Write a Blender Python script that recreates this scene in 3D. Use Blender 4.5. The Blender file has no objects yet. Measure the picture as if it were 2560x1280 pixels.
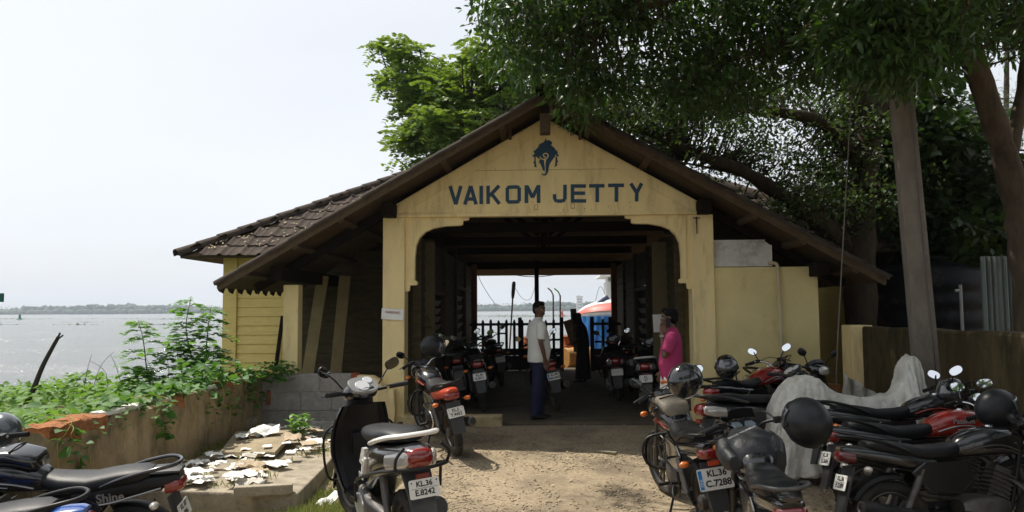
import bpy, bmesh, math, random
import numpy as np
from mathutils import Vector, Matrix, noise as mnoise
from mathutils.geometry import tessellate_polygon
random.seed(7); RNG = np.random.default_rng(7)
R = math.radians; PI = math.pi
scene = bpy.context.scene
COL = scene.collection

# ------------------------------------------------------------------ camera
H = 1.68                      # eye height above the threshold level
FPX = 1950.0                  # focal length in pixels of the 2560 wide picture
cam_d = bpy.data.cameras.new('camera'); cam = bpy.data.objects.new('camera', cam_d); COL.objects.link(cam)
cam_d.sensor_width = 36.0; cam_d.lens = 36.0*FPX/2560.0; cam_d.clip_start = 0.05; cam_d.clip_end = 8000
CR = Matrix.Rotation(R(2.0), 3, 'Z') @ Matrix.Rotation(R(90+3.96), 3, 'X') @ Matrix.Rotation(R(-0.4), 3, 'Z')
cam.matrix_world = Matrix.Translation((0, 0, H)) @ CR.to_4x4()
scene.camera = cam

def ray(px, py): return CR @ Vector(((px-1280)/FPX, (640-py)/FPX, -1.0))
def PY(px, py, Y):            # point of the picture on the upright plane y = Y
    d = ray(px, py); t = Y/d.y; return Vector((d.x*t, Y, H+d.z*t))
def PG(px, py, z=0.0):        # point of the picture on the level z
    d = ray(px, py); t = (z-H)/d.z; return Vector((d.x*t, d.y*t, z))

# ------------------------------------------------------------------ world, sun, exposure
SUN = Vector((-0.50, 0.33, 1.0)).normalized()
w = bpy.data.worlds.new('World'); scene.world = w; w.use_nodes = True
nt = w.node_tree; nt.nodes.clear()
out = nt.nodes.new('ShaderNodeOutputWorld'); bg = nt.nodes.new('ShaderNodeBackground')
sky = nt.nodes.new('ShaderNodeTexSky'); sky.sky_type = 'NISHITA'; sky.sun_disc = False
sky.sun_elevation = math.asin(SUN.z); sky.sun_rotation = math.atan2(SUN.x, SUN.y)
sky.air_density = 1.0; sky.dust_density = 3.0; sky.ozone_density = 1.0; sky.altitude = 0
hs = nt.nodes.new('ShaderNodeHueSaturation'); hs.inputs['Saturation'].default_value = 0.30
tc = nt.nodes.new('ShaderNodeTexCoord'); mp = nt.nodes.new('ShaderNodeMapping'); mp.inputs['Scale'].default_value = (1.2, 1.2, 4.0)
nz = nt.nodes.new('ShaderNodeTexNoise'); nz.inputs['Scale'].default_value = 1.6; nz.inputs['Detail'].default_value = 5
cr = nt.nodes.new('ShaderNodeValToRGB'); cr.color_ramp.elements[0].position = 0.3; cr.color_ramp.elements[1].position = 0.75
mx = nt.nodes.new('ShaderNodeMix'); mx.data_type = 'RGBA'
nt.links.new(sky.outputs[0], hs.inputs['Color'])
nt.links.new(tc.outputs['Generated'], mp.inputs[0]); nt.links.new(mp.outputs[0], nz.inputs[0]); nt.links.new(nz.outputs[0], cr.inputs[0])
ml = nt.nodes.new('ShaderNodeMath'); ml.operation = 'MULTIPLY_ADD'; ml.inputs[1].default_value = 0.34; ml.inputs[2].default_value = 0.52
nt.links.new(cr.outputs[0], ml.inputs[0]); nt.links.new(ml.outputs[0], mx.inputs[0])
nt.links.new(hs.outputs[0], mx.inputs[6]); mx.inputs[7].default_value = (6.6, 6.9, 7.4, 1)
nt.links.new(mx.outputs[2], bg.inputs[0]); bg.inputs[1].default_value = 0.122
nt.links.new(bg.outputs[0], out.inputs[0])
sd = bpy.data.lights.new('sun', 'SUN'); sd.energy = 5.0; sd.angle = R(0.6); sd.color = (1.0, 0.93, 0.82)
sun = bpy.data.objects.new('sun', sd); COL.objects.link(sun)
sun.rotation_euler = (-SUN).to_track_quat('-Z', 'Y').to_euler(); sun.location = SUN*60
scene.view_settings.view_transform = 'Standard'; scene.view_settings.look = 'None'
scene.view_settings.exposure = 0.25; scene.view_settings.gamma = 1.0
scene.render.engine = 'CYCLES'
scene.cycles.use_denoising = True
scene.cycles.max_bounces = 8; scene.cycles.diffuse_bounces = 4; scene.cycles.glossy_bounces = 3
scene.cycles.transmission_bounces = 4; scene.cycles.volume_bounces = 1; scene.cycles.transparent_max_bounces = 8
scene.cycles.sample_clamp_indirect = 4.0

# ------------------------------------------------------------------ materials
MATS = {}
def M(name, col, rough=0.6, metal=0.0, var=0.0, scale=6.0, bump=0.0, bscale=40.0, spec=0.5, coat=0.0, col2=None,
      stretch=(1, 1, 1), world=False, dirt=None, dscale=3.0, dpos=(0.5, 0.68), transl=None, emit=None, sheen=0.0):
    if name in MATS: return MATS[name]
    m = bpy.data.materials.new(name); m.use_nodes = True; MATS[name] = m
    n = m.node_tree.nodes; l = m.node_tree.links; p = n['Principled BSDF']; o = n['Material Output']
    p.inputs['Roughness'].default_value = rough; p.inputs['Metallic'].default_value = metal
    p.inputs['Specular IOR Level'].default_value = spec; p.inputs['Coat Weight'].default_value = coat
    p.inputs['Coat Roughness'].default_value = 0.06; p.inputs['Sheen Weight'].default_value = sheen
    c = (*col, 1); p.inputs['Base Color'].default_value = c
    if emit: p.inputs['Emission Color'].default_value = (*emit[0], 1); p.inputs['Emission Strength'].default_value = emit[1]
    def coords():
        if world: g = n.new('ShaderNodeNewGeometry'); s = g.outputs['Position']
        else: g = n.new('ShaderNodeTexCoord'); s = g.outputs['Object']
        q = n.new('ShaderNodeMapping'); q.inputs['Scale'].default_value = stretch; l.new(s, q.inputs[0]); return q.outputs[0]
    src = None; co = None
    if var > 0 or col2 or dirt or bump: co = coords()
    if var > 0 or col2:
        t = n.new('ShaderNodeTexNoise'); t.inputs['Scale'].default_value = scale; t.inputs['Detail'].default_value = 6; t.inputs['Roughness'].default_value = 0.65
        l.new(co, t.inputs['Vector'])
        rp = n.new('ShaderNodeValToRGB'); e = rp.color_ramp.elements; e[0].position = 0.32; e[1].position = 0.68
        a = [max(0, x*(1-var)) for x in col] if not col2 else col
        b = [x*(1+var) for x in col] if not col2 else col2
        e[0].color = (*a, 1); e[1].color = (*b, 1); l.new(t.outputs[0], rp.inputs[0]); src = rp.outputs[0]
        rr = n.new('ShaderNodeMath'); rr.operation = 'MULTIPLY_ADD'; rr.inputs[1].default_value = 0.25; rr.inputs[2].default_value = rough-0.12; rr.use_clamp = True
        l.new(t.outputs[0], rr.inputs[0]); l.new(rr.outputs[0], p.inputs['Roughness'])
    if dirt:
        t = n.new('ShaderNodeTexNoise'); t.inputs['Scale'].default_value = dscale; t.inputs['Detail'].default_value = 8; t.inputs['Roughness'].default_value = 0.7
        l.new(co, t.inputs['Vector'])
        rp = n.new('ShaderNodeValToRGB'); rp.color_ramp.elements[0].position = dpos[0]; rp.color_ramp.elements[1].position = dpos[1]
        l.new(t.outputs[0], rp.inputs[0]); mixn = n.new('ShaderNodeMix'); mixn.data_type = 'RGBA'
        l.new(rp.outputs[0], mixn.inputs[0]); mixn.inputs[7].default_value = (*dirt, 1)
        if src: l.new(src, mixn.inputs[6])
        else: mixn.inputs[6].default_value = c
        src = mixn.outputs[2]
    if src: l.new(src, p.inputs['Base Color'])
    if bump:
        t = n.new('ShaderNodeTexNoise'); t.inputs['Scale'].default_value = bscale; t.inputs['Detail'].default_value = 5
        l.new(co, t.inputs['Vector']); b = n.new('ShaderNodeBump'); b.inputs['Strength'].default_value = bump; b.inputs['Distance'].default_value = 0.02
        l.new(t.outputs[0], b.inputs['Height']); l.new(b.outputs[0], p.inputs['Normal'])
    if transl:
        tr = n.new('ShaderNodeBsdfTranslucent'); tr.inputs['Color'].default_value = (*transl, 1)
        ms = n.new('ShaderNodeAddShader'); l.new(p.outputs[0], ms.inputs[0]); l.new(tr.outputs[0], ms.inputs[1]); l.new(ms.outputs[0], o.inputs[0])
    return m

# leaf: reflect + transmit with a per-clump colour change from world position
def leafmat(name, c1, c2, tr, rough=0.45, scale=1.3):
    m = M(name, c1, rough, var=0, col2=c2, scale=scale, world=True, transl=tr, spec=0.22); return m

# ------------------------------------------------------------------ mesh helpers
class MB:
    def __init__(s): s.v = []; s.f = []; s.mi = []
    def add(s, vs, fs, mi=0):
        o = len(s.v); s.v.extend([tuple(v) for v in vs]); s.f.extend([tuple(i+o for i in f) for f in fs]); s.mi.extend([mi]*len(fs)); return s
    def box(s, c, d, rot=None, mi=0):
        hx, hy, hz = d[0]/2, d[1]/2, d[2]/2; vs = []
        for z in (-hz, hz):
            for x, y in ((-hx, -hy), (hx, -hy), (hx, hy), (-hx, hy)):
                p = Vector((x, y, z)); p = rot @ p if rot is not None else p; vs.append(p+Vector(c))
        return s.add(vs, [(3, 2, 1, 0), (4, 5, 6, 7), (0, 1, 5, 4), (1, 2, 6, 5), (2, 3, 7, 6), (3, 0, 4, 7)], mi)
    def box2(s, a, b, mi=0):
        return s.box([(a[i]+b[i])/2 for i in range(3)], [abs(b[i]-a[i]) for i in range(3)], None, mi)
    def beam(s, a, b, w, h, up=(0, 0, 1), mi=0):
        a = Vector(a); b = Vector(b); d = (b-a); L = d.length; d.normalize(); u = Vector(up)
        x = d.cross(u); x = x.normalized() if x.length > 1e-6 else Vector((1, 0, 0)); z = x.cross(d)
        rot = Matrix((x, d, z)).transposed(); return s.box((a+b)/2, (w, L, h), rot, mi)
    def rings(s, rs, caps=True, closed=True, mi=0):
        n = len(rs[0]); vs = [p for r in rs for p in r]; fs = []
        for i in range(len(rs)-1):
            for j in range(n if closed else n-1):
                k = (j+1) % n; fs.append((i*n+j, i*n+k, (i+1)*n+k, (i+1)*n+j))
        if caps: fs.append(tuple(range(n-1, -1, -1))); fs.append(tuple((len(rs)-1)*n+j for j in range(n)))
        return s.add(vs, fs, mi)
    def tube(s, pts, r, seg=8, smooth=True, caps=True, mi=0, res=4, flat=1.0):
        pts = [Vector(p) for p in pts]; rr = r if isinstance(r, (list, tuple)) else [r]*len(pts)
        if smooth and len(pts) > 2: pts, rr = spline(pts, rr, res)
        rs = []; up = Vector((0, 0, 1)); prev = None
        for i, p in enumerate(pts):
            d = (pts[min(i+1, len(pts)-1)]-pts[max(i-1, 0)]); d = d.normalized() if d.length > 1e-9 else Vector((0, 0, 1))
            if prev is None:
                x = d.cross(up); x = x.normalized() if x.length > 1e-3 else d.orthogonal().normalized()
            else:
                x = prev-d*prev.dot(d); x = x.normalized() if x.length > 1e-6 else d.orthogonal().normalized()
            prev = x; y = d.cross(x)
            rs.append([p+(x*math.cos(2*PI*j/seg)+y*math.sin(2*PI*j/seg)*flat)*rr[i] for j in range(seg)])
        return s.rings(rs, caps, mi=mi)
    def loft(s, st, seg=16, caps=True, mi=0, axis='y'):
        # stations (pos, z, half width, half height, exponent, x offset)
        rs = []
        for q in st:
            p, z, hw, hh = q[:4]; e = q[4] if len(q) > 4 else 2.5; xo = q[5] if len(q) > 5 else 0.0; ring = []
            for j in range(seg):
                a = 2*PI*j/seg; ca, sa = math.cos(a), math.sin(a)
                u = hw*math.copysign(abs(ca)**(2/e), ca); v = hh*math.copysign(abs(sa)**(2/e), sa)
                ring.append(Vector((xo+u, p, z+v)) if axis == 'y' else Vector((xo+u, z+v, p)))
            rs.append(ring)
        return s.rings(rs, caps, mi=mi)
    def lathe(s, prof, axis='x', c=(0, 0, 0), seg=24, mi=0, closed=False):
        rs = []
        for j in range(seg):
            a = 2*PI*j/seg; ca, sa = math.cos(a), math.sin(a); ring = []
            for (t, r) in prof:
                if axis == 'x': ring.append(Vector((c[0]+t, c[1]+r*ca, c[2]+r*sa)))
                elif axis == 'y': ring.append(Vector((c[0]+r*ca, c[1]+t, c[2]+r*sa)))
                else: ring.append(Vector((c[0]+r*ca, c[1]+r*sa, c[2]+t)))
            rs.append(ring)
        n = len(prof); vs = [p for r in rs for p in r]; fs = []
        for i in range(seg):
            k = (i+1) % seg
            for j in range(n if closed else n-1):
                q = (j+1) % n; fs.append((i*n+j, i*n+q, k*n+q, k*n+j))
        return s.add(vs, fs, mi)
    def ball(s, c, r, u=12, v=8, mi=0, rot=None):
        c = Vector(c); r = (r, r, r) if isinstance(r, (int, float)) else r; vs = []; fs = []
        for i in range(v+1):
            th = PI*i/v
            for j in range(u):
                ph = 2*PI*j/u; p = Vector((r[0]*math.sin(th)*math.cos(ph), r[1]*math.sin(th)*math.sin(ph), r[2]*math.cos(th)))
                vs.append(c+(rot @ p if rot is not None else p))
        for i in range(v):
            for j in range(u):
                k = (j+1) % u; fs.append((i*u+j, (i+1)*u+j, (i+1)*u+k, i*u+k))
        return s.add(vs, fs, mi)
    def poly(s, pts, off, mi=0):       # flat outline pts (3D) pushed along off
        pts = [Vector(p) for p in pts]; off = Vector(off); n = len(pts)
        tri = tessellate_polygon([pts]); vs = pts+[p+off for p in pts]
        fs = [tuple(t) for t in tri]+[tuple(n+i for i in reversed(t)) for t in tri]
        fs += [(i, (i+1) % n, n+(i+1) % n, n+i) for i in range(n)]
        return s.add(vs, fs, mi)
    def build(s, name, mat, parent=None, smooth=True, ang=38, fix=True):
        me = bpy.data.meshes.new(name); me.from_pydata(s.v, [], s.f)
        ms = mat if isinstance(mat, (list, tuple)) else [mat]
        for m in ms: me.materials.append(m)
        if len(ms) > 1: me.polygons.foreach_set('material_index', s.mi)
        if fix:
            bm = bmesh.new(); bm.from_mesh(me); bmesh.ops.remove_doubles(bm, verts=bm.verts, dist=1e-5); bmesh.ops.recalc_face_normals(bm, faces=bm.faces); bm.to_mesh(me); bm.free()
        if smooth:
            me.polygons.foreach_set('use_smooth', [True]*len(me.polygons)); me.set_sharp_from_angle(angle=R(ang))
        return link(name, me, parent)
def link(name, me, parent=None):
    o = bpy.data.objects.new(name, me); COL.objects.link(o)
    if parent: o.parent = parent
    return o
def spline(pts, rr, res=4):
    P = []; Q = []; n = len(pts)
    for i in range(n-1):
        p0, p1, p2, p3 = pts[max(i-1, 0)], pts[i], pts[i+1], pts[min(i+2, n-1)]
        for k in range(res):
            t = k/res; t2 = t*t; t3 = t2*t
            P.append(0.5*((2*p1)+(p2-p0)*t+(2*p0-5*p1+4*p2-p3)*t2+(3*p1-p0-3*p2+p3)*t3)); Q.append(rr[i]*(1-t)+rr[i+1]*t)
    P.append(pts[-1]); Q.append(rr[-1]); return P, Q
def empty(name, loc=(0, 0, 0), label=None, cat=None, group=None, rot=(0, 0, 0)):
    o = bpy.data.objects.new(name, None); COL.objects.link(o); o.location = loc; o.rotation_euler = rot; o.empty_display_size = 0.2
    if label: tag(o, label, cat, group)
    return o
def tag(o, label=None, cat=None, group=None, kind=None):
    if label: o['label'] = label
    if cat: o['category'] = cat
    if group: o['group'] = group
    if kind: o['kind'] = kind
    elif label: o['kind'] = 'thing'
    return o
def bevel(o, w=0.008, seg=2):
    m = o.modifiers.new('bevel', 'BEVEL'); m.width = w; m.segments = seg; m.limit_method = 'ANGLE'; m.angle_limit = R(40); return o
TXT = {}
def text(s, size, mat, parent, M4, name='lettering', bold=0.032, align='CENTER', depth=0.0006):
    k = (s, round(size, 4), bold, align)
    if k not in TXT:
        c = bpy.data.curves.new('t', 'FONT'); c.body = s; c.size = size; c.align_x = align; c.align_y = 'CENTER'; c.offset = bold*size; c.extrude = depth; c.resolution_u = 3
        o = bpy.data.objects.new('t', c); COL.objects.link(o); dg = bpy.context.evaluated_depsgraph_get()
        me = bpy.data.meshes.new_from_object(o.evaluated_get(dg)); bpy.data.objects.remove(o); bpy.data.curves.remove(c); TXT[k] = me
    me = TXT[k].copy(); me.name = name; me.materials.clear(); me.materials.append(mat)
    o = link(name, me, parent); o.matrix_local = M4; return o
def remeshed(mb, name, mat, parent, vox=0.012, sm=6):
    o = mb.build('tmp', mat, None, smooth=False, fix=False)
    r = o.modifiers.new('r', 'REMESH'); r.mode = 'VOXEL'; r.voxel_size = vox
    s = o.modifiers.new('s', 'SMOOTH'); s.factor = 0.5; s.iterations = sm
    dg = bpy.context.evaluated_depsgraph_get(); me = bpy.data.meshes.new_from_object(o.evaluated_get(dg)); me.name = name
    bpy.data.objects.remove(o); me.materials.clear(); me.materials.append(mat)
    me.polygons.foreach_set('use_smooth', [True]*len(me.polygons)); return link(name, me, parent)
def npmesh(name, V, F, mat, parent=None, smooth=False):
    # V (n,3), F (m,k) arrays of one polygon size
    me = bpy.data.meshes.new(name); V = np.ascontiguousarray(V, dtype=np.float32); F = np.ascontiguousarray(F, dtype=np.int32); k = F.shape[1]
    me.vertices.add(len(V)); me.vertices.foreach_set('co', V.ravel()); me.loops.add(F.size); me.loops.foreach_set('vertex_index', F.ravel())
    me.polygons.add(len(F)); me.polygons.foreach_set('loop_start', np.arange(0, F.size, k, dtype=np.int32)); me.polygons.foreach_set('loop_total', np.full(len(F), k, dtype=np.int32))
    if smooth: me.polygons.foreach_set('use_smooth', np.ones(len(F), dtype=bool))
    me.update(calc_edges=True); me.validate(); me.materials.append(mat); return link(name, me, parent)
def unit(a): return a/np.maximum(np.linalg.norm(a, axis=1, keepdims=True), 1e-9)
def leaves(P, D, L, W, up=None, fold=0.25, curl=0.15):
    # one 6-point leaf per row: base P, direction D, length L, half width W -> (V, F quads)
    n = len(P); D = unit(D); r = RNG.normal(size=(n, 3)) if up is None else up
    S = unit(np.cross(D, r)); N = np.cross(S, D); L = np.broadcast_to(np.asarray(L, float).reshape(-1, 1), (n, 1)); W = np.broadcast_to(np.asarray(W, float).reshape(-1, 1), (n, 1))
    m1 = P+D*L*0.35; m2 = P+D*L*0.72-N*L*curl*0.4; tip = P+D*L-N*L*curl; b = P
    V = np.stack([b, m1+S*W+N*W*fold, m1, m1-S*W+N*W*fold, m2+S*W*0.8+N*W*fold, m2, m2-S*W*0.8+N*W*fold, tip], 1).reshape(-1, 3)
    q = np.array([[0, 2, 1, 1], [0, 3, 2, 2], [1, 2, 5, 4], [2, 3, 6, 5], [4, 5, 7, 7], [5, 6, 7, 7]])
    t = np.array([[0, 2, 1], [0, 3, 2], [1, 2, 5], [1, 5, 4], [2, 3, 6], [2, 6, 5], [4, 5, 7], [5, 6, 7]])
    F = (t[None]+(np.arange(n)*8)[:, None, None]).reshape(-1, 3); return V, F
def leaves4(P, D, L, W, up=None):
    n = len(P); D = unit(D); r = RNG.normal(size=(n, 3)) if up is None else up
    S = unit(np.cross(D, r)); L = np.broadcast_to(np.asarray(L, float).reshape(-1, 1), (n, 1)); W = np.broadcast_to(np.asarray(W, float).reshape(-1, 1), (n, 1))
    V = np.stack([P, P+D*L*0.45+S*W, P+D*L, P+D*L*0.45-S*W], 1).reshape(-1, 3)
    F = (np.array([[0, 1, 2], [0, 2, 3]])[None]+(np.arange(n)*4)[:, None, None]).reshape(-1, 3); return V, F
def gz(y):                    # the forecourt climbs gently to the jetty
    return 0.05*(min(max(y, 2.0), 11.4)-11.4)+0.05
# ================================================================== materials of the place
m_yel = M('yellow_limewash', (0.85, 0.685, 0.345), 0.8, var=0.07, scale=1.6, bump=0.3, bscale=60, world=True, stretch=(2.4, 2.4, .55), dirt=(0.50, 0.37, 0.18), dscale=2.2, dpos=(0.50, 0.76))
m_yelw = M('yellow_painted_wood', (0.74, 0.56, 0.19), 0.6, var=0.10, scale=5, bump=0.3, bscale=30, stretch=(1, 1, 6), world=True, dirt=(0.30, 0.22, 0.11), dscale=6, dpos=(0.62, 0.78))
m_wood = M('weathered_brown_wood', (0.055, 0.037, 0.022), 0.8, spec=.2, col2=(0.12, 0.084, 0.05), scale=5, bump=0.5, bscale=24, stretch=(9, 1, 9), world=True)
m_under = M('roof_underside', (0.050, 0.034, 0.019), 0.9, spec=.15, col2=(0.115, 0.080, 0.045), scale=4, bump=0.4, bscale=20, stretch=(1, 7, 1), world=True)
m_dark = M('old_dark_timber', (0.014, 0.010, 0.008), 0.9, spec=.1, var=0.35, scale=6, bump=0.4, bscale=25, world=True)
m_tile = M('mossy_roof_tile', (0.036, 0.026, 0.021), 0.9, spec=.2, col2=(0.078, 0.058, 0.045), scale=7, bump=0.6, bscale=40, world=True, dirt=(0.05, 0.055, 0.03), dscale=5, dpos=(0.55, 0.7))
m_inner = M('grimy_shaded_inner_wood', (0.055, 0.043, 0.022), 0.85, spec=.15, col2=(0.105, 0.083, 0.042), scale=4, bump=0.3, bscale=30, stretch=(1, 1, 5), world=True, dirt=(0.04, 0.032, 0.022), dscale=3, dpos=(0.45, 0.7))  # old grimy hall planks; in the lean-to bay its dark tone is painted shade
m_navy = M('navy_sign_paint', (0.012, 0.055, 0.105), 0.55, var=0.15, scale=14, world=True)
m_conc = M('grey_concrete', (0.31, 0.265, 0.195), 0.9, var=0.25, scale=6, bump=0.6, bscale=45, world=True, dirt=(0.09, 0.08, 0.06), dscale=4, dpos=(0.52, 0.75))
m_block = M('cement_block', (0.31, 0.29, 0.26), 0.95, var=0.22, scale=11, bump=0.9, bscale=70, world=True, dirt=(0.40, 0.38, 0.34), dscale=5, dpos=(0.55, 0.72))
m_brick = M('red_brick', (0.30, 0.075, 0.035), 0.9, var=0.2, scale=14, bump=0.6, bscale=60, world=True)
m_plast = M('stained_plaster', (0.25, 0.175, 0.09), 0.9, col2=(0.37, 0.285, 0.17), scale=2.6, bump=0.8, bscale=22, stretch=(1, 1, 0.7), world=True, dirt=(0.085, 0.075, 0.036), dscale=2.8, dpos=(0.46, 0.70))
m_moss = M('mossy_plaster', (0.050, 0.039, 0.018), 0.95, spec=.2, col2=(0.125, 0.092, 0.044), scale=4, bump=0.6, bscale=28, stretch=(1, 1, 0.3), world=True, dirt=(0.028, 0.026, 0.014), dscale=5, dpos=(0.45, 0.66))
m_later = M('laterite_stone', (0.22, 0.075, 0.025), 0.95, col2=(0.40, 0.17, 0.065), scale=16, bump=1.0, bscale=60, world=True)
m_white = M('old_white_paint', (0.62, 0.60, 0.55), 0.7, var=0.1, scale=6, world=True, dirt=(0.35, 0.32, 0.27), dscale=4)
m_cream = M('cream_plaster', (0.72, 0.60, 0.29), 0.8, var=0.08, scale=2, bump=0.3, bscale=60, world=True, dirt=(0.30, 0.25, 0.14), dscale=1.6, dpos=(0.58, 0.85))
m_soil = M('gravel_soil', (0.275, 0.212, 0.135), 0.95, col2=(0.50, 0.40, 0.265), scale=26, bump=1.0, bscale=120, world=True, dirt=(0.17, 0.132, 0.09), dscale=1.3, dpos=(0.44, 0.66))
m_bank = M('bank_soil', (0.05, 0.05, 0.02), 0.95, col2=(0.11, 0.10, 0.045), scale=5, bump=0.6, bscale=20, world=True)
m_floor = M('hall_floor', (0.105, 0.086, 0.062), 0.95, spec=.1, var=0.3, scale=4, bump=0.4, bscale=40, world=True)
m_paper = M('white_paper', (0.80, 0.79, 0.75), 0.8, var=0.08, scale=5)
m_ink = M('faded_red_ink', (0.32, 0.10, 0.09), 0.7)
m_inkb = M('faded_dark_ink', (0.10, 0.09, 0.08), 0.7)

# ================================================================== ground
def grid_obj(name, xs, ys, zf, mat, smooth=True):
    X, Y = np.meshgrid(np.array(xs), np.array(ys)); Z = np.vectorize(zf)(X, Y); nx, ny = len(xs), len(ys)
    V = np.stack([X.ravel(), Y.ravel(), Z.ravel()], 1); i = np.arange(nx-1)[None]+nx*np.arange(ny-1)[:, None]
    F = np.stack([i, i+1, i+nx+1, i+nx], -1).reshape(-1, 4); return npmesh(name, V, F, mat, None, smooth)
def nz3(x, y, s, a): return a*mnoise.noise(Vector((x*s, y*s, 3.1)))
def zg(x, y):
    z = gz(y)+nz3(x, y, 1.3, 0.018)+nz3(x, y, 5, 0.007) if y < 11.2 else gz(y)-0.03
    z += .24*math.exp(-(((x+1.35)/.95)**4+((y-5.6)/1.35)**4))
    if y > 24.0: z -= (y-24.0)*1.6
    return max(z, -2.0)
gx = list(np.arange(-4.0, 7.0, 0.085))+list(np.arange(7.0, 20, 1.0))+[20, 30, 45, 70]
gy = [-40, -20, -8, -2]+list(np.arange(0, 4, 0.5))+list(np.arange(4.0, 11.6, 0.085))+list(np.arange(11.8, 24.1, 0.6))+[24.3, 24.6, 25, 25.4]
tag(grid_obj('ground', gx, gy, zg, m_soil), kind='structure')
def zb(x, y):
    base = 0.42+nz3(x, y, 0.7, 0.10)+nz3(x, y, 2.5, 0.05)
    e = 12.4+nz3(x, 0, 0.25, 0.8) if x < -6.7 else 23.8
    if y > e: base -= (y-e)*1.1
    if x < -16: base -= (-16-x)*0.25
    if y > 12 and x > -6.7: base = min(base, 0.1)
    return max(base, -2.0)
bx = [-40, -30, -24, -20]+list(np.arange(-18, -8, 0.4))+list(np.arange(-8, -3.95, 0.2))
by = [-40, -20, -8, -2, 1]+list(np.arange(2, 15, 0.3))+list(np.arange(15, 26.5, 0.7))
tag(grid_obj('river_bank', bx, by, zb, m_bank), kind='structure')

# water
wm = bpy.data.materials.new('lake_water'); wm.use_nodes = True; n = wm.node_tree.nodes; l = wm.node_tree.links; p = n['Principled BSDF']
p.inputs['Base Color'].default_value = (0.115, 0.125, 0.115, 1); p.inputs['Roughness'].default_value = 0.12; p.inputs['IOR'].default_value = 1.33
g = n.new('ShaderNodeNewGeometry'); q = n.new('ShaderNodeMapping'); q.inputs['Scale'].default_value = (0.45, 1.5, 1); l.new(g.outputs['Position'], q.inputs[0])
t1 = n.new('ShaderNodeTexNoise'); t1.inputs['Scale'].default_value = 1.1; t1.inputs['Detail'].default_value = 6; t1.inputs['Roughness'].default_value = 0.6; l.new(q.outputs[0], t1.inputs['Vector'])
t2 = n.new('ShaderNodeTexNoise'); t2.inputs['Scale'].default_value = 0.05; t2.inputs['Detail'].default_value = 3; l.new(q.outputs[0], t2.inputs['Vector'])
mm = n.new('ShaderNodeMath'); mm.operation = 'MULTIPLY_ADD'; mm.inputs[1].default_value = 0.9; mm.inputs[2].default_value = 0.1; l.new(t2.outputs[0], mm.inputs[0])
b = n.new('ShaderNodeBump'); b.inputs['Distance'].default_value = 0.55; l.new(mm.outputs[0], b.inputs['Strength']); l.new(t1.outputs[0], b.inputs['Height']); l.new(b.outputs[0], p.inputs['Normal'])
wv = np.array([[-2400, -45, -0.9], [2400, -45, -0.9], [2400, 1650, -0.9], [-2400, 1650, -0.9]], float)
tag(npmesh('lake', wv, np.array([[0, 1, 2, 3]]), wm), kind='structure')

# far shore
YS = 1480.0
m_far = M('far_shore_foliage', (0.022, 0.042, 0.018), 0.9, col2=(0.045, 0.070, 0.03), scale=0.02, world=True)
sx = np.linspace(-2350, 2350, 95); sv = []; sf = []
for i, x in enumerate(sx):
    y0 = YS+14*math.sin(x*0.006)+9*math.sin(x*0.021)
    sv += [(x, y0, -1.2), (x, y0+2, -0.2), (x, y0+160, 0.6)]
for i in range(len(sx)-1):
    for k in range(2): sf.append((i*3+k, i*3+3+k, i*3+4+k, i*3+1+k))
tag(npmesh('far_shore', np.array(sv), np.array(sf), m_bank), kind='structure')
ic = bmesh.new(); bmesh.ops.create_icosphere(ic, subdivisions=1, radius=1); icv = np.array([v.co[:] for v in ic.verts]); icf = np.array([[v.index for v in f.verts] for f in ic.faces]); ic.free()
nT = 3600; tx = RNG.uniform(-1250, 1250, nT); ty = YS+18+RNG.uniform(0, 90, nT); th = RNG.uniform(8, 16, nT)+4.0*np.sin(tx*0.013)+2.5*np.sin(tx*0.043+1)
rw = RNG.uniform(3.0, 7.5, nT); rh = RNG.uniform(2.6, 5.5, nT)
V = icv[None]*np.stack([rw, rw, rh], 1)[:, None]*(1+0.25*RNG.normal(size=(nT, len(icv), 1))) + np.stack([tx, ty, th*0.75], 1)[:, None]
F = (icf[None]+(np.arange(nT)*len(icv))[:, None, None]).reshape(-1, 3); Vl = [V.reshape(-1, 3)]; Fl = [F]; off = nT*len(icv)
nU = 1400; ux = RNG.uniform(-1250, 1250, nU); uy = YS+8+RNG.uniform(0, 20, nU); ur = RNG.uniform(3, 6, nU)       # understorey
V = icv[None]*np.stack([ur*1.4, ur, ur*1.1], 1)[:, None]+np.stack([ux, uy, ur*0.6], 1)[:, None]; Vl.append(V.reshape(-1, 3)); Fl.append((icf[None]+(np.arange(nU)*len(icv))[:, None, None]).reshape(-1, 3)+off); off += nU*len(icv)
nP = 420; pxx = RNG.uniform(-1250, 1250, nP); pyy = YS+12+RNG.uniform(0, 60, nP); ph = RNG.uniform(10, 15.5, nP)                 # palms: 8 fronds each
A = RNG.uniform(0, 2*PI, (nP, 8)); base = np.repeat(np.stack([pxx, pyy, ph], 1), 8, 0); dr = np.stack([np.cos(A).ravel(), np.sin(A).ravel(), RNG.uniform(-0.5, 0.5, nP*8)], 1)
V, F = leaves4(base, dr, 4.2, 0.7, up=np.tile([0, 0, 1.0], (nP*8, 1))); Vl.append(V); Fl.append(F+off)
tag(npmesh('far_shore_trees', np.concatenate(Vl), np.concatenate(Fl), m_far), 'hazy line of palms and trees along the far shore of the lake', 'trees', kind='stuff')
tw = empty('water_tower', PY(1449, 778, 1470), 'pale concrete tower block rising above the far treeline', 'tower'); tw.location.z = -0.5
mb = MB(); mb.box((0, 0, 13), (11, 11, 26)); mb.build('shaft', m_white, tw, False)
mb = MB(); mb.box((0, 0, 26.6), (13, 13, 1.4)); mb.box((-1, 0, 28.2), (4, 4, 2.2)); mb.build('roof_slab', m_white, tw, False)
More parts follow.
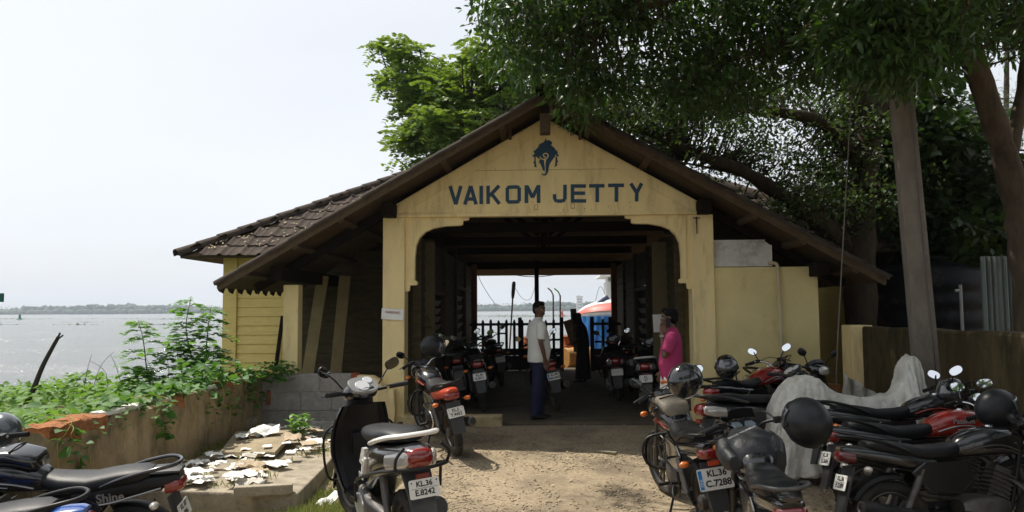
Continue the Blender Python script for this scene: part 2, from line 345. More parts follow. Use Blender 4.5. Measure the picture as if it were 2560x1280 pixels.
for i in range(4):
    for k in range(4): mb = MB(); mb.box((-3.3+2.2*i, -5.52, 6+5*k), (1.1, 0.1, 2.2)); mb.build('window', m_dark, tw, False)

# ================================================================== jetty building
YF = 11.5; YV = 10.85; YB = 21.6; XL = -1.83; XR = 2.07
JB = empty('jetty_building', (0.1, YF, 0), 'yellow jetty hall with tiled gable roof lettered VAIKOM JETTY', 'building')
def part(mb, name, mat, parent=JB, smooth=False, bev=0, **k):
    o = mb.build(name, mat, None, smooth, **k); o.parent = parent; o.matrix_parent_inverse = Matrix.Translation(-JB.location) if parent is JB else Matrix()
    if bev: bevel(o, bev)
    return o
XC = PY(1367.5, 600, YF).x
def mirror(p): return Vector((2*XC-p.x, p.y, p.z))
# roof planes
RG = PY(1362, 236, YV); EL = PY(540, 712, YV); SL = (RG.z-EL.z)/(RG.x-EL.x); XRG = RG.x; ZR = RG.z; XE = RG.x-EL.x
def zmain(x): return ZR-SL*abs(x-XRG)
WE = 13.9; HC = PY(450, 640, WE); WXL = HC.x; WZ = HC.z; WXR = 2*XRG-WXL; TW = 0.577; WB = 22.2; WM = (WE+WB)/2; WRZ = WZ+TW*(WM-WE)
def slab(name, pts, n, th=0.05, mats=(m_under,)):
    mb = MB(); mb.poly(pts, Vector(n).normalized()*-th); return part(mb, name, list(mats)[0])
xv = (ZR-WZ)/SL                                          # where main slope meets the wing eave level
nl = Vector((-SL, 0, 1)).normalized(); nr = Vector((SL, 0, 1)).normalized()
def rp(x, y): return Vector((x, y, zmain(x)))
yv = WE+(ZR-WZ)/TW
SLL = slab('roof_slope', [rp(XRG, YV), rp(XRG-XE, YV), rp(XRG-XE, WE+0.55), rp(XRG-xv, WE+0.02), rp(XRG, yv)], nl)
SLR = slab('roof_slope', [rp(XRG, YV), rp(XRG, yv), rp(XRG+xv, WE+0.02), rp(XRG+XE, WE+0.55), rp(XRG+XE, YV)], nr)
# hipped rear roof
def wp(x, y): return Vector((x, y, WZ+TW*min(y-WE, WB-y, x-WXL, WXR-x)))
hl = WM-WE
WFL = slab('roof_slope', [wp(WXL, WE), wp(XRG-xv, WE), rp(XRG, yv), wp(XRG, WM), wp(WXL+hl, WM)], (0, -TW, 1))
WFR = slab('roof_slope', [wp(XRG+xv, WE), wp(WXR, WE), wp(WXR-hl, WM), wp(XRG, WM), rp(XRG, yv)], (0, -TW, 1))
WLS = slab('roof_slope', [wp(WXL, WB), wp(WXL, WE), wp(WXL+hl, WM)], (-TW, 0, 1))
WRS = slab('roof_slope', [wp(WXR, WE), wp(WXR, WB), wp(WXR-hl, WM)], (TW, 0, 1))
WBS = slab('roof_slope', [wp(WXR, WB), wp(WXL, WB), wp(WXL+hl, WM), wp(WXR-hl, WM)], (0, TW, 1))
# tile: ribbed clay tile, exposed .36 x .40
tmb = MB(); pr = [(-.18, .035), (-.155, .05), (-.125, .035), (-.10, .012), (-.02, .010), (.0, .022), (.02, .010), (.10, .012), (.14, .012), (.18, .033)]
for k, (yy, zz) in enumerate(((-.225, .022), (.225, .0))): tmb.v += [(x, yy, z+zz) for x, z in pr]
nn = len(pr); tmb.v += [(x, -.225, z-.012+.022) for x, z in pr]
tmb.f = [(i, i+1, nn+i+1, nn+i) for i in range(nn-1)]+[(2*nn+i, 2*nn+i+1, i+1, i) for i in range(nn-1)]; tmb.mi = [0]*len(tmb.f)
tile_o = tmb.build('tile', m_tile, None, True, ang=60, fix=False); tile_me = tile_o.data; bpy.data.objects.remove(tile_o)
def put_tile(parent, origin, ux, us, i, j, me=tile_me, name='tile', jit=True):
    n_ = ux.cross(us).normalized(); o = link(name, me, parent)
    c = origin+ux*(0.36*i)+us*(0.40*j)+n_*0.012
    rot = Matrix((ux, us, n_)).transposed()
    if jit: rot = rot @ Matrix.Rotation(random.uniform(-.02, .02), 3, 'Z') @ Matrix.Rotation(random.uniform(-.012, .012), 3, 'X'); c = c+n_*random.uniform(0, .008)
    o.matrix_world = Matrix.Translation(c) @ rot.to_4x4()
    o.parent = parent; o.matrix_parent_inverse = Matrix(); o.matrix_basis = Matrix.Translation(c) @ rot.to_4x4(); return o
us = Vector((0, 1, TW)).normalized()
for j in range(11):
    run = (0.15+0.40*j)*us.y
    for i in range(14):
        x = WXL+0.2+0.36*i; y = WE+run
        if x-0.12 < WXL+run or y > WM-0.1 or (x > XRG-xv and y < WE+(zmain(x)-WZ)/TW-0.1): continue
        put_tile(WFL, Vector((x, y, WZ+TW*run)), Vector((1, 0, 0)), us, 0, 0)
def tile_field(name, parent, o, ux, us, ni, nj, keep):
    V0 = np.array([v.co[:] for v in tile_me.vertices]); Vs = []; Fs = []; F0 = [tuple(p.vertices) for p in tile_me.polygons]; n_ = ux.cross(us).normalized(); A = np.array(Matrix((ux, us, n_)).transposed()); off = 0
    for j in range(nj):
        for i in range(ni):
            c = o+ux*(0.36*(i+.5))+us*(0.40*(j+.45))+n_*(0.012+random.uniform(0, .006))
            if not keep(c): continue
            Vs.append(V0 @ A.T+np.array(c)); Fs.append(np.array(F0)+off); off += len(V0)
    f = npmesh(name, np.concatenate(Vs), np.concatenate(Fs), m_tile, parent); f['kind'] = 'stuff'; return f
usl = Vector((1, 0, SL)).normalized(); usr = Vector((-1, 0, SL)).normalized()
tile_field('tile_rows', SLL, rp(XRG-XE, yv), Vector((0, -1, 0)), usl, int((yv-YV)/.36), int(XE*1.15/.40), lambda c: c.y < WE+max(0.3, (zmain(c.x)-WZ)/TW))
tile_field('tile_rows', SLR, rp(XRG+XE, YV), Vector((0, 1, 0)), usr, int((yv-YV)/.36), int(XE*1.15/.40), lambda c: c.y < WE+max(0.3, (zmain(c.x)-WZ)/TW))
tile_field('tile_rows', WLS, wp(WXL, WB), Vector((0, -1, 0)), Vector((1, 0, TW)).normalized(), int((WB-WE)/.36), 12, lambda c: c.x-WXL < min(c.y-WE, WB-c.y)-.05)
tile_field('tile_rows', WFR, wp(XRG+xv-3.4, WE), Vector((1, 0, 0)), us, 28, 12, lambda c: c.y-WE < WXR-c.x and c.y < WM and (c.x > XRG+xv or c.y > WE+(zmain(c.x)-WZ)/TW))
# caps: hip, ridge and verge tiles
def cap_mesh(L, r, name):
    mb = MB(); rs = []
    for k, (yy, sc) in enumerate(((-L/2, 1.12), (-L/2+.03, 1.12), (L/2, .92))): rs.append([(r*sc*math.cos(a), yy, r*sc*math.sin(a)*.8) for a in np.linspace(-.25, PI+.25, 9)])
    mb.rings([[Vector(p) for p in q] for q in rs], caps=False, closed=False); o = mb.build(name, m_tile, None, True, fix=False); me = o.data; bpy.data.objects.remove(o)
    return me
capm = cap_mesh(.46, .12, 'ridge_tile'); vcap = cap_mesh(.44, .075, 'verge_tile')
def caps(parent, a, b, me, name, step, lift=.03):
    a = Vector(a); b = Vector(b); d = (b-a); n_ = max(1, int(d.length/step)); dn = d.normalized(); x = dn.cross(Vector((0, 0, 1))).normalized(); z = x.cross(dn)
    for k in range(n_):
        o = link(name, me, parent); o.matrix_basis = Matrix.Translation(a+d*((k+.5)/n_)+z*(lift+random.uniform(-.004, .006))) @ Matrix((x, dn, z)).transposed().to_4x4() @ Matrix.Rotation(random.uniform(-.03, .03), 4, 'Z')
caps(WFL, wp(WXL, WE)+Vector((-.03, -.03, 0)), wp(WXL+hl, WM), capm, 'ridge_tile', .40)
caps(WFR, wp(WXR, WE), wp(WXR-hl, WM), capm, 'ridge_tile', .40)
caps(WFL, wp(WXL+hl, WM), wp(WXR-hl, WM), capm, 'ridge_tile', .40)
caps(SLL, rp(XRG, YV-.05), rp(XRG, yv), capm, 'ridge_tile', .40)
caps(SLL, rp(XRG-XE, YV+.06), rp(XRG-.1, YV+.06), vcap, 'verge_tile', .38, .01)
caps(SLR, rp(XRG+XE, YV+.06), rp(XRG+.1, YV+.06), vcap, 'verge_tile', .38, .01)
# ragged clay edge along the left eave
for k in range(9):
    mb = MB(); y = YV+.1+.36*k; x = XRG-XE
    mb.poly([Vector((x-.02, y, zmain(x)-.02)), Vector((x-.02, y+.30, zmain(x)-.02)), Vector((x-.03, y+.24, zmain(x)-.10-random.uniform(0, .03))), Vector((x-.03, y+.10, zmain(x)-.09))], (-.012, 0, 0)); part(mb, 'eave_tile', m_tile, SLL)
# purlins along the roof, wall plates, rafters
for sgn in (-1, 1):
    for k, dx in enumerate((0.62, 1.45, 2.9, 3.55, 4.25)):
        x = XRG+sgn*dx; mb = MB(); mb.box((0, 0, 0), (0.09, 3.6 if dx > 3 else 5.4, 0.075), None)
        o = part(mb, 'purlin', m_wood, bev=.006); o.matrix_basis = Matrix.Translation((x, YV+.02+(1.8 if dx > 3 else 2.7), zmain(x)-.098)) @ Matrix.Rotation(sgn*math.atan(SL), 4, 'Y')
    for dx, zc in ((2.30, None), (3.92, None)):
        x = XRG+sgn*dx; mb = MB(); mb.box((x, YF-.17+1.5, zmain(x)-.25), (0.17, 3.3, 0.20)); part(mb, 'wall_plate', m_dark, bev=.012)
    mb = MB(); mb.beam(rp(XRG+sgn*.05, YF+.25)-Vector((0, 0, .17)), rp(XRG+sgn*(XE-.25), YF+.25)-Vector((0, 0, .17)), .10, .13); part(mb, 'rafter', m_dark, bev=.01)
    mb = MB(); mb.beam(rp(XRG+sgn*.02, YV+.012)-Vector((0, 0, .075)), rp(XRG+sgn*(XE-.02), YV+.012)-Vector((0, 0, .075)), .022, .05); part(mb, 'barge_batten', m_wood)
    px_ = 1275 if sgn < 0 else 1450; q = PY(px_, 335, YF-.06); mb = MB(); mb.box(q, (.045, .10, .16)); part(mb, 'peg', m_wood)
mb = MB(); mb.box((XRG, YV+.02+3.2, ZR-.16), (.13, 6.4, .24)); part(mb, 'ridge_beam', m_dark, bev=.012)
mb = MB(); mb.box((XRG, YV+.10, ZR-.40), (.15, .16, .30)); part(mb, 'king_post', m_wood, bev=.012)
q = PY(1378, 300, YV+.02); q2 = PY(1378, 212, YV+.02); mb = MB(); mb.box2((q.x-.022, YV-.02, q.z), (q.x+.022, YV+.02, q2.z)); part(mb, 'finial_stake', m_wood)
# gable
zb0 = PY(985, 536, YF).z; gl = PY(978, 505, YF); pts = [Vector((gl.x, YF, zb0)), Vector((2*XC-gl.x, YF, zb0)), Vector((2*XC-gl.x, YF, zmain(2*XC-gl.x)-.18)), Vector((XRG, YF, ZR-.17)), Vector((gl.x, YF, zmain(gl.x)-.18))]
mb = MB(); mb.poly(pts, (0, .14, 0)); part(mb, 'gable_wall', m_yel)
for sgn in (-1, 1):                                       # raised border along the slope
    x1 = XRG+sgn*.10; x2 = XRG+sgn*2.2; a = Vector((x1, YF-.006, zmain(x1)-.20)); c = Vector((x2, YF-.006, zmain(x2)-.20)); dn = Vector((0, 0, -.17))
    mb = MB(); mb.poly([a, c, c+dn, a+dn], (0, -.014, 0)); part(mb, 'gable_border', m_yel)
mb = MB(); mb.box2((gl.x+.02, YF-.035, zb0-.05), (2*XC-gl.x-.02, YF+.12, zb0-.002)); part(mb, 'lintel_moulding', m_yel, bev=.006)
mb = MB(); mb.box2((XL-.2, YF+.12, zb0-.05), (XR+.2, YF+.26, zb0+.14)); part(mb, 'lintel_beam', m_dark)
# pillars + bracket arches
pl = [PY(957, 700, YF).x, PY(1012, 700, YF).x]
for sgn in (0, 1):
    a, b_ = pl if not sgn else (2*XC-pl[1], 2*XC-pl[0])
    mb = MB(); mb.box2((a, YF-.015, -.05), (b_, YF+.30, zb0-.052)); part(mb, 'pillar', m_yel, bev=.012)
    mb = MB(); mb.box2((a-.035, YF-.06, -.05), (b_+.03, YF+.33, .16)); part(mb, 'pillar_base', m_yel, bev=.015)
def bz(x, y): return PY(920+x/4.924, 500+y/4.924, YF)
arch1 = [(448, 172), (1290, 172), (1288, 192), (1246, 196), (1240, 238), (1215, 248), (1170, 250), (1166, 298), (1140, 312), (950, 320), (800, 350), (700, 395), (630, 470), (592, 560), (578, 700), (575, 990), (600, 1000), (606, 1025), (596, 1048), (512, 1050), (506, 1112), (495, 1124), (448, 1126)]
arch2 = [(512, 255), (1168, 250), (1163, 298), (1138, 309), (950, 316), (797, 346), (697, 391), (626, 466), (588, 558), (574, 700), (571, 985), (512, 985)]
for sgn in (0, 1):
    for nm, ar, y0 in (('arch_bracket', arch1, .03), ('arch_panel', arch2, .012)):
        P_ = [bz(*q) for q in ar]; P_ = [mirror(q) for q in P_] if sgn else P_
        mb = MB(); mb.poly([Vector((q.x, YF+y0, q.z)) for q in P_], (0, .075 if nm == 'arch_bracket' else .016, 0)); part(mb, nm, m_yel)
# lettering (painted strokes)
def lz(x, y): q = PY(900+x/2.56, 200+y/2.56, YF); return Vector((q.x, YF-.003, q.z))
def strokes(lines, wd, mat, name, y=YF-.003, fn=lz, th=.003):
    mb = MB()
    for ln in lines:
        P_ = [fn(*q) for q in ln]
        for a, c in zip(P_[:-1], P_[1:]):
            d = (c-a).normalized(); s_ = Vector((-d.z, 0, d.x))*(wd/2); e = d*(wd*.02)
            k = len(mb.v)//8*.00004; A = [a-s_-e, a+s_-e, c+s_+e, c-s_+e]; mb.poly([Vector((v.x, y-k, v.z)) for v in A], (0, -th, 0))
    return part(mb, name, mat)
U = 25/2.56*YF/FPX*0.92
L_ = {'V': [[(577, 680), (613, 796)], [(613, 796), (646, 679)]], 'A': [[(671, 797), (709, 679)], [(709, 679), (743, 796)], [(686, 762), (730, 762)]], 'I': [[(776, 678), (776, 794)]],
      'K': [[(820, 677), (820, 793)], [(890, 677), (830, 742)], [(842, 728), (892, 793)]],
      'O': [[(943, 690), (943, 778)], [(1019, 689), (1019, 776)], [(943, 690), (958, 686), (1004, 685), (1019, 689)], [(943, 778), (958, 781), (1004, 780), (1019, 776)]],
      'M': [[(1065, 674), (1065, 788)], [(1143, 673), (1143, 787)], [(1068, 680), (1104, 752)], [(1104, 752), (1140, 680)]],
      'J': [[(1312, 671), (1311, 765)], [(1311, 765), (1296, 775), (1258, 775), (1246, 766)], [(1246, 766), (1245, 732)]],
      'E': [[(1360, 670), (1360, 783)], [(1350, 679), (1445, 679)], [(1350, 725), (1440, 725)], [(1350, 774), (1447, 774)]],
      'T': [[(1467, 678), (1564, 677)], [(1518, 678), (1518, 781)]], 'T2': [[(1588, 675), (1689, 674)], [(1641, 675), (1641, 779)]],
      'Y': [[(1733, 663), (1771, 722)], [(1771, 722), (1802, 662)], [(1771, 715), (1770, 777)]]}
for k, v in L_.items(): strokes(v, U, m_navy, 'painted_letter')
# painted emblem
def ez(x, y): q = PY(1300+x/9.146, 320+y/9.146, YF); return Vector((q.x, YF-.003, q.z))
em = [(585, 232), (606, 288), (645, 280), (690, 290), (728, 322), (737, 352), (722, 380), (702, 395), (760, 430), (808, 485), (822, 522), (862, 498), (845, 545), (872, 560), (846, 585), (885, 612), (888, 640), (852, 652), (815, 605), (800, 650), (760, 705), (692, 800), (662, 880), (645, 1000), (615, 1060), (585, 1085), (550, 1092), (512, 1078), (484, 1045), (518, 1038), (530, 1062), (556, 1058), (582, 1030), (566, 1006), (520, 955), (492, 880), (466, 820), (430, 782), (438, 746), (470, 726), (402, 682), (368, 655), (322, 666), (286, 648), (292, 622), (328, 610), (330, 580), (304, 526), (340, 516), (392, 465), (420, 430), (440, 366), (470, 375), (478, 345), (512, 345), (552, 312), (572, 272)]
EM = empty('emblem', (0, 0, 0)); EM.parent = JB; EM.matrix_parent_inverse = Matrix.Translation(-JB.location)
mb = MB(); mb.poly([ez(*q) for q in em], (0, -.003, 0)); part(mb, 'head_shape', m_navy, EM)
for ar in ([(326, 662), (358, 662), (362, 780), (382, 906), (345, 890), (308, 886), (334, 850), (302, 772), (330, 762)], [(816, 648), (846, 648), (850, 730), (876, 782), (846, 786), (850, 858), (820, 870), (778, 908), (804, 840)]):
    mb = MB(); mb.poly([ez(*q) for q in ar], (0, -.003, 0)); part(mb, 'tassel', m_navy, EM)
o = strokes([[(452, 655), (480, 700), (540, 722), (605, 700), (640, 660), (644, 620), (620, 588), (580, 580), (540, 600), (532, 635), (556, 662), (590, 664)]], 24/9.146*YF/FPX, m_yel, 'curl', y=YF-.0066, fn=ez); o.parent = EM; o.matrix_parent_inverse = Matrix()
mb = MB(); mb.poly([Vector((v.x, YF-.0066, v.z)) for v in (ez(545, 722), ez(600, 715), ez(582, 830), ez(584, 1020), ez(556, 1054), ez(572, 930), ez(552, 800))], (0, -.003, 0)); part(mb, 'trunk_stripe', m_yel, EM)
# joint line, nail heads and small marks on the gable
q0, q1 = PY(1130, 428, YF), PY(1600, 424, YF); mb = MB(); mb.box2((q0.x, YF-.004, q0.z), (q1.x, YF-.0005, q0.z+.006)); part(mb, 'joint_line', M('old_crack', (.33, .23, .11), .9, var=.3, scale=20, world=True))
for px_, py_ in ((1340, 518), (1432, 515)):
    q_ = PY(px_, py_, YF); mb = MB()
    for a_, b_ in (((-.03, -.04), (-.022, .04)), ((.022, -.04), (.03, .04)), ((-.022, .032), (.022, .04)), ((-.022, -.04), (.022, -.032))): mb.box2((q_.x+a_[0], YF-.006, q_.z+a_[1]), (q_.x+b_[0], YF-.0005, q_.z+b_[1]))
    part(mb, 'old_bracket_mark', MATS['old_crack'])
for k in range(34):
    q_ = PY(random.uniform(1010, 1730), random.uniform(505, 528) if k % 2 else random.uniform(420, 430), YF); mb = MB(); mb.box(q_+Vector((0, -.002, 0)), (random.uniform(.008, .018), .004, random.uniform(.008, .016))); part(mb, 'paint_chip', MATS['old_crack'])
# hall floor, threshold, side walls of lapped planks, windows
mb = MB(); mb.box2((XL-.25, YF-.12, -.3), (XR+.25, YB+.4, .065)); part(mb, 'hall_floor', m_floor, bev=.025)
def plank_wall(x, y0, y1, z0, z1, face, posts, skip=()):
    zs = np.arange(z0, z1-.05, .172)
    for a, c in zip(posts[:-1], posts[1:]):
        for zz in zs:
            if any(s[0] < (a+c)/2 < s[1] and s[2] < zz+.09 < s[3] for s in skip): continue
            mb = MB(); L = c-a-.1; yc = (a+c)/2; tilt = Matrix.Rotation(-face*.13, 3, 'Y')
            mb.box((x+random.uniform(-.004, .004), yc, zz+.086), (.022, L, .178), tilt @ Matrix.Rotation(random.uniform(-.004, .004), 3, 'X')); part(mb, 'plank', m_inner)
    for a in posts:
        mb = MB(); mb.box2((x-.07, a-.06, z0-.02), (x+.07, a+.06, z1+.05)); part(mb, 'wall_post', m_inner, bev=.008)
ps = [YF+.5, 13.4, 15.2, 17.2, 19.4, YB]
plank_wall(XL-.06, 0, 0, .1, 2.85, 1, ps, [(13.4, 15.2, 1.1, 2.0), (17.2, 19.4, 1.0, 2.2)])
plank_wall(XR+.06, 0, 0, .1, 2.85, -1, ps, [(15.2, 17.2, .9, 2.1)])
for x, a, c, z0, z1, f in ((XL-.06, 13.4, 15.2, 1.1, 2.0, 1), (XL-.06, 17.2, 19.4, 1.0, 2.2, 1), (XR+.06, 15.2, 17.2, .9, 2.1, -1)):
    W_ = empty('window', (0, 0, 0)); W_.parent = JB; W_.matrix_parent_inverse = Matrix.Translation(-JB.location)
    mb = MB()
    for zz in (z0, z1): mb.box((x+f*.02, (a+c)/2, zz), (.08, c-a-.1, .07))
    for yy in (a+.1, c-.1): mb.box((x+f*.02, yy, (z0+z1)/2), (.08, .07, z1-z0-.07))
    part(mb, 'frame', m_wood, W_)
    mb = MB(); mb.box2((x-f*.045, a+.05, z0-.03), (x-f*.065, c-.05, z1+.03)); part(mb, 'added_light_block', m_dark, W_)  # dark board added to keep light from passing between the slats
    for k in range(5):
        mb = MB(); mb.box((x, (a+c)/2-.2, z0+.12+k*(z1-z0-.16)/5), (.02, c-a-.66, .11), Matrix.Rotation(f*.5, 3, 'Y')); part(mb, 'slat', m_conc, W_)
# wooden box-end fittings at far opening, centre post, end boards
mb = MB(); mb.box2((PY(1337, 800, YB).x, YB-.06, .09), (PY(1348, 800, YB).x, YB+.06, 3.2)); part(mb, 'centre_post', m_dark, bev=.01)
for x in (XL+.03, XR-.03):
    mb = MB(); mb.box2((x-.07, YB-.08, .09), (x+.07, YB+.08, 2.95)); part(mb, 'end_post', M('orange_painted_post', (0.20, 0.075, 0.03), .7, var=.2, scale=5, world=True), bev=.01)
zt = PY(1350, 672, YB).z
for k in range(7):
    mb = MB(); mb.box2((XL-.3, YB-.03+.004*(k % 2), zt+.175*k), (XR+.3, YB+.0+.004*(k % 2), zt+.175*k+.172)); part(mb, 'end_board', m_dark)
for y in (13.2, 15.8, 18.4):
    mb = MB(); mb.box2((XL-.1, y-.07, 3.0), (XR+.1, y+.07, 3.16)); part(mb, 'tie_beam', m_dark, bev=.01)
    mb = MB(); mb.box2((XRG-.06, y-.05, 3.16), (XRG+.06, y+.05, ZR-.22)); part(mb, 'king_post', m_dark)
    for sgn in (-1, 1):
        mb = MB(); mb.beam((XRG+sgn*.1, y, 3.2), (XRG+sgn*1.0, y, zmain(XRG+sgn*1.0)-.2), .07, .09); part(mb, 'strut', m_dark)
# wing walls
YW = 14.5; wl = PY(557, 800, YW).x; wl2 = PY(592, 800, YW).x
mb = MB(); mb.box2((wl, YW-.03, -.1), (wl2, YW+.22, WZ+.2)); part(mb, 'corner_post', m_yelw, bev=.01)
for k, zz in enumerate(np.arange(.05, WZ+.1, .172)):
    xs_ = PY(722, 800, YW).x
    for x0_, x1_, m_ in ((wl2, xs_-.06, m_yelw), (xs_+.06, XL-.2, m_inner)):  # right-hand planks darker: the bay's shadow is put into their colour
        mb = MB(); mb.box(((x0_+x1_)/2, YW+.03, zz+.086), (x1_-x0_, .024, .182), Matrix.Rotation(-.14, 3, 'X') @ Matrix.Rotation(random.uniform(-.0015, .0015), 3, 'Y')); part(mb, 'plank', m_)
xs_ = PY(722, 800, YW).x; mb = MB(); mb.box2((xs_-.06, YW-.02, -.1), (xs_+.06, YW+.1, WZ+.2)); part(mb, 'wall_post', m_yelw)  # post added where yellow planks change to the shade-coloured ones
mb = MB(); mb.box2((wl, YW+.05, -.1), (wl+.1, WB-.5, WZ+.25)); part(mb, 'side_wall', m_yelw)
mb = MB(); mb.box2((wl, WB-.6, -.1), (XL-.2, WB-.5, WZ+.2)); part(mb, 'back_wall', m_yelw)
mb = MB(); mb.box2((XR+.2, YW, -.1), (2*XRG-wl, YW+.1, WZ+.2)); part(mb, 'wing_wall', m_yelw)
mb = MB(); mb.box2((2*XRG-wl-.1, YW+.1, -.1), (2*XRG-wl, WB-.5, WZ+.25)); part(mb, 'side_wall', m_yelw)
# lean-to bay: post, leaning boards, block wall
a = PY(707, 800, YF+.05).x; c = PY(745, 800, YF+.05).x; lt = PY(720, 712, YF+.05).z
mb = MB(); mb.box2((a, YF+.05, -.1), (c, YF+.27, lt)); part(mb, 'lean_to_post', m_yel, bev=.012)
for px0, px1, dy in ((742, 806, 1.5), (818, 862, 1.9)):
    A = PY(px0, 940, YF+dy); Bq = PY(px1-10, 690, YF+dy+.35); mb = MB(); mb.beam((A.x+.1, A.y, 0.0), (Bq.x+.08, Bq.y, Bq.z), .20, .05, up=(0, 1, 0)); part(mb, 'leaning_board', M('shade_toned_board', (.26, .20, .10), .8, var=.2, scale=4, world=True))  # board colour darkened to carry the shade of the bay
mb = MB(); mb.beam(PY(688, 930, YW-.1), PY(707, 790, YW-.1), .07, .03, up=(0, 1, 0)); part(mb, 'loose_batten', m_dark)
# right annex with meter board, pipe
ax0, ax1 = PY(1779, 800, YF).x, PY(2050, 800, YF).x; az = PY(1900, 667, YF).z
mb = MB(); mb.box2((ax0, YF+.03, -.1), (ax1, YF+.25, az)); part(mb, 'annex_wall', m_cream, bev=.01)
bq0, bq1 = PY(1783, 603, YF), PY(1930, 664, YF)
AB = empty('white_panel', (0, 0, 0)); AB.parent = JB; AB.matrix_parent_inverse = Matrix.Translation(-JB.location)
mb = MB(); bxx = [Vector((bq0.x, YF+.06, az+.01)), Vector((bq1.x, YF+.06, az+.01)), Vector((bq1.x, YF+.06, bq0.z-.06)), Vector((bq1.x-.08, YF+.06, bq0.z)), Vector((bq0.x, YF+.06, bq0.z))]; mb.poly(bxx, (0, .1, 0)); part(mb, 'sheet', m_white, AB)
mb = MB(); mb.box2((bq0.x, YF+.045, bq0.z+.002), (bq1.x-.08, YF+.17, bq0.z+.02)); mb.box2((bq1.x+.002, YF+.045, az+.01), (bq1.x+.02, YF+.17, bq0.z-.06)); part(mb, 'edge_strip', m_white, AB)
q = PY(1945, 700, YF); mb = MB(); mb.tube([(q.x-.13, YF-.01, az+.05), (q.x-.03, YF-.01, az+.045), (q.x, YF-.02, az-.05), (q.x, YF-.02, az-.3), (q.x+.02, YF-.02, .9), (q.x+.02, YF-.02, -.08)], .026, 10); part(mb, 'drain_pipe', M('cream_pvc', (.5, .43, .26), .45, var=.1, scale=5), smooth=True)
# chain on right pillar
q = PY(1741, 545, YF-.03); mb = MB(); mb.box(q, (.09, .02, .014)); mb.box(q+Vector((0, 0, -.03)), (.014, .02, .10))
for k in range(6): mb.ball(q+Vector((.004*(k%2), 0, -.09-.026*k)), (.009, .007, .016), 6, 4)
part(mb, 'rusty_chain', M('rust', (.10, .045, .025), .9, var=.3, scale=20))
# kerb piece by the left pillar
a = PY(1150, 1060, YF-.35); c = PY(1255, 1060, YF-.35)
kb = MB().box2((pl[1]+.04, YF-.38, -.05), (c.x, YF-.16, .19)).build('kerb_block', M('dirty_yellow_cement', (.46, .37, .20), .9, var=.15, scale=4, bump=.4, bscale=50, world=True, dirt=(.24, .19, .11), dscale=5, dpos=(.5, .7)), None, False); bevel(kb, .015); tag(kb, 'low yellowed cement kerb at the foot of the left entrance pillar', 'kerb')

# ================================================================== block wall between court and lean-to
BW = empty('block_wall', (PY(800, 1060, YF-.1).x, YF-.1, 0), 'low grey cement block wall with red brick ends beside the entrance', 'wall')
bw0 = PY(648, 1000, YF-.12).x; bw1 = PY(885, 1000, YF-.12).x; z0 = -.02; hB = (PY(760, 933, YF-.12).z-z0)/3
def wpart(mb, name, mat, bev=0): 
    o = mb.build(name, mat, None, False); o.parent = BW; o.matrix_parent_inverse = Matrix.Translation(-BW.location)
    if bev: bevel(o, bev)
    return o
for k in range(3):
    x = bw0-(.28 if k == 1 else 0)
    first = True
    while x < bw1-.02:
        L = .46; x2 = min(x+L, bw1); x1 = max(x, bw0)
        if x2-x1 > .04:
            mb = MB(); mb.box2((x1+.006, YF-.22+random.uniform(-.004, .004), z0+hB*k+.004), (x2-.006, YF-.03, z0+hB*(k+1)-.006)); wpart(mb, 'block', m_block, .01)
        x = x2
mb = MB(); mb.box2((bw0, YF-.208, z0), (bw1, YF-.04, z0+3*hB-.02)); wpart(mb, 'mortar', m_block)
q = PY(671, 995, YF-.23); mb = MB(); mb.box(q, (.06, .03, .20)); wpart(mb, 'brick', m_brick, .006)
q = PY(880, 956, YF-.2); mb = MB(); mb.box((q.x+.03, YF-.13, z0+3*hB-.12), (.085, .2, .24)); wpart(mb, 'brick', m_brick, .006)
pp = [(890, 938), (930, 940), (948, 950), (958, 972), (985, 975), (988, 1030), (985, 1062), (890, 1062)]
mb = MB(); mb.poly([Vector((PY(x, y, YF-.2).x, YF-.215, max(PY(x, y, YF-.2).z, -.02))) for x, y in pp], (0, .19, 0)); wpart(mb, 'plaster_end', m_yel, .012)
# ================================================================== vehicles
v_blk = M('black_plastic', (0.010, 0.010, 0.011), 0.45, spec=.28, var=0.25, scale=9, dirt=(0.026, 0.023, 0.019), dscale=7, dpos=(0.55, 0.9))
v_gloss = M('black_gloss_paint', (0.008, 0.008, 0.010), 0.22, coat=0.8, dirt=(0.020, 0.018, 0.015), dscale=5, dpos=(0.58, 0.95))
v_seat = M('black_seat_vinyl', (0.011, 0.0115, 0.013), 0.45, spec=.3, var=0.2, scale=8, bump=0.15, bscale=160)
v_rub = M('tyre_rubber', (0.018, 0.017, 0.016), 0.85, dirt=(0.09, 0.072, 0.05), dscale=6, dpos=(0.45, 0.75), bump=0.4, bscale=90)
v_met = M('dull_engine_metal', (0.11, 0.105, 0.10), 0.5, metal=0.7, var=0.3, scale=8, dirt=(0.07, 0.055, 0.04), dscale=6)
v_alloy = M('dusty_alloy', (0.10, 0.095, 0.088), 0.5, metal=0.6, dirt=(0.12, 0.095, 0.065), dscale=5)
v_chr = M('chrome', (0.55, 0.55, 0.56), 0.16, metal=1.0)
v_mir = M('mirror_glass', (0.86, 0.88, 0.90), 0.02, metal=1.0)
v_redl = M('red_lens', (0.20, 0.007, 0.005), 0.18, coat=0.6, spec=0.7)
v_amb = M('amber_lens', (0.55, 0.13, 0.015), 0.2, coat=0.5)
v_clr = M('clear_lens', (0.50, 0.47, 0.43), 0.12, metal=0.35, coat=0.8)
v_red = M('red_gloss_paint', (0.27, 0.013, 0.008), 0.25, coat=0.8, var=0.1, scale=4)
v_oran = M('orange_red_plastic', (0.48, 0.055, 0.018), 0.35, coat=0.3, var=0.1, scale=5)
v_maroon = M('maroon_gloss', (0.10, 0.008, 0.01), 0.25, coat=0.7)
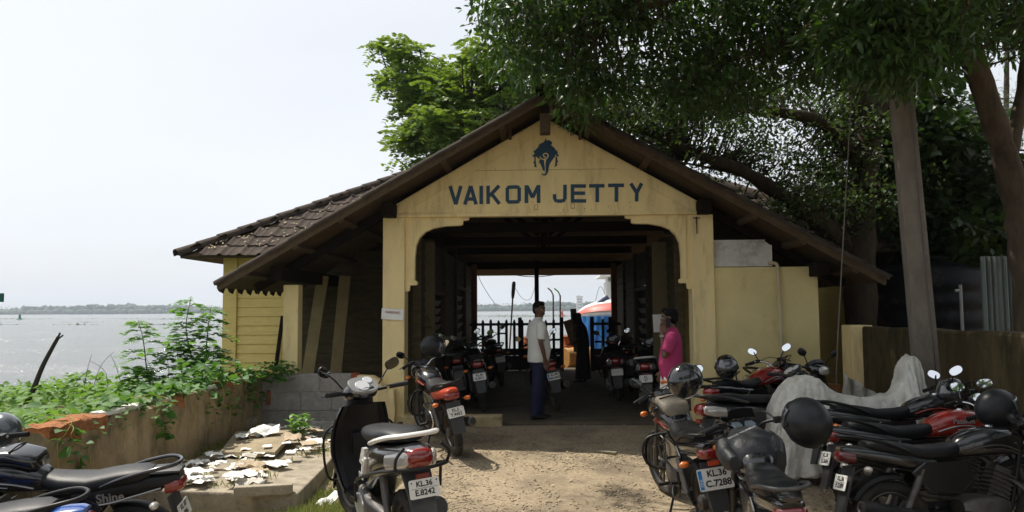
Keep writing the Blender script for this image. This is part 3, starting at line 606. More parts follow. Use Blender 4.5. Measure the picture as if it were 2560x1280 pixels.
v_silv = M('silver_paint', (0.34, 0.34, 0.34), 0.35, metal=0.5, coat=0.4, var=0.1, scale=5)
v_whit = M('white_gloss_paint', (0.74, 0.73, 0.70), 0.28, coat=0.6, var=0.04, scale=5, dirt=(0.45, 0.40, 0.33), dscale=5, dpos=(0.6, 0.85))
v_blue = M('blue_gloss_paint', (0.012, 0.07, 0.30), 0.22, coat=0.8)
v_plate = M('plate_white', (0.70, 0.69, 0.65), 0.5, var=0.05, scale=8, dirt=(0.40, 0.36, 0.29), dscale=9, dpos=(0.6, 0.8))
v_ind = M('plate_blue', (0.02, 0.20, 0.55), 0.5)
v_ink = M('plate_black', (0.012, 0.012, 0.013), 0.5)
v_dial = M('dial_face', (0.55, 0.56, 0.58), 0.35, coat=0.8)
v_lcd = M('lcd_face', (0.16, 0.20, 0.23), 0.2, coat=1.0)
v_dust = M('dusty_khaki_cover', (0.19, 0.165, 0.125), 0.55, var=0.25, scale=5, bump=0.3, bscale=40)
v_bag = M('black_nylon', (0.016, 0.017, 0.02), 0.5, var=0.3, scale=6, bump=0.5, bscale=14)
v_dgrey = M('dark_grey_plastic', (0.030, 0.031, 0.033), 0.55, var=0.2, scale=6, dirt=(0.09, 0.08, 0.065), dscale=5)
WH = {}
def wheel_meshes(Rr, tw, kind):
    k = (Rr, tw, kind)
    if k in WH: return WH[k]
    mb = MB(); prof = []; n_ = 12
    for i in range(n_):
        a = 2*PI*i/n_; prof.append((tw/2*math.copysign(abs(math.cos(a))**.8, math.cos(a)), Rr-tw*.5+math.sin(a)*tw*.5))
    mb.lathe(prof, 'x', seg=36, closed=True)
    for i in range(36):                                    # tread blocks
        a = 2*PI*i/36; mb.box((0, math.cos(a)*(Rr-.002), math.sin(a)*(Rr-.002)), (tw*.62, .022, .008), Matrix.Rotation(a-PI/2, 3, 'X') @ Matrix.Rotation(.5 if i % 2 else -.5, 3, 'Z'))
    t = mb.build('tyre', v_rub, None); tm = t.data; bpy.data.objects.remove(t)
    mb = MB(); ri = Rr-tw*.92; mb.lathe([(-tw*.32, ri+.012), (-tw*.36, ri-.004), (-tw*.2, ri-.016), (tw*.2, ri-.016), (tw*.36, ri-.004), (tw*.32, ri+.012)], 'x', seg=36)
    ns = 6 if kind == 'bike' else 5
    for i in range(ns):
        a = 2*PI*i/ns
        for da in ((-.12, .12) if kind == 'bike' else (0,)):
            mb.beam((0, math.cos(a+da)*.045, math.sin(a+da)*.045), (0, math.cos(a+da*1.6)*(ri-.008), math.sin(a+da*1.6)*(ri-.008)), .022 if kind == 'bike' else .05, .016, up=(1, 0, 0))
    r = mb.build('rim', v_alloy, None); rm = r.data; bpy.data.objects.remove(r)
    mb = MB(); mb.lathe([(-.075, .0), (-.075, .03), (-.05, .062), (.05, .062), (.075, .03), (.075, 0)], 'x', seg=20); h = mb.build('hub', v_met, None); hm = h.data; bpy.data.objects.remove(h)
    WH[k] = (tm, rm, hm); return WH[k]
def wheel(root, y, Rr, tw, kind, M0=None):
    e = bpy.data.objects.new('wheel', None); COL.objects.link(e); e.parent = root; e.matrix_local = (M0 or Matrix()) @ Matrix.Translation((0, y, Rr))
    e.empty_display_size = .1
    for nm, me in zip(('tyre', 'rim', 'hub'), wheel_meshes(Rr, tw, kind)): link(nm, me, e)
    return e
def fender(mb, yc, zc, Rf, a0, a1, w0, w1, th=.006, n_=14):
    rs = []
    for i in range(n_):
        t = i/(n_-1); a = R(a0+(a1-a0)*t); w_ = w0+(w1-w0)*t; ring = []
        for (u, dr) in ((-1, -.035), (-.85, -.008), (-.4, .004), (0, .008), (.4, .004), (.85, -.008), (1, -.035), (.9, -.04), (0, .0), (-.9, -.04)):
            r_ = Rf+dr; ring.append(Vector((u*w_, yc+math.cos(a)*r_, zc+math.sin(a)*r_)))
        rs.append(ring)
    mb.rings(rs); return mb
def mirror_part(root, base, head, M0, shape, tilt=(0, 0), size=(.062, .042)):
    e = bpy.data.objects.new('mirror', None); COL.objects.link(e); e.parent = root; e.matrix_local = M0 or Matrix(); e.empty_display_size = .05
    base = Vector(base); head = Vector(head); mb = MB(); mid = (base+head)/2+Vector((0, .0, .012)); mb.tube([base, mid, head+Vector((0, .02, 0))], .0065, 8); mb.build('stem', v_blk, e)
    rot = Matrix.Rotation(tilt[0], 3, 'Z') @ Matrix.Rotation(-tilt[1], 3, 'X') @ Matrix.Rotation(shape, 3, 'Y')
    mb = MB(); st = []
    for (yy, s) in ((.030, .35), (.026, .7), (.012, .96), (.0, 1.03), (-.006, 1.0)):
        st.append([head+rot @ Vector((size[0]*s*math.copysign(abs(math.cos(a))**.8, math.cos(a)), yy, size[1]*s*math.copysign(abs(math.sin(a))**.8, math.sin(a)))) for a in np.linspace(0, 2*PI, 20, endpoint=False)])
    mb.rings(st); mb.build('shell', v_blk, e)
    mb = MB(); ring = [head+rot @ Vector((size[0]*.92*math.copysign(abs(math.cos(a))**.8, math.cos(a)), -.0075, size[1]*.9*math.copysign(abs(math.sin(a))**.8, math.sin(a)))) for a in np.linspace(0, 2*PI, 20, endpoint=False)]
    mb.add(ring, [tuple(range(20))]); mb.build('glass', v_mir, e, fix=False)
def plate_part(root, P, tilt, lines, style='line', wd=.20, ht=.115, inv=False):
    e = bpy.data.objects.new('number_plate', None); COL.objects.link(e); e.parent = root; e.empty_display_size = .05
    e.matrix_local = Matrix.Translation(P) @ Matrix.Rotation(tilt, 4, 'X') @ Matrix.Rotation(PI/2, 4, 'X')     # local xy = face, z toward the rear
    mb = MB(); rr = .012; out_ = []
    for cx, cy, a0 in ((wd/2-rr, ht/2-rr, 0), (-wd/2+rr, ht/2-rr, 90), (-wd/2+rr, -ht/2+rr, 180), (wd/2-rr, -ht/2+rr, 270)):
        for k in range(4): a = R(a0+30*k); out_.append(Vector((cx+rr*math.cos(a), cy+rr*math.sin(a), 0)))
    mb.poly(out_, (0, 0, .003)); mb.build('panel', v_plate, e, False)
    sz = ht*.40; ox = .018 if style == 'ind' else 0
    if lines[0]: text(lines[0], sz, v_ink, e, Matrix.Translation((ox, ht*.235, .0036)))
    if lines[1]: text(lines[1], sz*1.05, v_ink, e, Matrix.Translation((ox, -ht*.215, .0036)))
    mb = MB()
    if style == 'line': mb.box((0, ht*.015, .0036), (wd*.86, .0022, .001))
    for sx in (-1, 1): mb.lathe([(.003, 0), (.0045, .0), (.0045, .005), (.003, .005)], 'z', (sx*wd*.41, ht*.34, 0), 8)
    mb.build('rule_and_screws', v_ink, e, False)
    if style == 'ind':
        mb = MB(); mb.box((-wd/2+.021, 0, .0036), (.030, ht*.86, .001)); mb.build('blue_band', v_ind, e, False)
        text('IND', sz*.5, v_plate, e, Matrix.Translation((-wd/2+.021, -ht*.13, .0046)) @ Matrix.Rotation(-PI/2, 4, 'Z') , bold=.005)
    return e
def vroot(name, label, group, P, th, lean, back, z=None):
    d = Vector((-math.sin(R(th)), math.cos(R(th)), 0)); p = Vector((P[0], P[1], 0))+d*back; zz = gz(p.y)+.004 if z is None else z
    slope = 0
    if z is None: slope = math.atan((gz(p.y+d.y*.6)-gz(p.y-d.y*.6))/1.2)
    e = empty(name, (0, 0, 0), label, 'scooter' if 'scooter' in name else 'motorcycle', group)
    e.matrix_world = Matrix.Translation((p.x, p.y, zz)) @ Matrix.Rotation(R(th), 4, 'Z') @ Matrix.Rotation(slope, 4, 'X') @ Matrix.Rotation(-R(lean), 4, 'Y'); return e

def motorcycle(label, P, th, lean=9, steer=12, tank=v_gloss, panel=v_gloss, tail=v_gloss, lens=v_redl, plate=('', ''), pstyle='line', pw=.20, ph=.115, z=None,
               decal=None, decal_mat=None, stripe=None, tankbag=None, mirrors=(1, 1), mtilt=((.15, .1), (-.15, .1)), rail=v_blk, muff=v_blk, guard=True, fairing=False, ind=v_amb, flap=v_dgrey, cluster='round', side=None, seat_mat=v_seat, mirshape=.5, tailtop=None):
    r = vroot('motorcycle', label, 'motorcycles and scooters parked at the jetty', P, th, lean, 1.0, z)
    def pt(mb, name, mat, par=None, M0=None, **k):
        o = mb.build(name, mat, par or r, **k)
        if M0 is not None: o.matrix_local = M0
        return o
    MF = Matrix.Translation((0, .52, 0)) @ Matrix.Rotation(R(steer), 4, 'Z') @ Matrix.Translation((0, -.52, 0))
    wheel(r, -.64, .300, .098, 'bike'); wheel(r, .64, .300, .082, 'bike', MF)
    for s in (-1, 1):
        mb = MB(); mb.tube([(s*.085, .655, .31), (s*.085, .60, .50)], .026, 10); mb.tube([(s*.085, .60, .50), (s*.085, .44, .95)], .017, 10); pt(mb, 'fork', v_met, M0=MF)
    mb = MB(); fender(mb, .64, .30, .325, -10, 130, .055, .06); pt(mb, 'front_mudguard', panel, M0=MF)
    # headlamp cowl and cluster
    mb = MB(); mb.loft([(.66, .86, .05, .05), (.645, .87, .085, .085), (.60, .885, .105, .105), (.52, .92, .11, .10), (.47, .95, .085, .07)], 18); 
    if fairing: mb.loft([(.60, 1.01, .05, .012), (.56, 1.00, .09, .04), (.50, .98, .11, .05), (.46, .97, .09, .04)], 14)
    o = pt(mb, 'headlamp_cowl', panel, M0=MF)
    mb = MB(); mb.loft([(.672, .86, .04, .04), (.662, .865, .072, .07), (.645, .87, .08, .078)], 16); b = mb.build('lens', v_clr, o)
    C_ = bpy.data.objects.new('instrument_cluster', None); COL.objects.link(C_); C_.parent = r; C_.matrix_local = MF @ Matrix.Translation((0, .46, 1.0)) @ Matrix.Rotation(R(38), 4, 'X')
    mb = MB(); mb.loft([(-.028, 0, .085, .05, 3), (0, 0, .11, .062, 3), (.014, 0, .11, .062, 3)], 20, axis='z'); mb.build('housing', v_blk, C_)
    if cluster == 'round':
        for sx in (-1, 1):
            mb = MB(); mb.lathe([(.0145, 0), (.018, 0), (.018, .044), (.0145, .048)], 'z', (sx*.052, 0, 0), 20); mb.build('dial', M('dark_dial_face', (.05, .052, .055), .3, coat=.4), C_)
    else:
        for sx in (-1, 1):
            mb = MB(); mb.poly([Vector((sx*.052+x, y, .0145)) for x, y in ((-.045, -.01), (-.02, -.035), (.03, -.035), (.045, .0), (.025, .035), (-.03, .035))], (0, 0, .004)); mb.build('dial', v_lcd, C_)
        mb = MB(); mb.rings([[Vector((x*1.05, .055+.02*math.cos(x*12), .02)) for x in np.linspace(-.11, .11, 9)], [Vector((x, .075+.02*math.cos(x*12), .10)) for x in np.linspace(-.085, .085, 9)]], caps=False, closed=False); mb.build('visor', v_blk, C_)
    # handlebar
    hb = [(-.37, .24, 1.03), (-.24, .29, 1.055), (-.13, .37, 1.03), (-.06, .41, .97), (.06, .41, .97), (.13, .37, 1.03), (.24, .29, 1.055), (.37, .24, 1.03)]
    mb = MB(); mb.tube(hb, .0115, 10, res=5); hbo = pt(mb, 'handlebar', v_chr if fairing is False and cluster == 'round' else v_blk, M0=MF)
    for s in (-1, 1):
        mb = MB(); mb.tube([(s*.25, .287, 1.056), (s*.375, .238, 1.03)], .0185, 12); mb.lathe([(0, 0), (0, .021), (.01, .021), (.01, 0)], 'x', (s*.375, .238, 1.03), 10); mb.build('grip', v_blk, hbo)
        mb = MB(); mb.box((s*.215, .305, 1.055), (.06, .04, .045)); mb.build('switch_block', v_blk, hbo)
        mb = MB(); mb.tube([(s*.21, .335, 1.05), (s*.28, .345, 1.045), (s*.385, .315, 1.02)], .0065, 6); mb.ball((s*.388, .314, 1.02), .009, 6, 4); mb.build('lever', v_met, hbo)
        if mirrors[0 if s < 0 else 1]:
            k = 0 if s < 0 else 1; mirror_part(r, (s*.215, .315, 1.07), (s*.335, .335, 1.19), MF, -s*mirshape, mtilt[k])
    for k_, (xa, xb) in enumerate(((-.20, .03), (.20, -.04), (.22, .05))):
        mb = MB(); mb.tube([(xa, .32, 1.05), (xa*.8, .46+.03*k_, 1.09), (xb, .54, 1.0), (xb*.6, .46, .80), (0, .34, .70)], .0045, 5); pt(mb, 'control_cable', v_blk, M0=MF)
    # tank
    mb = MB(); mb.loft([(.40, .845, .06, .05, 2.4), (.37, .85, .105, .085, 2.6), (.28, .868, .135, .108, 2.6), (.14, .872, .145, .112, 2.7), (0, .855, .135, .10, 2.7), (-.10, .825, .10, .078, 2.6), (-.15, .80, .07, .05, 2.4)], 22)
    T_ = pt(mb, 'fuel_tank', tank, ang=60)
    mb = MB(); mb.lathe([(0, .0), (.008, 0), (.008, .03), (-.012, .034)], 'z', (0, .20, .984), 16); mb.build('filler_cap', v_chr, T_)
    if decal:
        for s in (-1, 1): text(decal, .062, decal_mat or v_silv, T_, Matrix.Translation((s*.1455, .14, .885)) @ Matrix.Rotation(s*R(90), 4, 'Z') @ Matrix.Rotation(PI/2-R(9), 4, 'X') @ Matrix.Shear('XZ', 4, (0, 0)) , bold=.02)
    if stripe:
        for s in (-1, 1):
            mb = MB(); mb.tube([(s*.136, .33, .80), (s*.148, .2, .845), (s*.147, .06, .84), (s*.12, -.07, .80)], .006, 6); mb.tube([(s*.132, .33, .78), (s*.146, .2, .82), (s*.145, .08, .815)], .004, 6); mb.build('stripe', stripe, T_)
    if tankbag:
        mb = MB(); mb.loft([(.34, .985, .09, .03, 4), (.32, .99, .125, .04, 4), (.10, 1.005, .13, .045, 4), (-.05, .965, .12, .05, 4), (-.08, .94, .09, .04, 4)], 20); tb = pt(mb, 'tank_bag', tankbag, ang=50)
        mb = MB(); mb.tube([(-.105, .26, 1.03), (0, .255, 1.045), (.105, .26, 1.03)], .006, 6); mb.tube([(-.11, .08, 1.045), (0, .075, 1.057), (.11, .08, 1.045)], .006, 6)
        mb.tube([(-.125, .3, .965), (-.135, .1, .975), (-.12, -.06, .935)], .007, 6); mb.tube([(.125, .3, .965), (.135, .1, .975), (.12, -.06, .935)], .007, 6); mb.build('seam', v_blk, tb)
    # seat, tail, panels
    mb = MB(); mb.loft([(-.06, .835, .06, .04, 2.6), (-.10, .825, .095, .052, 2.8), (-.22, .80, .125, .058, 3), (-.40, .795, .14, .055, 3), (-.50, .815, .138, .055, 3), (-.60, .835, .13, .052, 3), (-.74, .852, .115, .045, 3), (-.80, .858, .08, .03, 2.6)], 20); pt(mb, 'seat', seat_mat, ang=60)
    mb = MB(); mb.loft([(-.30, .70, .115, .075, 3), (-.50, .735, .13, .072, 3), (-.70, .775, .12, .062, 3), (-.86, .80, .10, .055, 3), (-.95, .815, .082, .045, 3), (-.985, .825, .06, .03, 2.6)], 18); tc_ = pt(mb, 'tail_cowl', tail, ang=55)
    if tailtop:
        mb = MB(); mb.loft([(-.80, .868, .085, .014, 3), (-.90, .872, .085, .016, 3), (-.99, .868, .06, .012, 3)], 12); mb.build('rear_cover', tailtop, tc_)
    mb = MB(); mb.loft([(-.90, .765, .096, .05, 3.2), (-.965, .775, .09, .05, 3.2), (-1.0, .775, .07, .036, 2.8), (-1.008, .775, .04, .02, 2.4)], 18); pt(mb, 'tail_lamp', lens, ang=60)
    if pstyle == 'ind':
        mb = MB(); mb.box((0, -1.0, .708), (.085, .02, .035)); pt(mb, 'reflector', v_oran)
    for s in (-1, 1):
        mb = MB(); pts = [Vector((s*.118, y, z_)) for y, z_ in ((-.08, .74), (-.42, .73), (-.52, .66), (-.40, .52), (-.16, .50), (-.05, .60))]; mb.poly(pts, (s*.028, 0, 0)); o = pt(mb, 'side_panel', panel, smooth=False); bevel(o, .012, 2)
        if side: text(side, .052, v_silv, o, Matrix.Translation((s*.1485, -.27, .62)) @ Matrix.Rotation(s*R(90), 4, 'Z') @ Matrix.Rotation(PI/2, 4, 'X'), bold=.02)
        mb = MB(); mb.tube([(s*.11, -.84, .70), (s*.165, -.86, .69)], .007, 6); o = pt(mb, 'indicator', v_blk); mb = MB(); mb.ball((s*.195, -.865, .69), (.042, .03, .026), 12, 8); mb.build('lens', ind, o)
        mb = MB(); mb.tube([(s*.08, .57, .84), (s*.15, .56, .84)], .007, 6); o = pt(mb, 'indicator', v_blk, M0=MF); mb = MB(); mb.ball((s*.18, .56, .84), (.042, .03, .026), 12, 8); mb.build('lens', ind, o)
        mb = MB(); mb.tube([(s*.135, -.60, .34), (s*.135, -.42, .68)], .016, 10); mb.tube([(s*.135, -.585, .37), (s*.135, -.45, .63)], .029, 10); pt(mb, 'shock_absorber', v_met)
        mb = MB(); mb.tube([(s*.10, -.05, .36), (s*.10, -.64, .30)], .02, 8); pt(mb, 'swingarm', v_blk)
        mb = MB(); mb.tube([(s*.10, -.02, .31), (s*.15, -.02, .31), (s*.16, -.02, .31), (s*.25, -.02, .31)], [.009, .009, .018, .018], 8, smooth=False); pt(mb, 'footrest', v_blk); mb = MB(); mb.tube([(s*.12, -.38, .40), (s*.22, -.40, .42)], .013, 8); pt(mb, 'footrest', v_blk)
    mb = MB(); mb.tube([(-.128, -.50, .80), (-.15, -.66, .865), (-.135, -.86, .915), (-.06, -.97, .925), (.06, -.97, .925), (.135, -.86, .915), (.15, -.66, .865), (.128, -.50, .80)], .0135, 10, flat=1.0); pt(mb, 'grab_rail', rail)
    # rear mudguard + plate
    mb = MB(); fender(mb, -.64, .30, .345, 75, 150, .075, .07); pt(mb, 'rear_mudguard', v_blk)
    mb = MB(); rs = []
    for t in np.linspace(0, 1, 6):
        y = -.93-.11*t; zz = .70-.36*t; w_ = .085-.02*t*t; rs.append([Vector((-w_, y, zz)), Vector((w_, y, zz)), Vector((w_, y+.02, zz)), Vector((-w_, y+.02, zz))])
    mb.rings(rs); pt(mb, 'mud_flap', flap, smooth=False)
    if plate is not None: plate_part(r, (0, -.995, .585), -R(17), plate, pstyle, pw, ph)
    # engine and frame
    mb = MB(); mb.loft([(-.12, .36, .10, .09, 3), (-.02, .37, .13, .12, 3), (.14, .37, .13, .12, 3), (.24, .38, .09, .09, 3)], 16); E_ = pt(mb, 'engine', v_met)
    mb = MB(); mb.beam((0, .14, .46), (0, .24, .68), .12, .12)
    for k in range(6): q = Vector((0, .155+.013*k, .49+.03*k)); mb.box(q, (.19, .17, .008), Matrix.Rotation(R(-24), 3, 'X'))
    mb.build('cylinder', v_met, E_)
    mb = MB(); mb.tube([(0, .44, .90), (0, .36, .60), (0, .25, .32), (0, .02, .26)], .02, 8); mb.tube([(0, .42, .88), (0, 0, .76), (0, -.5, .70), (0, -.85, .74)], .02, 8); pt(mb, 'frame', v_blk)
    mb = MB(); mb.tube([(.05, .27, .60), (.08, .37, .50), (.10, .33, .33), (.14, .18, .26), (.165, -.15, .27), (.17, -.35, .31)], .019, 10); X_ = pt(mb, 'exhaust_pipe', v_met)
    a_ = Vector((.17, -.32, .305)); c_ = Vector((.185, -.93, .42)); mb = MB(); dd = c_-a_; mb.tube([a_, a_+dd*.06, a_+dd*.22, a_+dd*.95, c_], [.022, .045, .058, .058, .048], 16, smooth=False); mb.build('muffler', muff, X_)
    mb = MB(); mb.lathe([(0, .047), (.016, .050), (.020, .034), (.012, .030), (.006, .024), (.022, .022), (.022, .016), (-.02, .015)], 'y', (0, 0, 0), 18); o = mb.build('muffler_tip', v_met, X_); o.matrix_local = Matrix.Translation(c_) @ (dd.normalized().to_track_quat('Y', 'Z').to_matrix().to_4x4()); mb = MB(); mb.lathe([(-.012, 0), (-.012, .016)], 'y', (0, 0, 0), 14); o = mb.build('tail_hole', M('hole_shade_black', (.004, .004, .004), .95), X_); o.matrix_local = Matrix.Translation(c_) @ (dd.normalized().to_track_quat('Y', 'Z').to_matrix().to_4x4())  # black disc paints the shade inside the muffler end
    mb = MB(); mb.beam((-.11, -.02, .40), (-.11, -.62, .37), .03, .07); pt(mb, 'chain_cover', v_blk)
    mb = MB(); mb.tube([(-.08, .02, .28), (-.17-.02*lean/9, -.02, .035)], .011, 8); pt(mb, 'side_stand', v_blk)
    if guard:
        mb = MB(); mb.tube([(-.15, -.34, .62), (-.235, -.42, .63), (-.245, -.76, .60), (-.24, -.80, .48), (-.23, -.52, .33), (-.20, -.36, .36), (-.14, -.30, .40)], .010, 8); pt(mb, 'saree_guard', v_chr if guard == 'chrome' else v_blk)
        mb = MB()
        for s in (-1, 1): mb.tube([(0, .36, .66), (s*.20, .39, .64), (s*.275, .37, .52), (s*.22, .33, .38), (0, .28, .34)], .0125, 8)
        pt(mb, 'crash_bar', v_blk)
    return r

def scooter(label, P, th, lean=6, steer=10, body=v_gloss, trim=v_blk, lens=v_redl, plate=('', ''), pstyle='line', z=None, rail=v_blk, mirrors=(1, 1), mtilt=((.2, .1), (-.2, .1)), graphic=None, bars=True, mirshape=.35, logo=None):
    r = vroot('scooter', label, 'motorcycles and scooters parked at the jetty', P, th, lean, .93, z)
    def pt(mb, name, mat, par=None, M0=None, **k):
        o = mb.build(name, mat, par or r, **k)
        if M0 is not None: o.matrix_local = M0
        return o
    MF = Matrix.Translation((0, .50, 0)) @ Matrix.Rotation(R(steer), 4, 'Z') @ Matrix.Translation((0, -.50, 0))
    wheel(r, -.60, .225, .095, 'scoot'); wheel(r, .62, .225, .09, 'scoot', MF)
    mb = MB(); fender(mb, .62, .225, .255, -5, 150, .06, .075); pt(mb, 'front_mudguard', body, M0=MF)
    mb = MB()
    for s in (-1, 1): mb.tube([(s*.07, .62, .225), (s*.065, .54, .50)], .019, 8)
    pt(mb, 'fork', v_met, M0=MF)
    # leg shield: outer shell and inner panel
    rs = []; ri = []
    for t in np.linspace(0, 1, 12):
        zz = .26+.66*t; yy = .44+.10*math.sin(t*PI*.8)-.13*t*t; hw = .17+.085*math.sin(t*PI*.78)-.05*t*t
        rs.append([Vector((hw*u, yy-.075*abs(u)**2.2, zz)) for u in np.linspace(-1, 1, 11)]+[Vector((hw*.98*u, yy-.02-.075*abs(u)**2.2, zz)) for u in np.linspace(1, -1, 11)])
        ri.append([Vector((hw*.86*u, yy-.035-.055*abs(u)**2, zz)) for u in np.linspace(-1, 1, 9)]+[Vector((hw*.80*u, yy-.075+.01*abs(u), zz)) for u in np.linspace(1, -1, 9)])
    mb = MB(); mb.rings(rs); LS = pt(mb, 'leg_shield', body, ang=50)
    mb = MB(); mb.rings(ri); mb.build('inner_panel', trim, LS)
    mb = MB(); mb.box((0, .40, .62), (.14, .05, .16)); mb.build('glove_box', trim, LS)
    mb = MB(); mb.loft([(.42, .275, .16, .03, 4), (.20, .25, .165, .032, 4), (-.02, .25, .15, .035, 4), (-.10, .27, .12, .05, 3)], 16); pt(mb, 'footboard', trim)
    # rear body
    mb = MB(); mb.loft([(-.02, .50, .09, .22, 3), (-.08, .51, .125, .22, 3), (-.22, .56, .155, .17, 3), (-.40, .615, .172, .135, 3), (-.58, .655, .172, .115, 3), (-.74, .685, .15, .10, 2.8), (-.86, .705, .12, .08, 2.6), (-.92, .715, .08, .055, 2.4)], 22); BD = pt(mb, 'rear_body', body, ang=60)
    mb = MB(); mb.loft([(.02, .755, .07, .035, 2.6), (-.02, .765, .115, .05, 2.8), (-.20, .775, .15, .052, 3), (-.40, .79, .16, .052, 3), (-.56, .815, .15, .05, 3), (-.70, .82, .125, .042, 3), (-.76, .82, .08, .028, 2.6)], 20); pt(mb, 'seat', v_seat, ang=60)
    mb = MB(); mb.tube([(-.165, -.42, .755), (-.178, -.60, .80), (-.16, -.80, .845), (-.09, -.91, .86), (.09, -.91, .86), (.16, -.80, .845), (.178, -.60, .80), (.165, -.42, .755)], .022, 10, flat=.75); pt(mb, 'grab_rail', rail)
    # tail lamp: red centre, clear sides
    mb = MB(); mb.loft([(-.80, .70, .105, .072, 3), (-.925, .712, .088, .062, 3), (-.955, .712, .06, .045, 2.6)], 16); pt(mb, 'tail_lamp', lens, ang=60)
    for s in (-1, 1):
        mb = MB(); mb.loft([(-.70, .672, .028, .050, 2.6, s*.142), (-.82, .69, .030, .058, 2.6, s*.118), (-.90, .705, .024, .05, 2.4, s*.096), (-.93, .71, .012, .03, 2.2, s*.085)], 14); pt(mb, 'indicator', v_clr, ang=60)
        if graphic:
            mb = MB()
            for ar in ([(-.10, .58), (-.24, .70), (-.30, .70), (-.17, .56)], [(-.12, .50), (-.19, .62), (-.23, .61), (-.16, .50)], [(-.17, .49), (-.27, .64), (-.30, .63), (-.21, .49)]):
                mb.poly([Vector((s*(.178 if y < -.2 else .163), y, z_)) for y, z_ in ar], (-s*.03, 0, 0))
            mb.build('graphic', v_whit, BD, False)
            text(graphic, .07, v_whit, BD, Matrix.Translation((s*.186, -.21, .50)) @ Matrix.Rotation(s*R(90), 4, 'Z') @ Matrix.Rotation(PI/2, 4, 'X'), bold=.02)
    # rear flap and plate
    mb = MB(); rs = []
    for t in np.linspace(0, 1, 7):
        y = -.80-.17*math.sin(t*PI*.55); zz = .66-.40*t; w_ = .10-.03*t; rs.append([Vector((-w_, y, zz)), Vector((w_, y, zz)), Vector((w_, y+.03, zz)), Vector((-w_, y+.03, zz))])
    mb.rings(rs); pt(mb, 'rear_mudguard', v_dgrey)
    mb = MB(); mb.box((0, -.945, .60), (.085, .02, .042)); pt(mb, 'reflector', M('dark_red_reflector', (.16, .02, .012), .3))
    if plate is not None: plate_part(r, (0, -.968, .535), -R(10), plate, pstyle)
    # engine, exhaust, belts
    mb = MB(); mb.loft([(.02, .30, .035, .09, 3, -.12), (-.20, .27, .05, .085, 3, -.13), (-.50, .26, .05, .075, 3, -.13), (-.68, .25, .035, .055, 3, -.125)], 14); E_ = pt(mb, 'engine_case', v_met)
    mb = MB(); mb.poly([Vector((-.185, y, z_)) for y, z_ in ((.02, .34), (-.12, .36), (-.20, .30), (-.20, .19), (-.04, .19), (.02, .25))], (.03, 0, 0)); o = mb.build('fan_cover', v_silv, E_, False); bevel(o, .012)
    mb = MB(); a_ = Vector((.15, -.25, .26)); c_ = Vector((.165, -.78, .34)); dd = c_-a_; mb.tube([a_, a_+dd*.15, a_+dd*.3, a_+dd*.93, c_], [.02, .035, .068, .072, .055], 16, smooth=False); X_ = pt(mb, 'muffler', v_dgrey)
    mb = MB(); mb.tube([a_+dd*.45+Vector((.05, 0, .0)), a_+dd*.85+Vector((.05, 0, 0))], .04, 10); mb.build('heat_shield', v_met, X_)
    mb = MB(); mb.tube([(-.12, -.58, .26), (-.12, -.50, .55)], .026, 10); pt(mb, 'shock_absorber', v_met)
    mb = MB(); mb.tube([(-.06, -.1, .2), (-.15, -.02, .03)], .011, 8); mb.tube([(.06, -.2, .2), (.13, -.24, .06), (-.13, -.24, .06), (-.06, -.2, .2)], .010, 8); pt(mb, 'stand', v_blk)
    if bars:
        mb = MB(); mb.tube([(-.15, -.02, .40), (-.215, -.20, .48), (-.215, -.62, .60), (-.18, -.92, .66), (-.06, -1.0, .665), (.06, -1.0, .665), (.18, -.92, .66), (.215, -.62, .60)], .011, 8)
        mb.tube([(.17, -.93, .66), (.175, -.98, .74), (.12, -.98, .80)], .010, 8); mb.tube([(-.17, -.93, .66), (-.175, -.98, .74), (-.12, -.98, .80)], .010, 8); mb.tube([(.12, -.96, .665), (.13, -.90, .52)], .010, 8); mb.tube([(-.2, -.1, .44), (-.19, -.05, .30), (-.12, 0, .24)], .010, 8); pt(mb, 'guard_bar', v_blk)
        mb = MB()
        for s in (-1, 1): mb.tube([(s*.10, .50, .34), (s*.24, .47, .36), (s*.285, .44, .52), (s*.27, .42, .72), (s*.14, .43, .80)], .010, 8)
        pt(mb, 'front_guard', v_blk)
    mb = MB(); mb.loft([(.82, .455, .12, .045, 2.6), (.88, .44, .115, .055, 2.6), (.95, .43, .105, .065, 2.6), (1.0, .42, .09, .06, 2.6)], 18, axis='z'); pt(mb, 'steering_cowl', trim, M0=MF, ang=60)
    # headset
    mb = MB(); mb.loft([(.53, .985, .05, .04, 2.4), (.50, .99, .11, .062, 2.6), (.43, 1.0, .135, .07, 2.8), (.36, 1.005, .12, .058, 2.8), (.31, 1.0, .085, .04, 2.6)], 20); HS_ = pt(mb, 'handlebar_cowl', body, M0=MF, ang=60)
    mb = MB(); mb.loft([(.548, .98, .03, .022, 2.4), (.53, .985, .075, .045, 2.6), (.50, .99, .10, .055, 2.8)], 16); mb.build('headlamp', v_clr, HS_)
    MD = Matrix.Translation((0, .365, 1.06)) @ Matrix.Rotation(R(36), 4, 'X') @ Matrix.Scale(1.2, 4)
    mb = MB(); mb.loft([(-.03, 0, .095, .07, 3), (.0, 0, .10, .075, 3), (.006, 0, .096, .072, 3)], 18, axis='z'); o = mb.build('instrument_cluster', v_silv if graphic else v_dgrey, HS_); o.matrix_local = MD
    for (cx, cy, rr) in ((-.015, -.015, .045), (.045, .03, .03)):
        mb = MB(); mb.lathe([(.006, 0), (.012, 0), (.012, rr), (.006, rr+.004)], 'z', (cx, cy, 0), 20); q = mb.build('dial', v_dial, HS_); q.matrix_local = MD
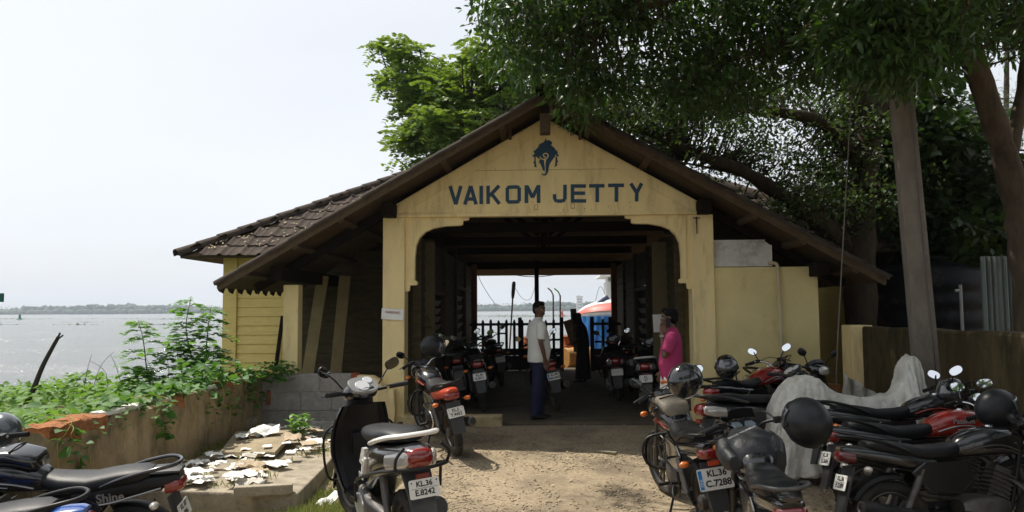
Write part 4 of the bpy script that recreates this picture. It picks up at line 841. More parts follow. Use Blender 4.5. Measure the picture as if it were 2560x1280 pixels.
    for s in (-1, 1):
        mb = MB(); mb.tube([(s*.10, .40, 1.0), (s*.20, .35, 1.015)], .014, 8); mb.tube([(s*.22, .34, 1.02), (s*.355, .28, 1.03)], .019, 12); mb.build('grip', v_blk, HS_)
        mb = MB(); mb.tube([(s*.19, .40, 1.02), (s*.27, .39, 1.02), (s*.36, .345, 1.015)], .0065, 6); mb.build('lever', v_met, HS_)
        if mirrors[0 if s < 0 else 1]:
            k = 0 if s < 0 else 1; mirror_part(r, (s*.16, .40, 1.045), (s*.30, .41, 1.19), MF, -s*mirshape, mtilt[k])
    if logo: mb = MB(); mb.lathe([(0, 0), (.004, 0), (.004, .03), (0, .032)], 'z', (0, 0, 0), 20); o = mb.build('badge', v_silv, LS); o.matrix_local = Matrix.Translation((0, .545, .62)) @ Matrix.Rotation(-PI/2, 4, 'X')
    return r

v_helm = M('helmet_black_gloss', (0.010, 0.010, 0.012), 0.16, coat=0.9)
v_helmm = M('helmet_black_matt', (0.012, 0.013, 0.015), 0.40, spec=.35, var=0.15, scale=6)
v_vis = M('smoked_visor', (0.05, 0.055, 0.06), 0.06, spec=0.9, coat=0.6)
def helmet(label, loc, rz=0, tilt=0, roll=0, mat=None, s=1.0, trim=None, graphic=None):
    e = empty('helmet', (0, 0, 0), label, 'helmet', 'crash helmets left on the parked two-wheelers'); e.matrix_world = Matrix.Translation(loc) @ Matrix.Rotation(rz, 4, 'Z') @ Matrix.Rotation(tilt, 4, 'X') @ Matrix.Rotation(roll, 4, 'Y') @ Matrix.Scale(s, 4)
    mat = mat or v_helm; mb = MB(); U_, V_ = 32, 20; vs = []; fs = []
    def pnt(th_, ph_, k=1.0):     # front = +Y
        x, y, z_ = math.sin(th_)*math.cos(ph_), math.sin(th_)*math.sin(ph_), math.cos(th_)
        low = max(0, -z_); return Vector((.122*x*k*(1-.10*low), (.150*y+.012*low*(1 if y > 0 else .2))*k, .140*z_*k))
    for i in range(V_+1):
        th_ = .001+(PI*.80)*i/V_
        for j in range(U_): vs.append(pnt(th_, 2*PI*j/U_))
    for i in range(V_):
        for j in range(U_):
            k = (j+1) % U_; th_ = PI*.80*(i+.5)/V_; ph_ = 2*PI*(j+.5)/U_
            if .36*PI < th_ < .60*PI and abs(ph_-PI/2) < 1.05: continue
            fs.append((i*U_+j, (i+1)*U_+j, (i+1)*U_+k, i*U_+k))
    mb.add(vs, fs); sh = mb.build('shell', mat, e, ang=60); sm_ = sh.modifiers.new('t', 'SOLIDIFY'); sm_.thickness = .022; sm_.offset = -1
    rs = [[pnt(th_, ph_, 1.025) for ph_ in np.linspace(PI/2-1.22, PI/2+1.22, 18)] for th_ in np.linspace(.33*PI, .62*PI, 8)]
    mb = MB(); mb.rings(rs, caps=False, closed=False); vz = mb.build('visor', v_vis, e, ang=60, fix=False); q = vz.modifiers.new('t', 'SOLIDIFY'); q.thickness = .003
    for sx in (-1, 1): mb = MB(); mb.lathe([(sx*.118, 0), (sx*.128, .0), (sx*.128, .016), (sx*.118, .02)], 'x', (0, .035, -.005), 14); mb.build('visor_pivot', v_blk, e)
    mb = MB(); mb.tube([pnt(.80*PI, a, .99) for a in np.linspace(0, 2*PI, 24)], .007, 6, smooth=False); mb.build('rim_trim', trim or v_blk, e)
    if graphic:
        mb = MB()
        for sx in (-1, 1):
            P_ = [pnt(t_, ph_, 1.006) for t_, ph_ in ((.62*PI, PI/2+sx*.5), (.50*PI, PI/2+sx*1.25), (.42*PI, PI/2+sx*1.7), (.55*PI, PI/2+sx*1.5), (.68*PI, PI/2+sx*.9))]; mb.add(P_, [tuple(range(5))])
        mb.build('graphic', graphic, e, fix=False)
    return e

# ---- left row
motorcycle('black motorcycle with black tank bag, plate KL 07 and Shine side lettering', (-2.47, 5.5), 97, lean=9, steer=-8, tankbag=v_gloss, plate=('KL 07', ' 896'), pstyle='plain', rail=v_gloss, tail=v_blk, side=None, mirrors=(0, 0), guard=False, ind=v_clr, tailtop=v_dgrey, stripe=v_silv, z=gz(5.4))
SHN = [o for o in bpy.data.objects if o.get('label', '').startswith('black motorcycle with black tank bag')][0]
tcw = [c for c in SHN.children if c.name.startswith('tail_cowl')][0]
text('Shine', .085, v_silv, tcw, Matrix.Translation((-.130, -.56, .725)) @ Matrix.Rotation(R(-90), 4, 'Z') @ Matrix.Rotation(PI/2, 4, 'X') @ Matrix.Rotation(R(6), 4, 'Z'), bold=.025)
mb = MB(); mb.tube([(-.122, -.36, .665), (-.136, -.55, .69), (-.128, -.72, .735), (-.106, -.88, .775)], .006, 6); mb.build('stripe', v_silv, tcw)
motorcycle('motorcycle with blue tail panel parked beside the one lettered Shine', (-2.68, 4.72), 97, lean=8, steer=0, panel=v_blue, tail=v_blue, tank=v_blue, mirrors=(0, 0), plate=('', ''), guard=False, rail=v_blk, z=gz(4.7)-.02)
# ---- scooter by the slab
scooter('black and white scooter with plate KL.36 E.8242 beside the concrete slab', (PY(1070, 1210, 4.95).x, 4.95), 29, z=.05, lean=4, steer=14, plate=('KL.36', 'E.8242'), rail=v_whit, graphic='Dio', mtilt=((.35, -.06), (-.1, -.06)))
# ---- red motorcycle at the pillar
motorcycle('red and black motorcycle with plate KL.5 Y.4452 at the left entrance pillar', (PY(1160, 1020, 9.0).x, 9.1), 22, lean=11, steer=14, tank=v_gloss, panel=v_gloss, tail=v_oran, plate=('KL.5', 'Y.4452'), guard='chrome', stripe=v_oran, tailtop=None, muff=v_dgrey, mtilt=((.1, -.05), (-.6, -.05)))
# ---- right row
motorcycle('dusty black motorcycle with plate IND KL.36 C.7288 and khaki tank cover', (PY(1812, 1190, 6.2).x, 6.2), 5, lean=8, steer=16, tankbag=v_dust, plate=('KL.36', 'C.7288'), pstyle='ind', pw=.27, ph=.165, rail=v_blk, ind=v_amb, stripe=v_red, mtilt=((.1, .2), (-.35, .12)), flap=v_dgrey, side=None)
motorcycle('black motorcycle with twin digital dials and EROS HONDA bag on its tank', (PY(2010, 1260, 4.65).x, 4.65), -4, lean=5, steer=10, cluster='digital', fairing=True, plate=('', ''), mirrors=(0, 0), rail=v_met, tailtop=v_gloss, guard=False)
motorcycle('all black motorcycle with plate KL.36 F.2389 facing the right wall', (PY(2110, 1180, 6.0).x, 6.0), -86, lean=7, steer=-10, plate=('KL.36', 'F.2389'), ind=v_clr, mirrors=(1, 0), lens=v_maroon, stripe=v_dgrey, guard=False, mtilt=((1.2, .2), (0, 0)))
motorcycle('black motorcycle with red tank lettered Passion and plate KL.36 D.3684', (PY(2072, 1150, 6.75).x, 6.75), -88, lean=8, steer=-12, tank=v_red, decal='Passion', plate=('KL.36', 'D.3684'), ind=v_clr, lens=v_redl, tail=v_gloss, guard=False, stripe=v_silv, mtilt=((1.3, .10), (1.2, .14)), mirshape=.15)
motorcycle('black motorcycle with red striped cowl against the mossy right wall', (2.62, 7.58), -88, lean=8, steer=-12, panel=v_gloss, fairing=True, plate=('', ''), mtilt=((1.2, .16), (1.1, .12)), stripe=v_red, guard=False)
motorcycle('motorcycle with maroon Passion tank parked against the cream annex wall', (2.02, 9.15), -52, lean=8, steer=-15, tank=v_red, decal='Passion', plate=('', ''), stripe=v_silv, guard=False, mtilt=((.8, .05), (.7, .12)), panel=v_gloss)
scooter('black scooter facing out from the cream annex wall', (2.75, 10.75), -160, lean=5, steer=15, plate=None, logo=True, mtilt=((.2, .1), (-.2, .1)))
scooter('grey railed black scooter between the red tanked bike and the covered bike', (1.72, 8.35), -66, lean=6, steer=-8, rail=v_dgrey, plate=None, mirrors=(0, 0), bars=False)
# ---- inside the hall
hz = .068
motorcycle('black motorcycle in the hall with plate KL.40 A.3011 and side box', (PY(1212, 942, 12.2).x, 12.2), 8, lean=8, plate=('KL.40', 'A.3011'), z=hz, tank=v_gloss)
mb = MB(); mb.loft([(-.75, .55, .085, .155, 5, -.30), (-.72, .55, .10, .17, 5, -.30), (-.36, .55, .10, .17, 5, -.30), (-.33, .55, .085, .155, 5, -.30)], 16); 
bx_ = mb.build('side_box', v_dgrey, [o for o in bpy.data.objects if 'side box' in o.get('label', '')][0])
motorcycle('black motorcycle in the hall with plate KL.4N 4R.3447 behind the white shirt', (PY(1402, 950, 12.3).x, 12.3), 9, lean=11, plate=('KL.4N', '4R.3447'), pstyle='ind', z=hz, guard='chrome')
scooter('dark scooter parked deep in the hall near the right planks', (PY(1548, 920, 13.6).x, 13.6), -3, lean=4, plate=('', ''), z=hz, body=v_maroon)
scooter('scooter with white guard rail behind the man in pink', (PY(1625, 935, 12.2).x, 12.3), -12, lean=5, plate=('KL', '57'), z=hz, rail=v_whit)
motorcycle('dark motorcycle parked behind the white railed scooter in the hall', (PY(1588, 917, 14.6).x, 15.2), -6, lean=7, plate=('', ''), z=hz)
motorcycle('dark motorcycle leaning by the louvred window inside the hall', (-1.28, 13.0), 3, lean=8, plate=('', ''), z=hz)
motorcycle('dark motorcycle nose to the picket fence inside the hall', (-.75, 16.4), 12, lean=8, plate=('', ''), z=hz)
# ---- helmets and bag
helmet('matt black helmet hung on the handlebar of the red motorcycle', PY(1082, 866, 10.35), R(-70), R(-15), 0, v_helmm, 1.1)
helmet('glossy black helmet with clear visor on the khaki covered motorcycle', PY(1712, 952, 7.0), R(-58), R(28), R(8), v_helm, 1.12, v_chr)
helmet('large matt black helmet perched on the mirror of the EROS HONDA bike', PY(2018, 1056, 5.35), R(25), R(18), R(-6), v_helmm, 1.18)
helmet('black helmet resting on the maroon Passion tank by the annex', PY(1816, 918, 9.4), R(170), R(10), 0, v_helm, 1.1)
helmet('helmet with silver graphics on the motorcycle at the mossy wall', PY(2382, 982, 7.7), R(120), R(10), R(-12), v_helm, 1.05, None, v_silv)
helmet('plain black helmet on the tank of the all black motorcycle', PY(2492, 1022, 6.35), R(-80), R(10), R(5), v_helmm, 1.12)
helmet('blue grey helmet on the handlebar of the bike lettered Shine', PY(2, 1085, 5.6), R(60), 0, 0, M('helmet_blue_grey', (.05, .06, .07), .2, coat=.8), 1.1)
EBK = [o for o in bpy.data.objects if 'EROS HONDA bag' in o.get('label', '')][0]
mb = MB(); mb.loft([(.36, .97, .07, .05, 2.6), (.30, .96, .13, .075, 2.8), (.18, .935, .175, .095, 2.6), (.04, .90, .165, .10, 2.5), (-.06, .86, .12, .07, 2.4)], 22); bgm = mb.build('tank_cover', v_bag, EBK, ang=70)
mb = MB(); mb.loft([(.30, .93, .05, .06, 2.6, -.17), (.18, .90, .065, .085, 2.6, -.185), (.02, .865, .06, .075, 2.6, -.175), (-.04, .85, .04, .05, 2.6, -.15)], 16); mb.build('pouch', v_bag, EBK)
mb = MB(); mb.loft([(.28, .90, .045, .10, 2.6, .16), (.10, .86, .06, .13, 2.6, .17), (-.02, .83, .04, .09, 2.6, .15)], 14); mb.build('pouch', v_bag, EBK)
for i, (s_, k) in enumerate((('EROS HONDA', .036),)):
    text(s_, k, M('grey_print', (.30, .30, .31), .6), EBK, Matrix.Translation((-.06, .10-.045*i, 1.036-.005*i)) @ Matrix.Rotation(R(10), 4, 'X') @ Matrix.Rotation(R(-14), 4, 'Y') @ Matrix.Rotation(R(18), 4, 'Z'), bold=.012)
# ================================================================== left retaining wall
LW = empty('laterite_wall', (-3.95, 9, 0), 'stained plaster wall with broken laterite top overgrown by vines', 'wall')
def lwx(y): return -3.86-.045*(y-6.0)/1.0*.75
pts = []; ys = np.arange(6.0, 11.62, .14)
ztop = [.755+.02*math.sin(y*3.1)+random.uniform(-.012, .012)-(.09 if (6.1 < y < 7.0 or 8.3 < y < 8.6) else 0) for y in ys]
mb = MB(); rs = []
for y, z_ in zip(ys, ztop):
    x = lwx(y); rs.append([Vector((x-.30, y, -.5)), Vector((x+.02, y, -.5)), Vector((x+.012+random.uniform(-.004, .004), y, .3)), Vector((x, y, z_-.02)), Vector((x-.03, y, z_)), Vector((x-.30, y, z_))])
mb.rings(rs); o = mb.build('plaster_face', m_plast, LW, ang=30); o.matrix_parent_inverse = Matrix.Translation(-LW.location)
def rough_stone(c, d, mat, name, parent, amp=.02, seed=0, inv=None):
    bm = bmesh.new(); bmesh.ops.create_cube(bm, size=1); bmesh.ops.subdivide_edges(bm, edges=bm.edges, cuts=4, use_grid_fill=True)
    for v in bm.verts:
        p = Vector((v.co.x*d[0], v.co.y*d[1], v.co.z*d[2])); k = mnoise.noise_vector(p*9+Vector((seed, seed*2, 0)))*amp+mnoise.noise_vector(p*30+Vector((seed, 0, 0)))*amp*.5; rr = v.co.normalized(); v.co = p*(1-.10*max(0, rr.length_squared*v.co.length-.72))+k
    me = bpy.data.meshes.new(name); bm.to_mesh(me); bm.free(); me.materials.append(mat); me.polygons.foreach_set('use_smooth', [True]*len(me.polygons)); me.set_sharp_from_angle(angle=R(50))
    o = link(name, me, parent); o.location = Vector(c)-(parent.location if parent else Vector((0, 0, 0))); o.rotation_euler.z = random.uniform(-.15, .15); return o
for k, (y, L) in enumerate(((6.32, .40), (6.74, .42), (8.45, .30), (9.95, .3))): rough_stone((lwx(y)-.14, y, .70), (.26, L, .15), m_later, 'laterite_stone', LW, .035, k*7)
for k, (y, L) in enumerate(((7.12, .24), (7.35, .12), (7.62, .22), (8.2, .2), (8.8, .16), (9.5, .2), (10.4, .2), (10.9, .16))): rough_stone((lwx(y)-.10, y, .765), (.16, L, .035), m_white, 'coping_chip', LW, .012, k*5)
# ================================================================== concrete platform
CP = empty('concrete_platform', (-3, 9, 0), 'low concrete drain slab littered with papers beside the plaster wall', 'platform')
top = [(-3.86, 7.25), (-3.0, 7.16), (-2.20, 7.12), (-2.28, 8.2), (-2.42, 9.6), (-2.5, 10.9), (-3.98, 11.2)]
mb = MB(); mb.poly([Vector((x, y, .04)) for x, y in top], (0, 0, -.55)); o = mb.build('slab', m_conc, CP, False); o.matrix_parent_inverse = Matrix.Translation(-CP.location); bevel(o, .02, 2)
def cpart(mb, n_, mat, b=.012): o = mb.build(n_, mat, CP, False); o.matrix_parent_inverse = Matrix.Translation(-CP.location); bevel(o, b); return o
a = PG(585, 1222, .10); c = PG(732, 1214, .10); mb = MB(); mb.beam((a.x, a.y, .075), (c.x, c.y, .075), .09, .09); cpart(mb, 'upstand', m_conc)
SLB = MB(); q = [PG(548, 1130, .10), PG(688, 1132, .12), PG(738, 1080, .17), PG(590, 1078, .17)]
SLB.poly([Vector((p_.x, p_.y, zz)) for p_, zz in zip(q, (.10, .13, .20, .17))], (0, 0, -.055)); o = SLB.build('broken_slab', M('sandy_concrete', (.30, .245, .16), .95, var=.25, scale=9, bump=.6, bscale=50, world=True), None, False); bevel(o, .008); tag(o, 'broken concrete cover slab lying tilted on the platform', 'slab')
for k, (px_, py_, sz, m_, lb) in enumerate(((612, 1072, (.30, .2, .20), m_conc, 'grey rubble lump by the plaster wall corner'), (655, 1078, (.22, .16, .10), m_white, 'pale rubble lump beside the broken slab'), (815, 1075, (.42, .22, .16), m_block, 'broken cement block near the block wall'))):
    p_ = PG(px_, py_, .08); o = rough_stone((p_.x, p_.y, .04+sz[2]*.42), sz, m_, 'rubble', None, .04, k*11+3); tag(o, lb, 'rubble')
# papers
PAP = []
for v in range(7):
    nx_, ny_ = 6, 7; X_, Y_ = np.meshgrid(np.linspace(-.5, .5, nx_), np.linspace(-.5, .5, ny_)); Z_ = np.array([[mnoise.noise(Vector((x*2.2+v*7, y*2.2, v*3)))*.26+abs(mnoise.noise(Vector((x*4+v*7, y*4, v))))*.22 for x, y in zip(r1, r2)] for r1, r2 in zip(X_, Y_)])
    V_ = np.stack([X_.ravel()+RNG.normal(0, .02, nx_*ny_), Y_.ravel()+RNG.normal(0, .02, nx_*ny_), Z_.ravel()], 1); i = np.arange(nx_-1)[None]+nx_*np.arange(ny_-1)[:, None]; F_ = np.stack([i, i+1, i+nx_+1, i+nx_], -1).reshape(-1, 4)
    o = npmesh('paper', V_, F_, m_paper, None, True); PAP.append(o.data); bpy.data.objects.remove(o)
m_pap2 = M('greyed_paper', (.50, .47, .41), .85, var=.15, scale=6); m_pap3 = M('brown_paper', (.42, .33, .22), .85, var=.2, scale=6)
spots = []
for k in range(120):
    if k < 66: px_, py_ = random.gauss(565, 72), random.gauss(1180, 36)
    elif k < 94: px_, py_ = random.gauss(770, 48), random.gauss(1108, 22)
    else: px_, py_ = random.uniform(470, 840), random.uniform(1080, 1235)
    px_ = min(max(px_, 455), 840); py_ = min(max(py_, 1085), 1232); p_ = PG(px_, py_, .05)
    if p_.x > -2.3 or p_.y < 7.25 or p_.x < -3.8: continue
    spots.append(p_)
for k, p_ in enumerate(spots):
    me = PAP[k % 7]
    o = link('paper_sheet', me if k % 3 else me.copy())
    if k % 3 == 0: o.data.materials.clear(); o.data.materials.append(random.choice([m_pap2, m_pap3]))
    s_ = random.choice([.07, .10, .13, .16, .20, .26]); o.scale = (s_, s_*random.uniform(.6, 1.1), s_*random.uniform(.5, 1.0)); o.location = (p_.x, p_.y, .058+.0012*k); o.rotation_euler = (random.uniform(-.1, .1), random.uniform(-.1, .1), random.uniform(0, 6.3))
    mn_ = o.data.materials[0].name; kd_ = {'white_paper': 'white', 'greyed_paper': 'greyish', 'brown_paper': 'brown'}[mn_]; sz_ = 'small' if s_ < .12 else 'large' if s_ > .19 else 'middling'
    wh_ = 'by the leafy weed' if p_.y > 8.9 else 'in the heap beside the plaster wall' if p_.x < -3.0 else 'near the platform edge'
    tag(o, f'{sz_} crumpled {kd_} paper {wh_}', 'paper', f'{sz_} {kd_} papers {wh_}')
p_ = PG(655, 1083, .2); o = link('paper_sheet', PAP[2]); o.scale = (.42, .22, .4); o.location = (p_.x, p_.y, .2); o.rotation_euler = (.2, -.2, .2); tag(o, 'flat white paper on the upper edge of the broken slab', 'paper', 'papers strewn over the concrete platform')
p_ = PG(825, 1248, -.05); o = link('paper_sheet', PAP[3]); o.scale = (.10, .30, .25); o.location = (p_.x, p_.y, gz(p_.y)+.10); o.rotation_euler = (.2, .1, -.6); tag(o, 'torn white paper strip in the grass below the platform', 'paper', 'papers strewn over the concrete platform')

# ================================================================== right wall, pole, tank, sheets
RW = empty('boundary_wall', (4.6, 8, 0), 'moss blackened boundary wall with yellow end beside the annex', 'wall')
def rwx(y): return 4.43+(11.5-y)*.05
mb = MB(); rs = []
for y in np.arange(2.0, 11.25, .3): x = rwx(y); zt_ = 1.42+.012*math.sin(y*4); rs.append([Vector((x, y, -.7)), Vector((x+.26, y, -.7)), Vector((x+.26, y, zt_)), Vector((x+.02, y, zt_)), Vector((x, y, zt_-.03))])
mb.rings(rs); o = mb.build('mossy_face', m_moss, RW, ang=30); o.matrix_parent_inverse = Matrix.Translation(-RW.location)
mb = MB(); mb.box2((rwx(11.4)-.03, 11.25, -.3), (rwx(11.4)+.27, 11.62, 1.43)); o = mb.build('yellow_pier', m_yel, RW, False); o.matrix_parent_inverse = Matrix.Translation(-RW.location); bevel(o, .012)
mb = MB(); mb.box2((3.99, 11.75, -.1), (4.42, 11.95, .55)); o = mb.build('laterite_pier', m_later, RW, False); o.matrix_parent_inverse = Matrix.Translation(-RW.location)
PO = empty('utility_pole', (4.22, 8.65, gz(8.65)), 'leaning square concrete utility pole in front of the mossy wall', 'pole'); PO.rotation_euler = (0, R(-2.6), R(-6))
mb = MB(); mb.rings([[Vector((sx*w_/2, sy*d_/2, z_)) for sx, sy in ((-1, -1), (1, -1), (1, 1), (-1, 1))] for z_, w_, d_ in ((-.2, .25, .17), (4, .225, .15), (7.6, .19, .13))]); o = mb.build('shaft', M('pole_concrete', (.120, .102, .082), .95, col2=(.215, .185, .15), scale=5, bump=.8, bscale=60, stretch=(1, 1, .4)), PO, False); bevel(o, .015)
mb = MB(); mb.box((0, 0, 6.9), (1.2, .18, .08)); mb.build('cross_arm', v_met, PO, False)
for z_ in (5.6,): mb = MB(); mb.box((0, 0, z_), (.252, .176, .035)); mb.build('steel_strap', M('rusty_strap', (.09, .06, .045), .7, metal=.4, var=.3, scale=12), PO, False)
mb = MB(); mb.tube([(.06, -.088, -.1), (.065, -.09, 1.2), (.055, -.086, 2.6), (.06, -.082, 4.2), (.05, -.08, 6.5)], .006, 6); mb.build('earth_wire', v_met, PO)
TK = empty('water_tank', (6.75, 14.0, 0), 'big black plastic water tank lettered MEERA behind the mossy wall', 'tank')
mb = MB(); prof = [(0, 0), (0, 1.05)]
for k in range(7): z_ = .15+k*.3; prof += [(z_, 1.05), (z_+.05, 1.085), (z_+.18, 1.085), (z_+.23, 1.05)]
prof += [(2.25, 1.05), (2.32, .98), (2.48, .42), (2.5, .40), (2.56, .40), (2.58, 0)]
mb.lathe(prof, 'z', seg=40); mb.build('shell', M('tank_black', (.007, .008, .011), .6, spec=.2, var=.2, scale=3, dirt=(.04, .035, .03), dscale=3), TK, ang=50)
for k, ch in enumerate('MEERA'):
    a_ = R(-52+6.2*k); text(ch, .17, M('tank_grey_print', (.30, .30, .30), .6), TK, Matrix.Translation((1.092*math.cos(a_), 1.092*math.sin(a_), 1.53)) @ Matrix.Rotation(a_+PI/2, 4, 'Z') @ Matrix.Rotation(PI/2, 4, 'X'), bold=.02)
mb = MB(); x0 = PY(2404, 780, 12.2).x; zt_ = PY(2404, 727, 12.2).z; mb.tube([(x0-.08, 12.2, zt_), (x0-.01, 12.2, zt_), (x0, 12.2, zt_-.05), (x0, 12.2, 0)], .022, 10); o = mb.build('vent_pipe', M('white_pvc', (.45, .45, .45), .5), None); tag(o, 'white plastic pipe with elbow standing before the black tank', 'pipe')
CS = empty('corrugated_fence', (7.2, 11.6, 0), 'upright corrugated metal sheets fencing the shed beyond the wall', 'fence')
for k in range(3):
    mb = MB(); x0 = PY(2452, 700, 11.5).x+k*.62; n_ = 42; zt_ = PY(2480, 641, 11.5).z-(.02*k); y0 = 11.5+.012*k
    f_ = lambda u: .022*math.sin(u/.076*2*PI)
    mb.rings([[Vector((x0+u, y0+f_(u), -.1)) for u in np.linspace(0, .66, n_)], [Vector((x0+u, y0+f_(u), zt_)) for u in np.linspace(0, .66, n_)]], caps=False, closed=False); o = mb.build('sheet', M('weathered_tin', (.17, .20, .19), .45, metal=.6, var=.25, scale=3, stretch=(3, 3, .6), dirt=(.12, .09, .06), dscale=3), CS, ang=70, fix=False); o.matrix_parent_inverse = Matrix.Translation(-CS.location)
SH = empty('shed', (8.2, 16, 0), 'dark timber shed with low pitched roof behind the water tank', 'shed')
mb = MB(); mb.box2((5.6, 16.4, 0), (13, 19, 2.5)); o = mb.build('wall', m_dark, SH, False); o.matrix_parent_inverse = Matrix.Translation(-SH.location)
mb = MB(); mb.poly([Vector((5.2, 15.6, 2.35)), Vector((13.5, 15.6, 2.75)), Vector((13.5, 17.6, 3.6)), Vector((7.6, 17.6, 3.6))], (0, 0, .07)); mb.poly([Vector((5.2, 19.6, 2.3)), Vector((13.5, 19.6, 2.7)), Vector((13.5, 17.62, 3.6)), Vector((7.6, 17.62, 3.6))], (0, 0, .07)); o = mb.build('roof', m_tile, SH, False); o.matrix_parent_inverse = Matrix.Translation(-SH.location)
# tarpaulin-covered bike
m_tarp = M('dusty_grey_tarp', (.58, .56, .50), .6, col2=(.72, .69, .62), scale=3, bump=1.0, bscale=22, world=True, dirt=(.38, .34, .27), dscale=4, dpos=(.5, .75))
prof_t = [(1912, 1085), (1918, 1050), (1935, 1000), (1958, 962), (1985, 942), (2010, 937), (2040, 945), (2070, 965), (2105, 985), (2150, 991), (2195, 988), (2225, 976), (2243, 950), (2252, 915), (2262, 890), (2276, 886), (2287, 898), (2296, 940), (2308, 1000), (2322, 1080)]
YT = 8.5; rs = []
PT = [PY(x, y, YT) for x, y in prof_t]; PT, _ = spline(PT, [0]*len(PT), 6)
for k, p_ in enumerate(PT):
    g_ = gz(YT)+.10; hgt = max(p_.z-g_, .02); t = k/(len(PT)-1); row = []
    for v in np.linspace(-1, 1, 61):
        s_ = abs(v); w_ = (.05+.34*s_**.8*min(1, hgt/.5+.25)); zz = p_.z-hgt*max(0, (s_-.10)/.90)**1.15
        fold = (.06*abs(math.sin(t*23+s_*2.2+(1 if v > 0 else 0)+1.5*mnoise.noise(Vector((t*5, v, 2)))))-.03)*s_+.11*abs(mnoise.noise(Vector((t*13+v*2, v*1.6, 1))))*(.4+s_)-.04*abs(mnoise.noise(Vector((t*34, v*5, 4)))); lump = -.075*abs(mnoise.noise(Vector((t*9+v*2.5, v*4-t*4, 3))))-.035*abs(mnoise.noise(Vector((t*26-v*3, v*9, 8))))
        row.append(Vector((p_.x+.03*mnoise.noise(Vector((t*12, v*2, 3)))+(t-.5)*.10*s_, YT+math.copysign(w_+fold, v), zz+lump)))
    rs.append(row)
TB = empty('covered_motorcycle', (3.3, YT, gz(YT)), 'motorcycle hidden under a dusty grey tarpaulin before the mossy wall', 'motorcycle', 'motorcycles and scooters parked at the jetty')
mb = MB(); mb.rings(rs, caps=False, closed=False); o = mb.build('tarpaulin', m_tarp, TB, ang=80, fix=False); o.matrix_parent_inverse = Matrix.Translation(-TB.location); q_ = o.modifiers.new('t', 'SOLIDIFY'); q_.thickness = .006
for x in (2.85, 4.0):
    for nm, me in zip(('tyre', 'rim'), wheel_meshes(.300, .098, 'bike')[:2]): o = link(nm, me, TB); o.location = (x-3.3, 0, .30); o.rotation_euler.z = PI/2
mb = MB(); a_, c_ = PY(2107, 938, 10.2), PY(2185, 985, 10.2)
mb.rings([[Vector((a_.x+(c_.x-a_.x)*t, 10.2+.09*math.sin(t*14+r_*2), z_*(1-t*.3*(1 if r_ else 0)))) for t in np.linspace(0, 1, 14)] for r_, z_ in enumerate((.0, .5, .85))], caps=False, closed=False); o = mb.build('plastic_sheet', m_tarp, None, ang=80, fix=False); q_ = o.modifiers.new('t', 'SOLIDIFY'); q_.thickness = .006; tag(o, 'crumpled grey plastic sheet hanging behind the covered motorcycle', 'plastic sheet')

# ================================================================== hall fittings, fence, notices
m_fence = M('dark_fence_paint', (.03, .026, .035), .7, var=.3, scale=6, world=True)
def fence(name, label, cat, px0, px1, Y, spacing=.20, lean=0):
    x0, x1 = PY(px0, 820, Y).x, PY(px1, 820, Y).x; F_ = empty(name, (x0, Y, .065), label, cat)
    zt_ = PY(1300, 797, Y).z-.09; n_ = int((x1-x0)/spacing); 
    for k in range(n_+1):
        x = (x1-x0)*k/n_; h_ = zt_+random.uniform(-.02, .02); mb = MB(); mb.poly([Vector((x-.036, 0, .03)), Vector((x+.036, 0, .03)), Vector((x+.036, 0, h_-.05)), Vector((x+.012, 0, h_)), Vector((x-.012, 0, h_)), Vector((x-.036, 0, h_-.05))], (0, .022, 0)); mb.build('picket', m_fence, F_, False)
    for zz in (.2, zt_-.12): mb = MB(); mb.box(((x1-x0)/2, .045, zz), (x1-x0, .04, .07)); mb.build('rail', m_fence, F_, False)
    for k in range(3): mb = MB(); mb.box(((x1-x0)/2, -.014, .12+.19*k), (x1-x0, .022, .185)); mb.build('kick_board', m_fence, F_, False)
    for x in (0, (x1-x0)*.56, x1-x0): mb = MB(); mb.box((x, .0, (zt_+.06)/2), (.10, .09, zt_+.06)); mb.build('post', m_fence, F_, False)
    return F_
fence('picket_fence', 'dark picket fence across the lake end of the hall', 'fence', 1168, 1404, 20.9)
fence('picket_gate', 'dark picket gate hinged at the right planks of the hall', 'gate', 1480, 1562, 20.6, .22)
def pier(px0, px1, Y, name):
    mb = MB(); a_, c_ = PY(px0, 800, Y), PY(px1, 800, Y); mb.box2((a_.x, Y, .08), (c_.x, Y+.12, 2.8)); part(mb, name, M('dark_pier', (.12, .095, .045), .85, var=.2, scale=3, world=True), bev=.01); return a_, c_  # tone darker than the front pillars
pier(1634, 1692, 13.05, 'inner_pier'); pier(1040, 1086, 12.75, 'inner_pier')
def notice(label, px0, py0, px1, py1, Y, tilt, words):
    a_, c_ = PY(px0, py0, Y), PY(px1, py1, Y); e = empty('paper_notice', (a_+c_)/2, label, 'notice'); e.rotation_euler = (PI/2, tilt, 0); w_, h_ = c_.x-a_.x, a_.z-c_.z
    n_ = 9; mb = MB(); rs = [[Vector((w_*(u-.5), h_*(v-.5), .004+.006*math.sin(u*5+v*2)**2)) for u in np.linspace(0, 1, n_)] for v in np.linspace(0, 1, 6)]; mb.rings(rs, caps=False, closed=False); mb.build('sheet', m_paper, e, fix=False)
    for s_, sz, y_, m_ in words: text(s_, sz, m_, e, Matrix.Translation((0, y_, .0125)), bold=.004)
    return e
notice('white paper notice reading PARKING on the left entrance pillar', 954, 772, 1009, 799, YF-.03, R(4), [('PARKING', .052, .025, m_ink)])
notice('white paper notice on the pier behind the man in pink', 1632, 785, 1696, 829, 13.03, R(-3), [])
for k, (x, y) in enumerate(((1058, 800), (1066, 797), (1072, 801))):
    q_ = PY(x, y, 12.74); mb = MB(); mb.tube([q_+Vector((-.02, 0, -.03)), q_+Vector((-.015, 0, .03)), q_+Vector((.015, 0, .03)), q_+Vector((.02, 0, -.03))], .004, 5); part(mb, 'painted_mark', m_dark)
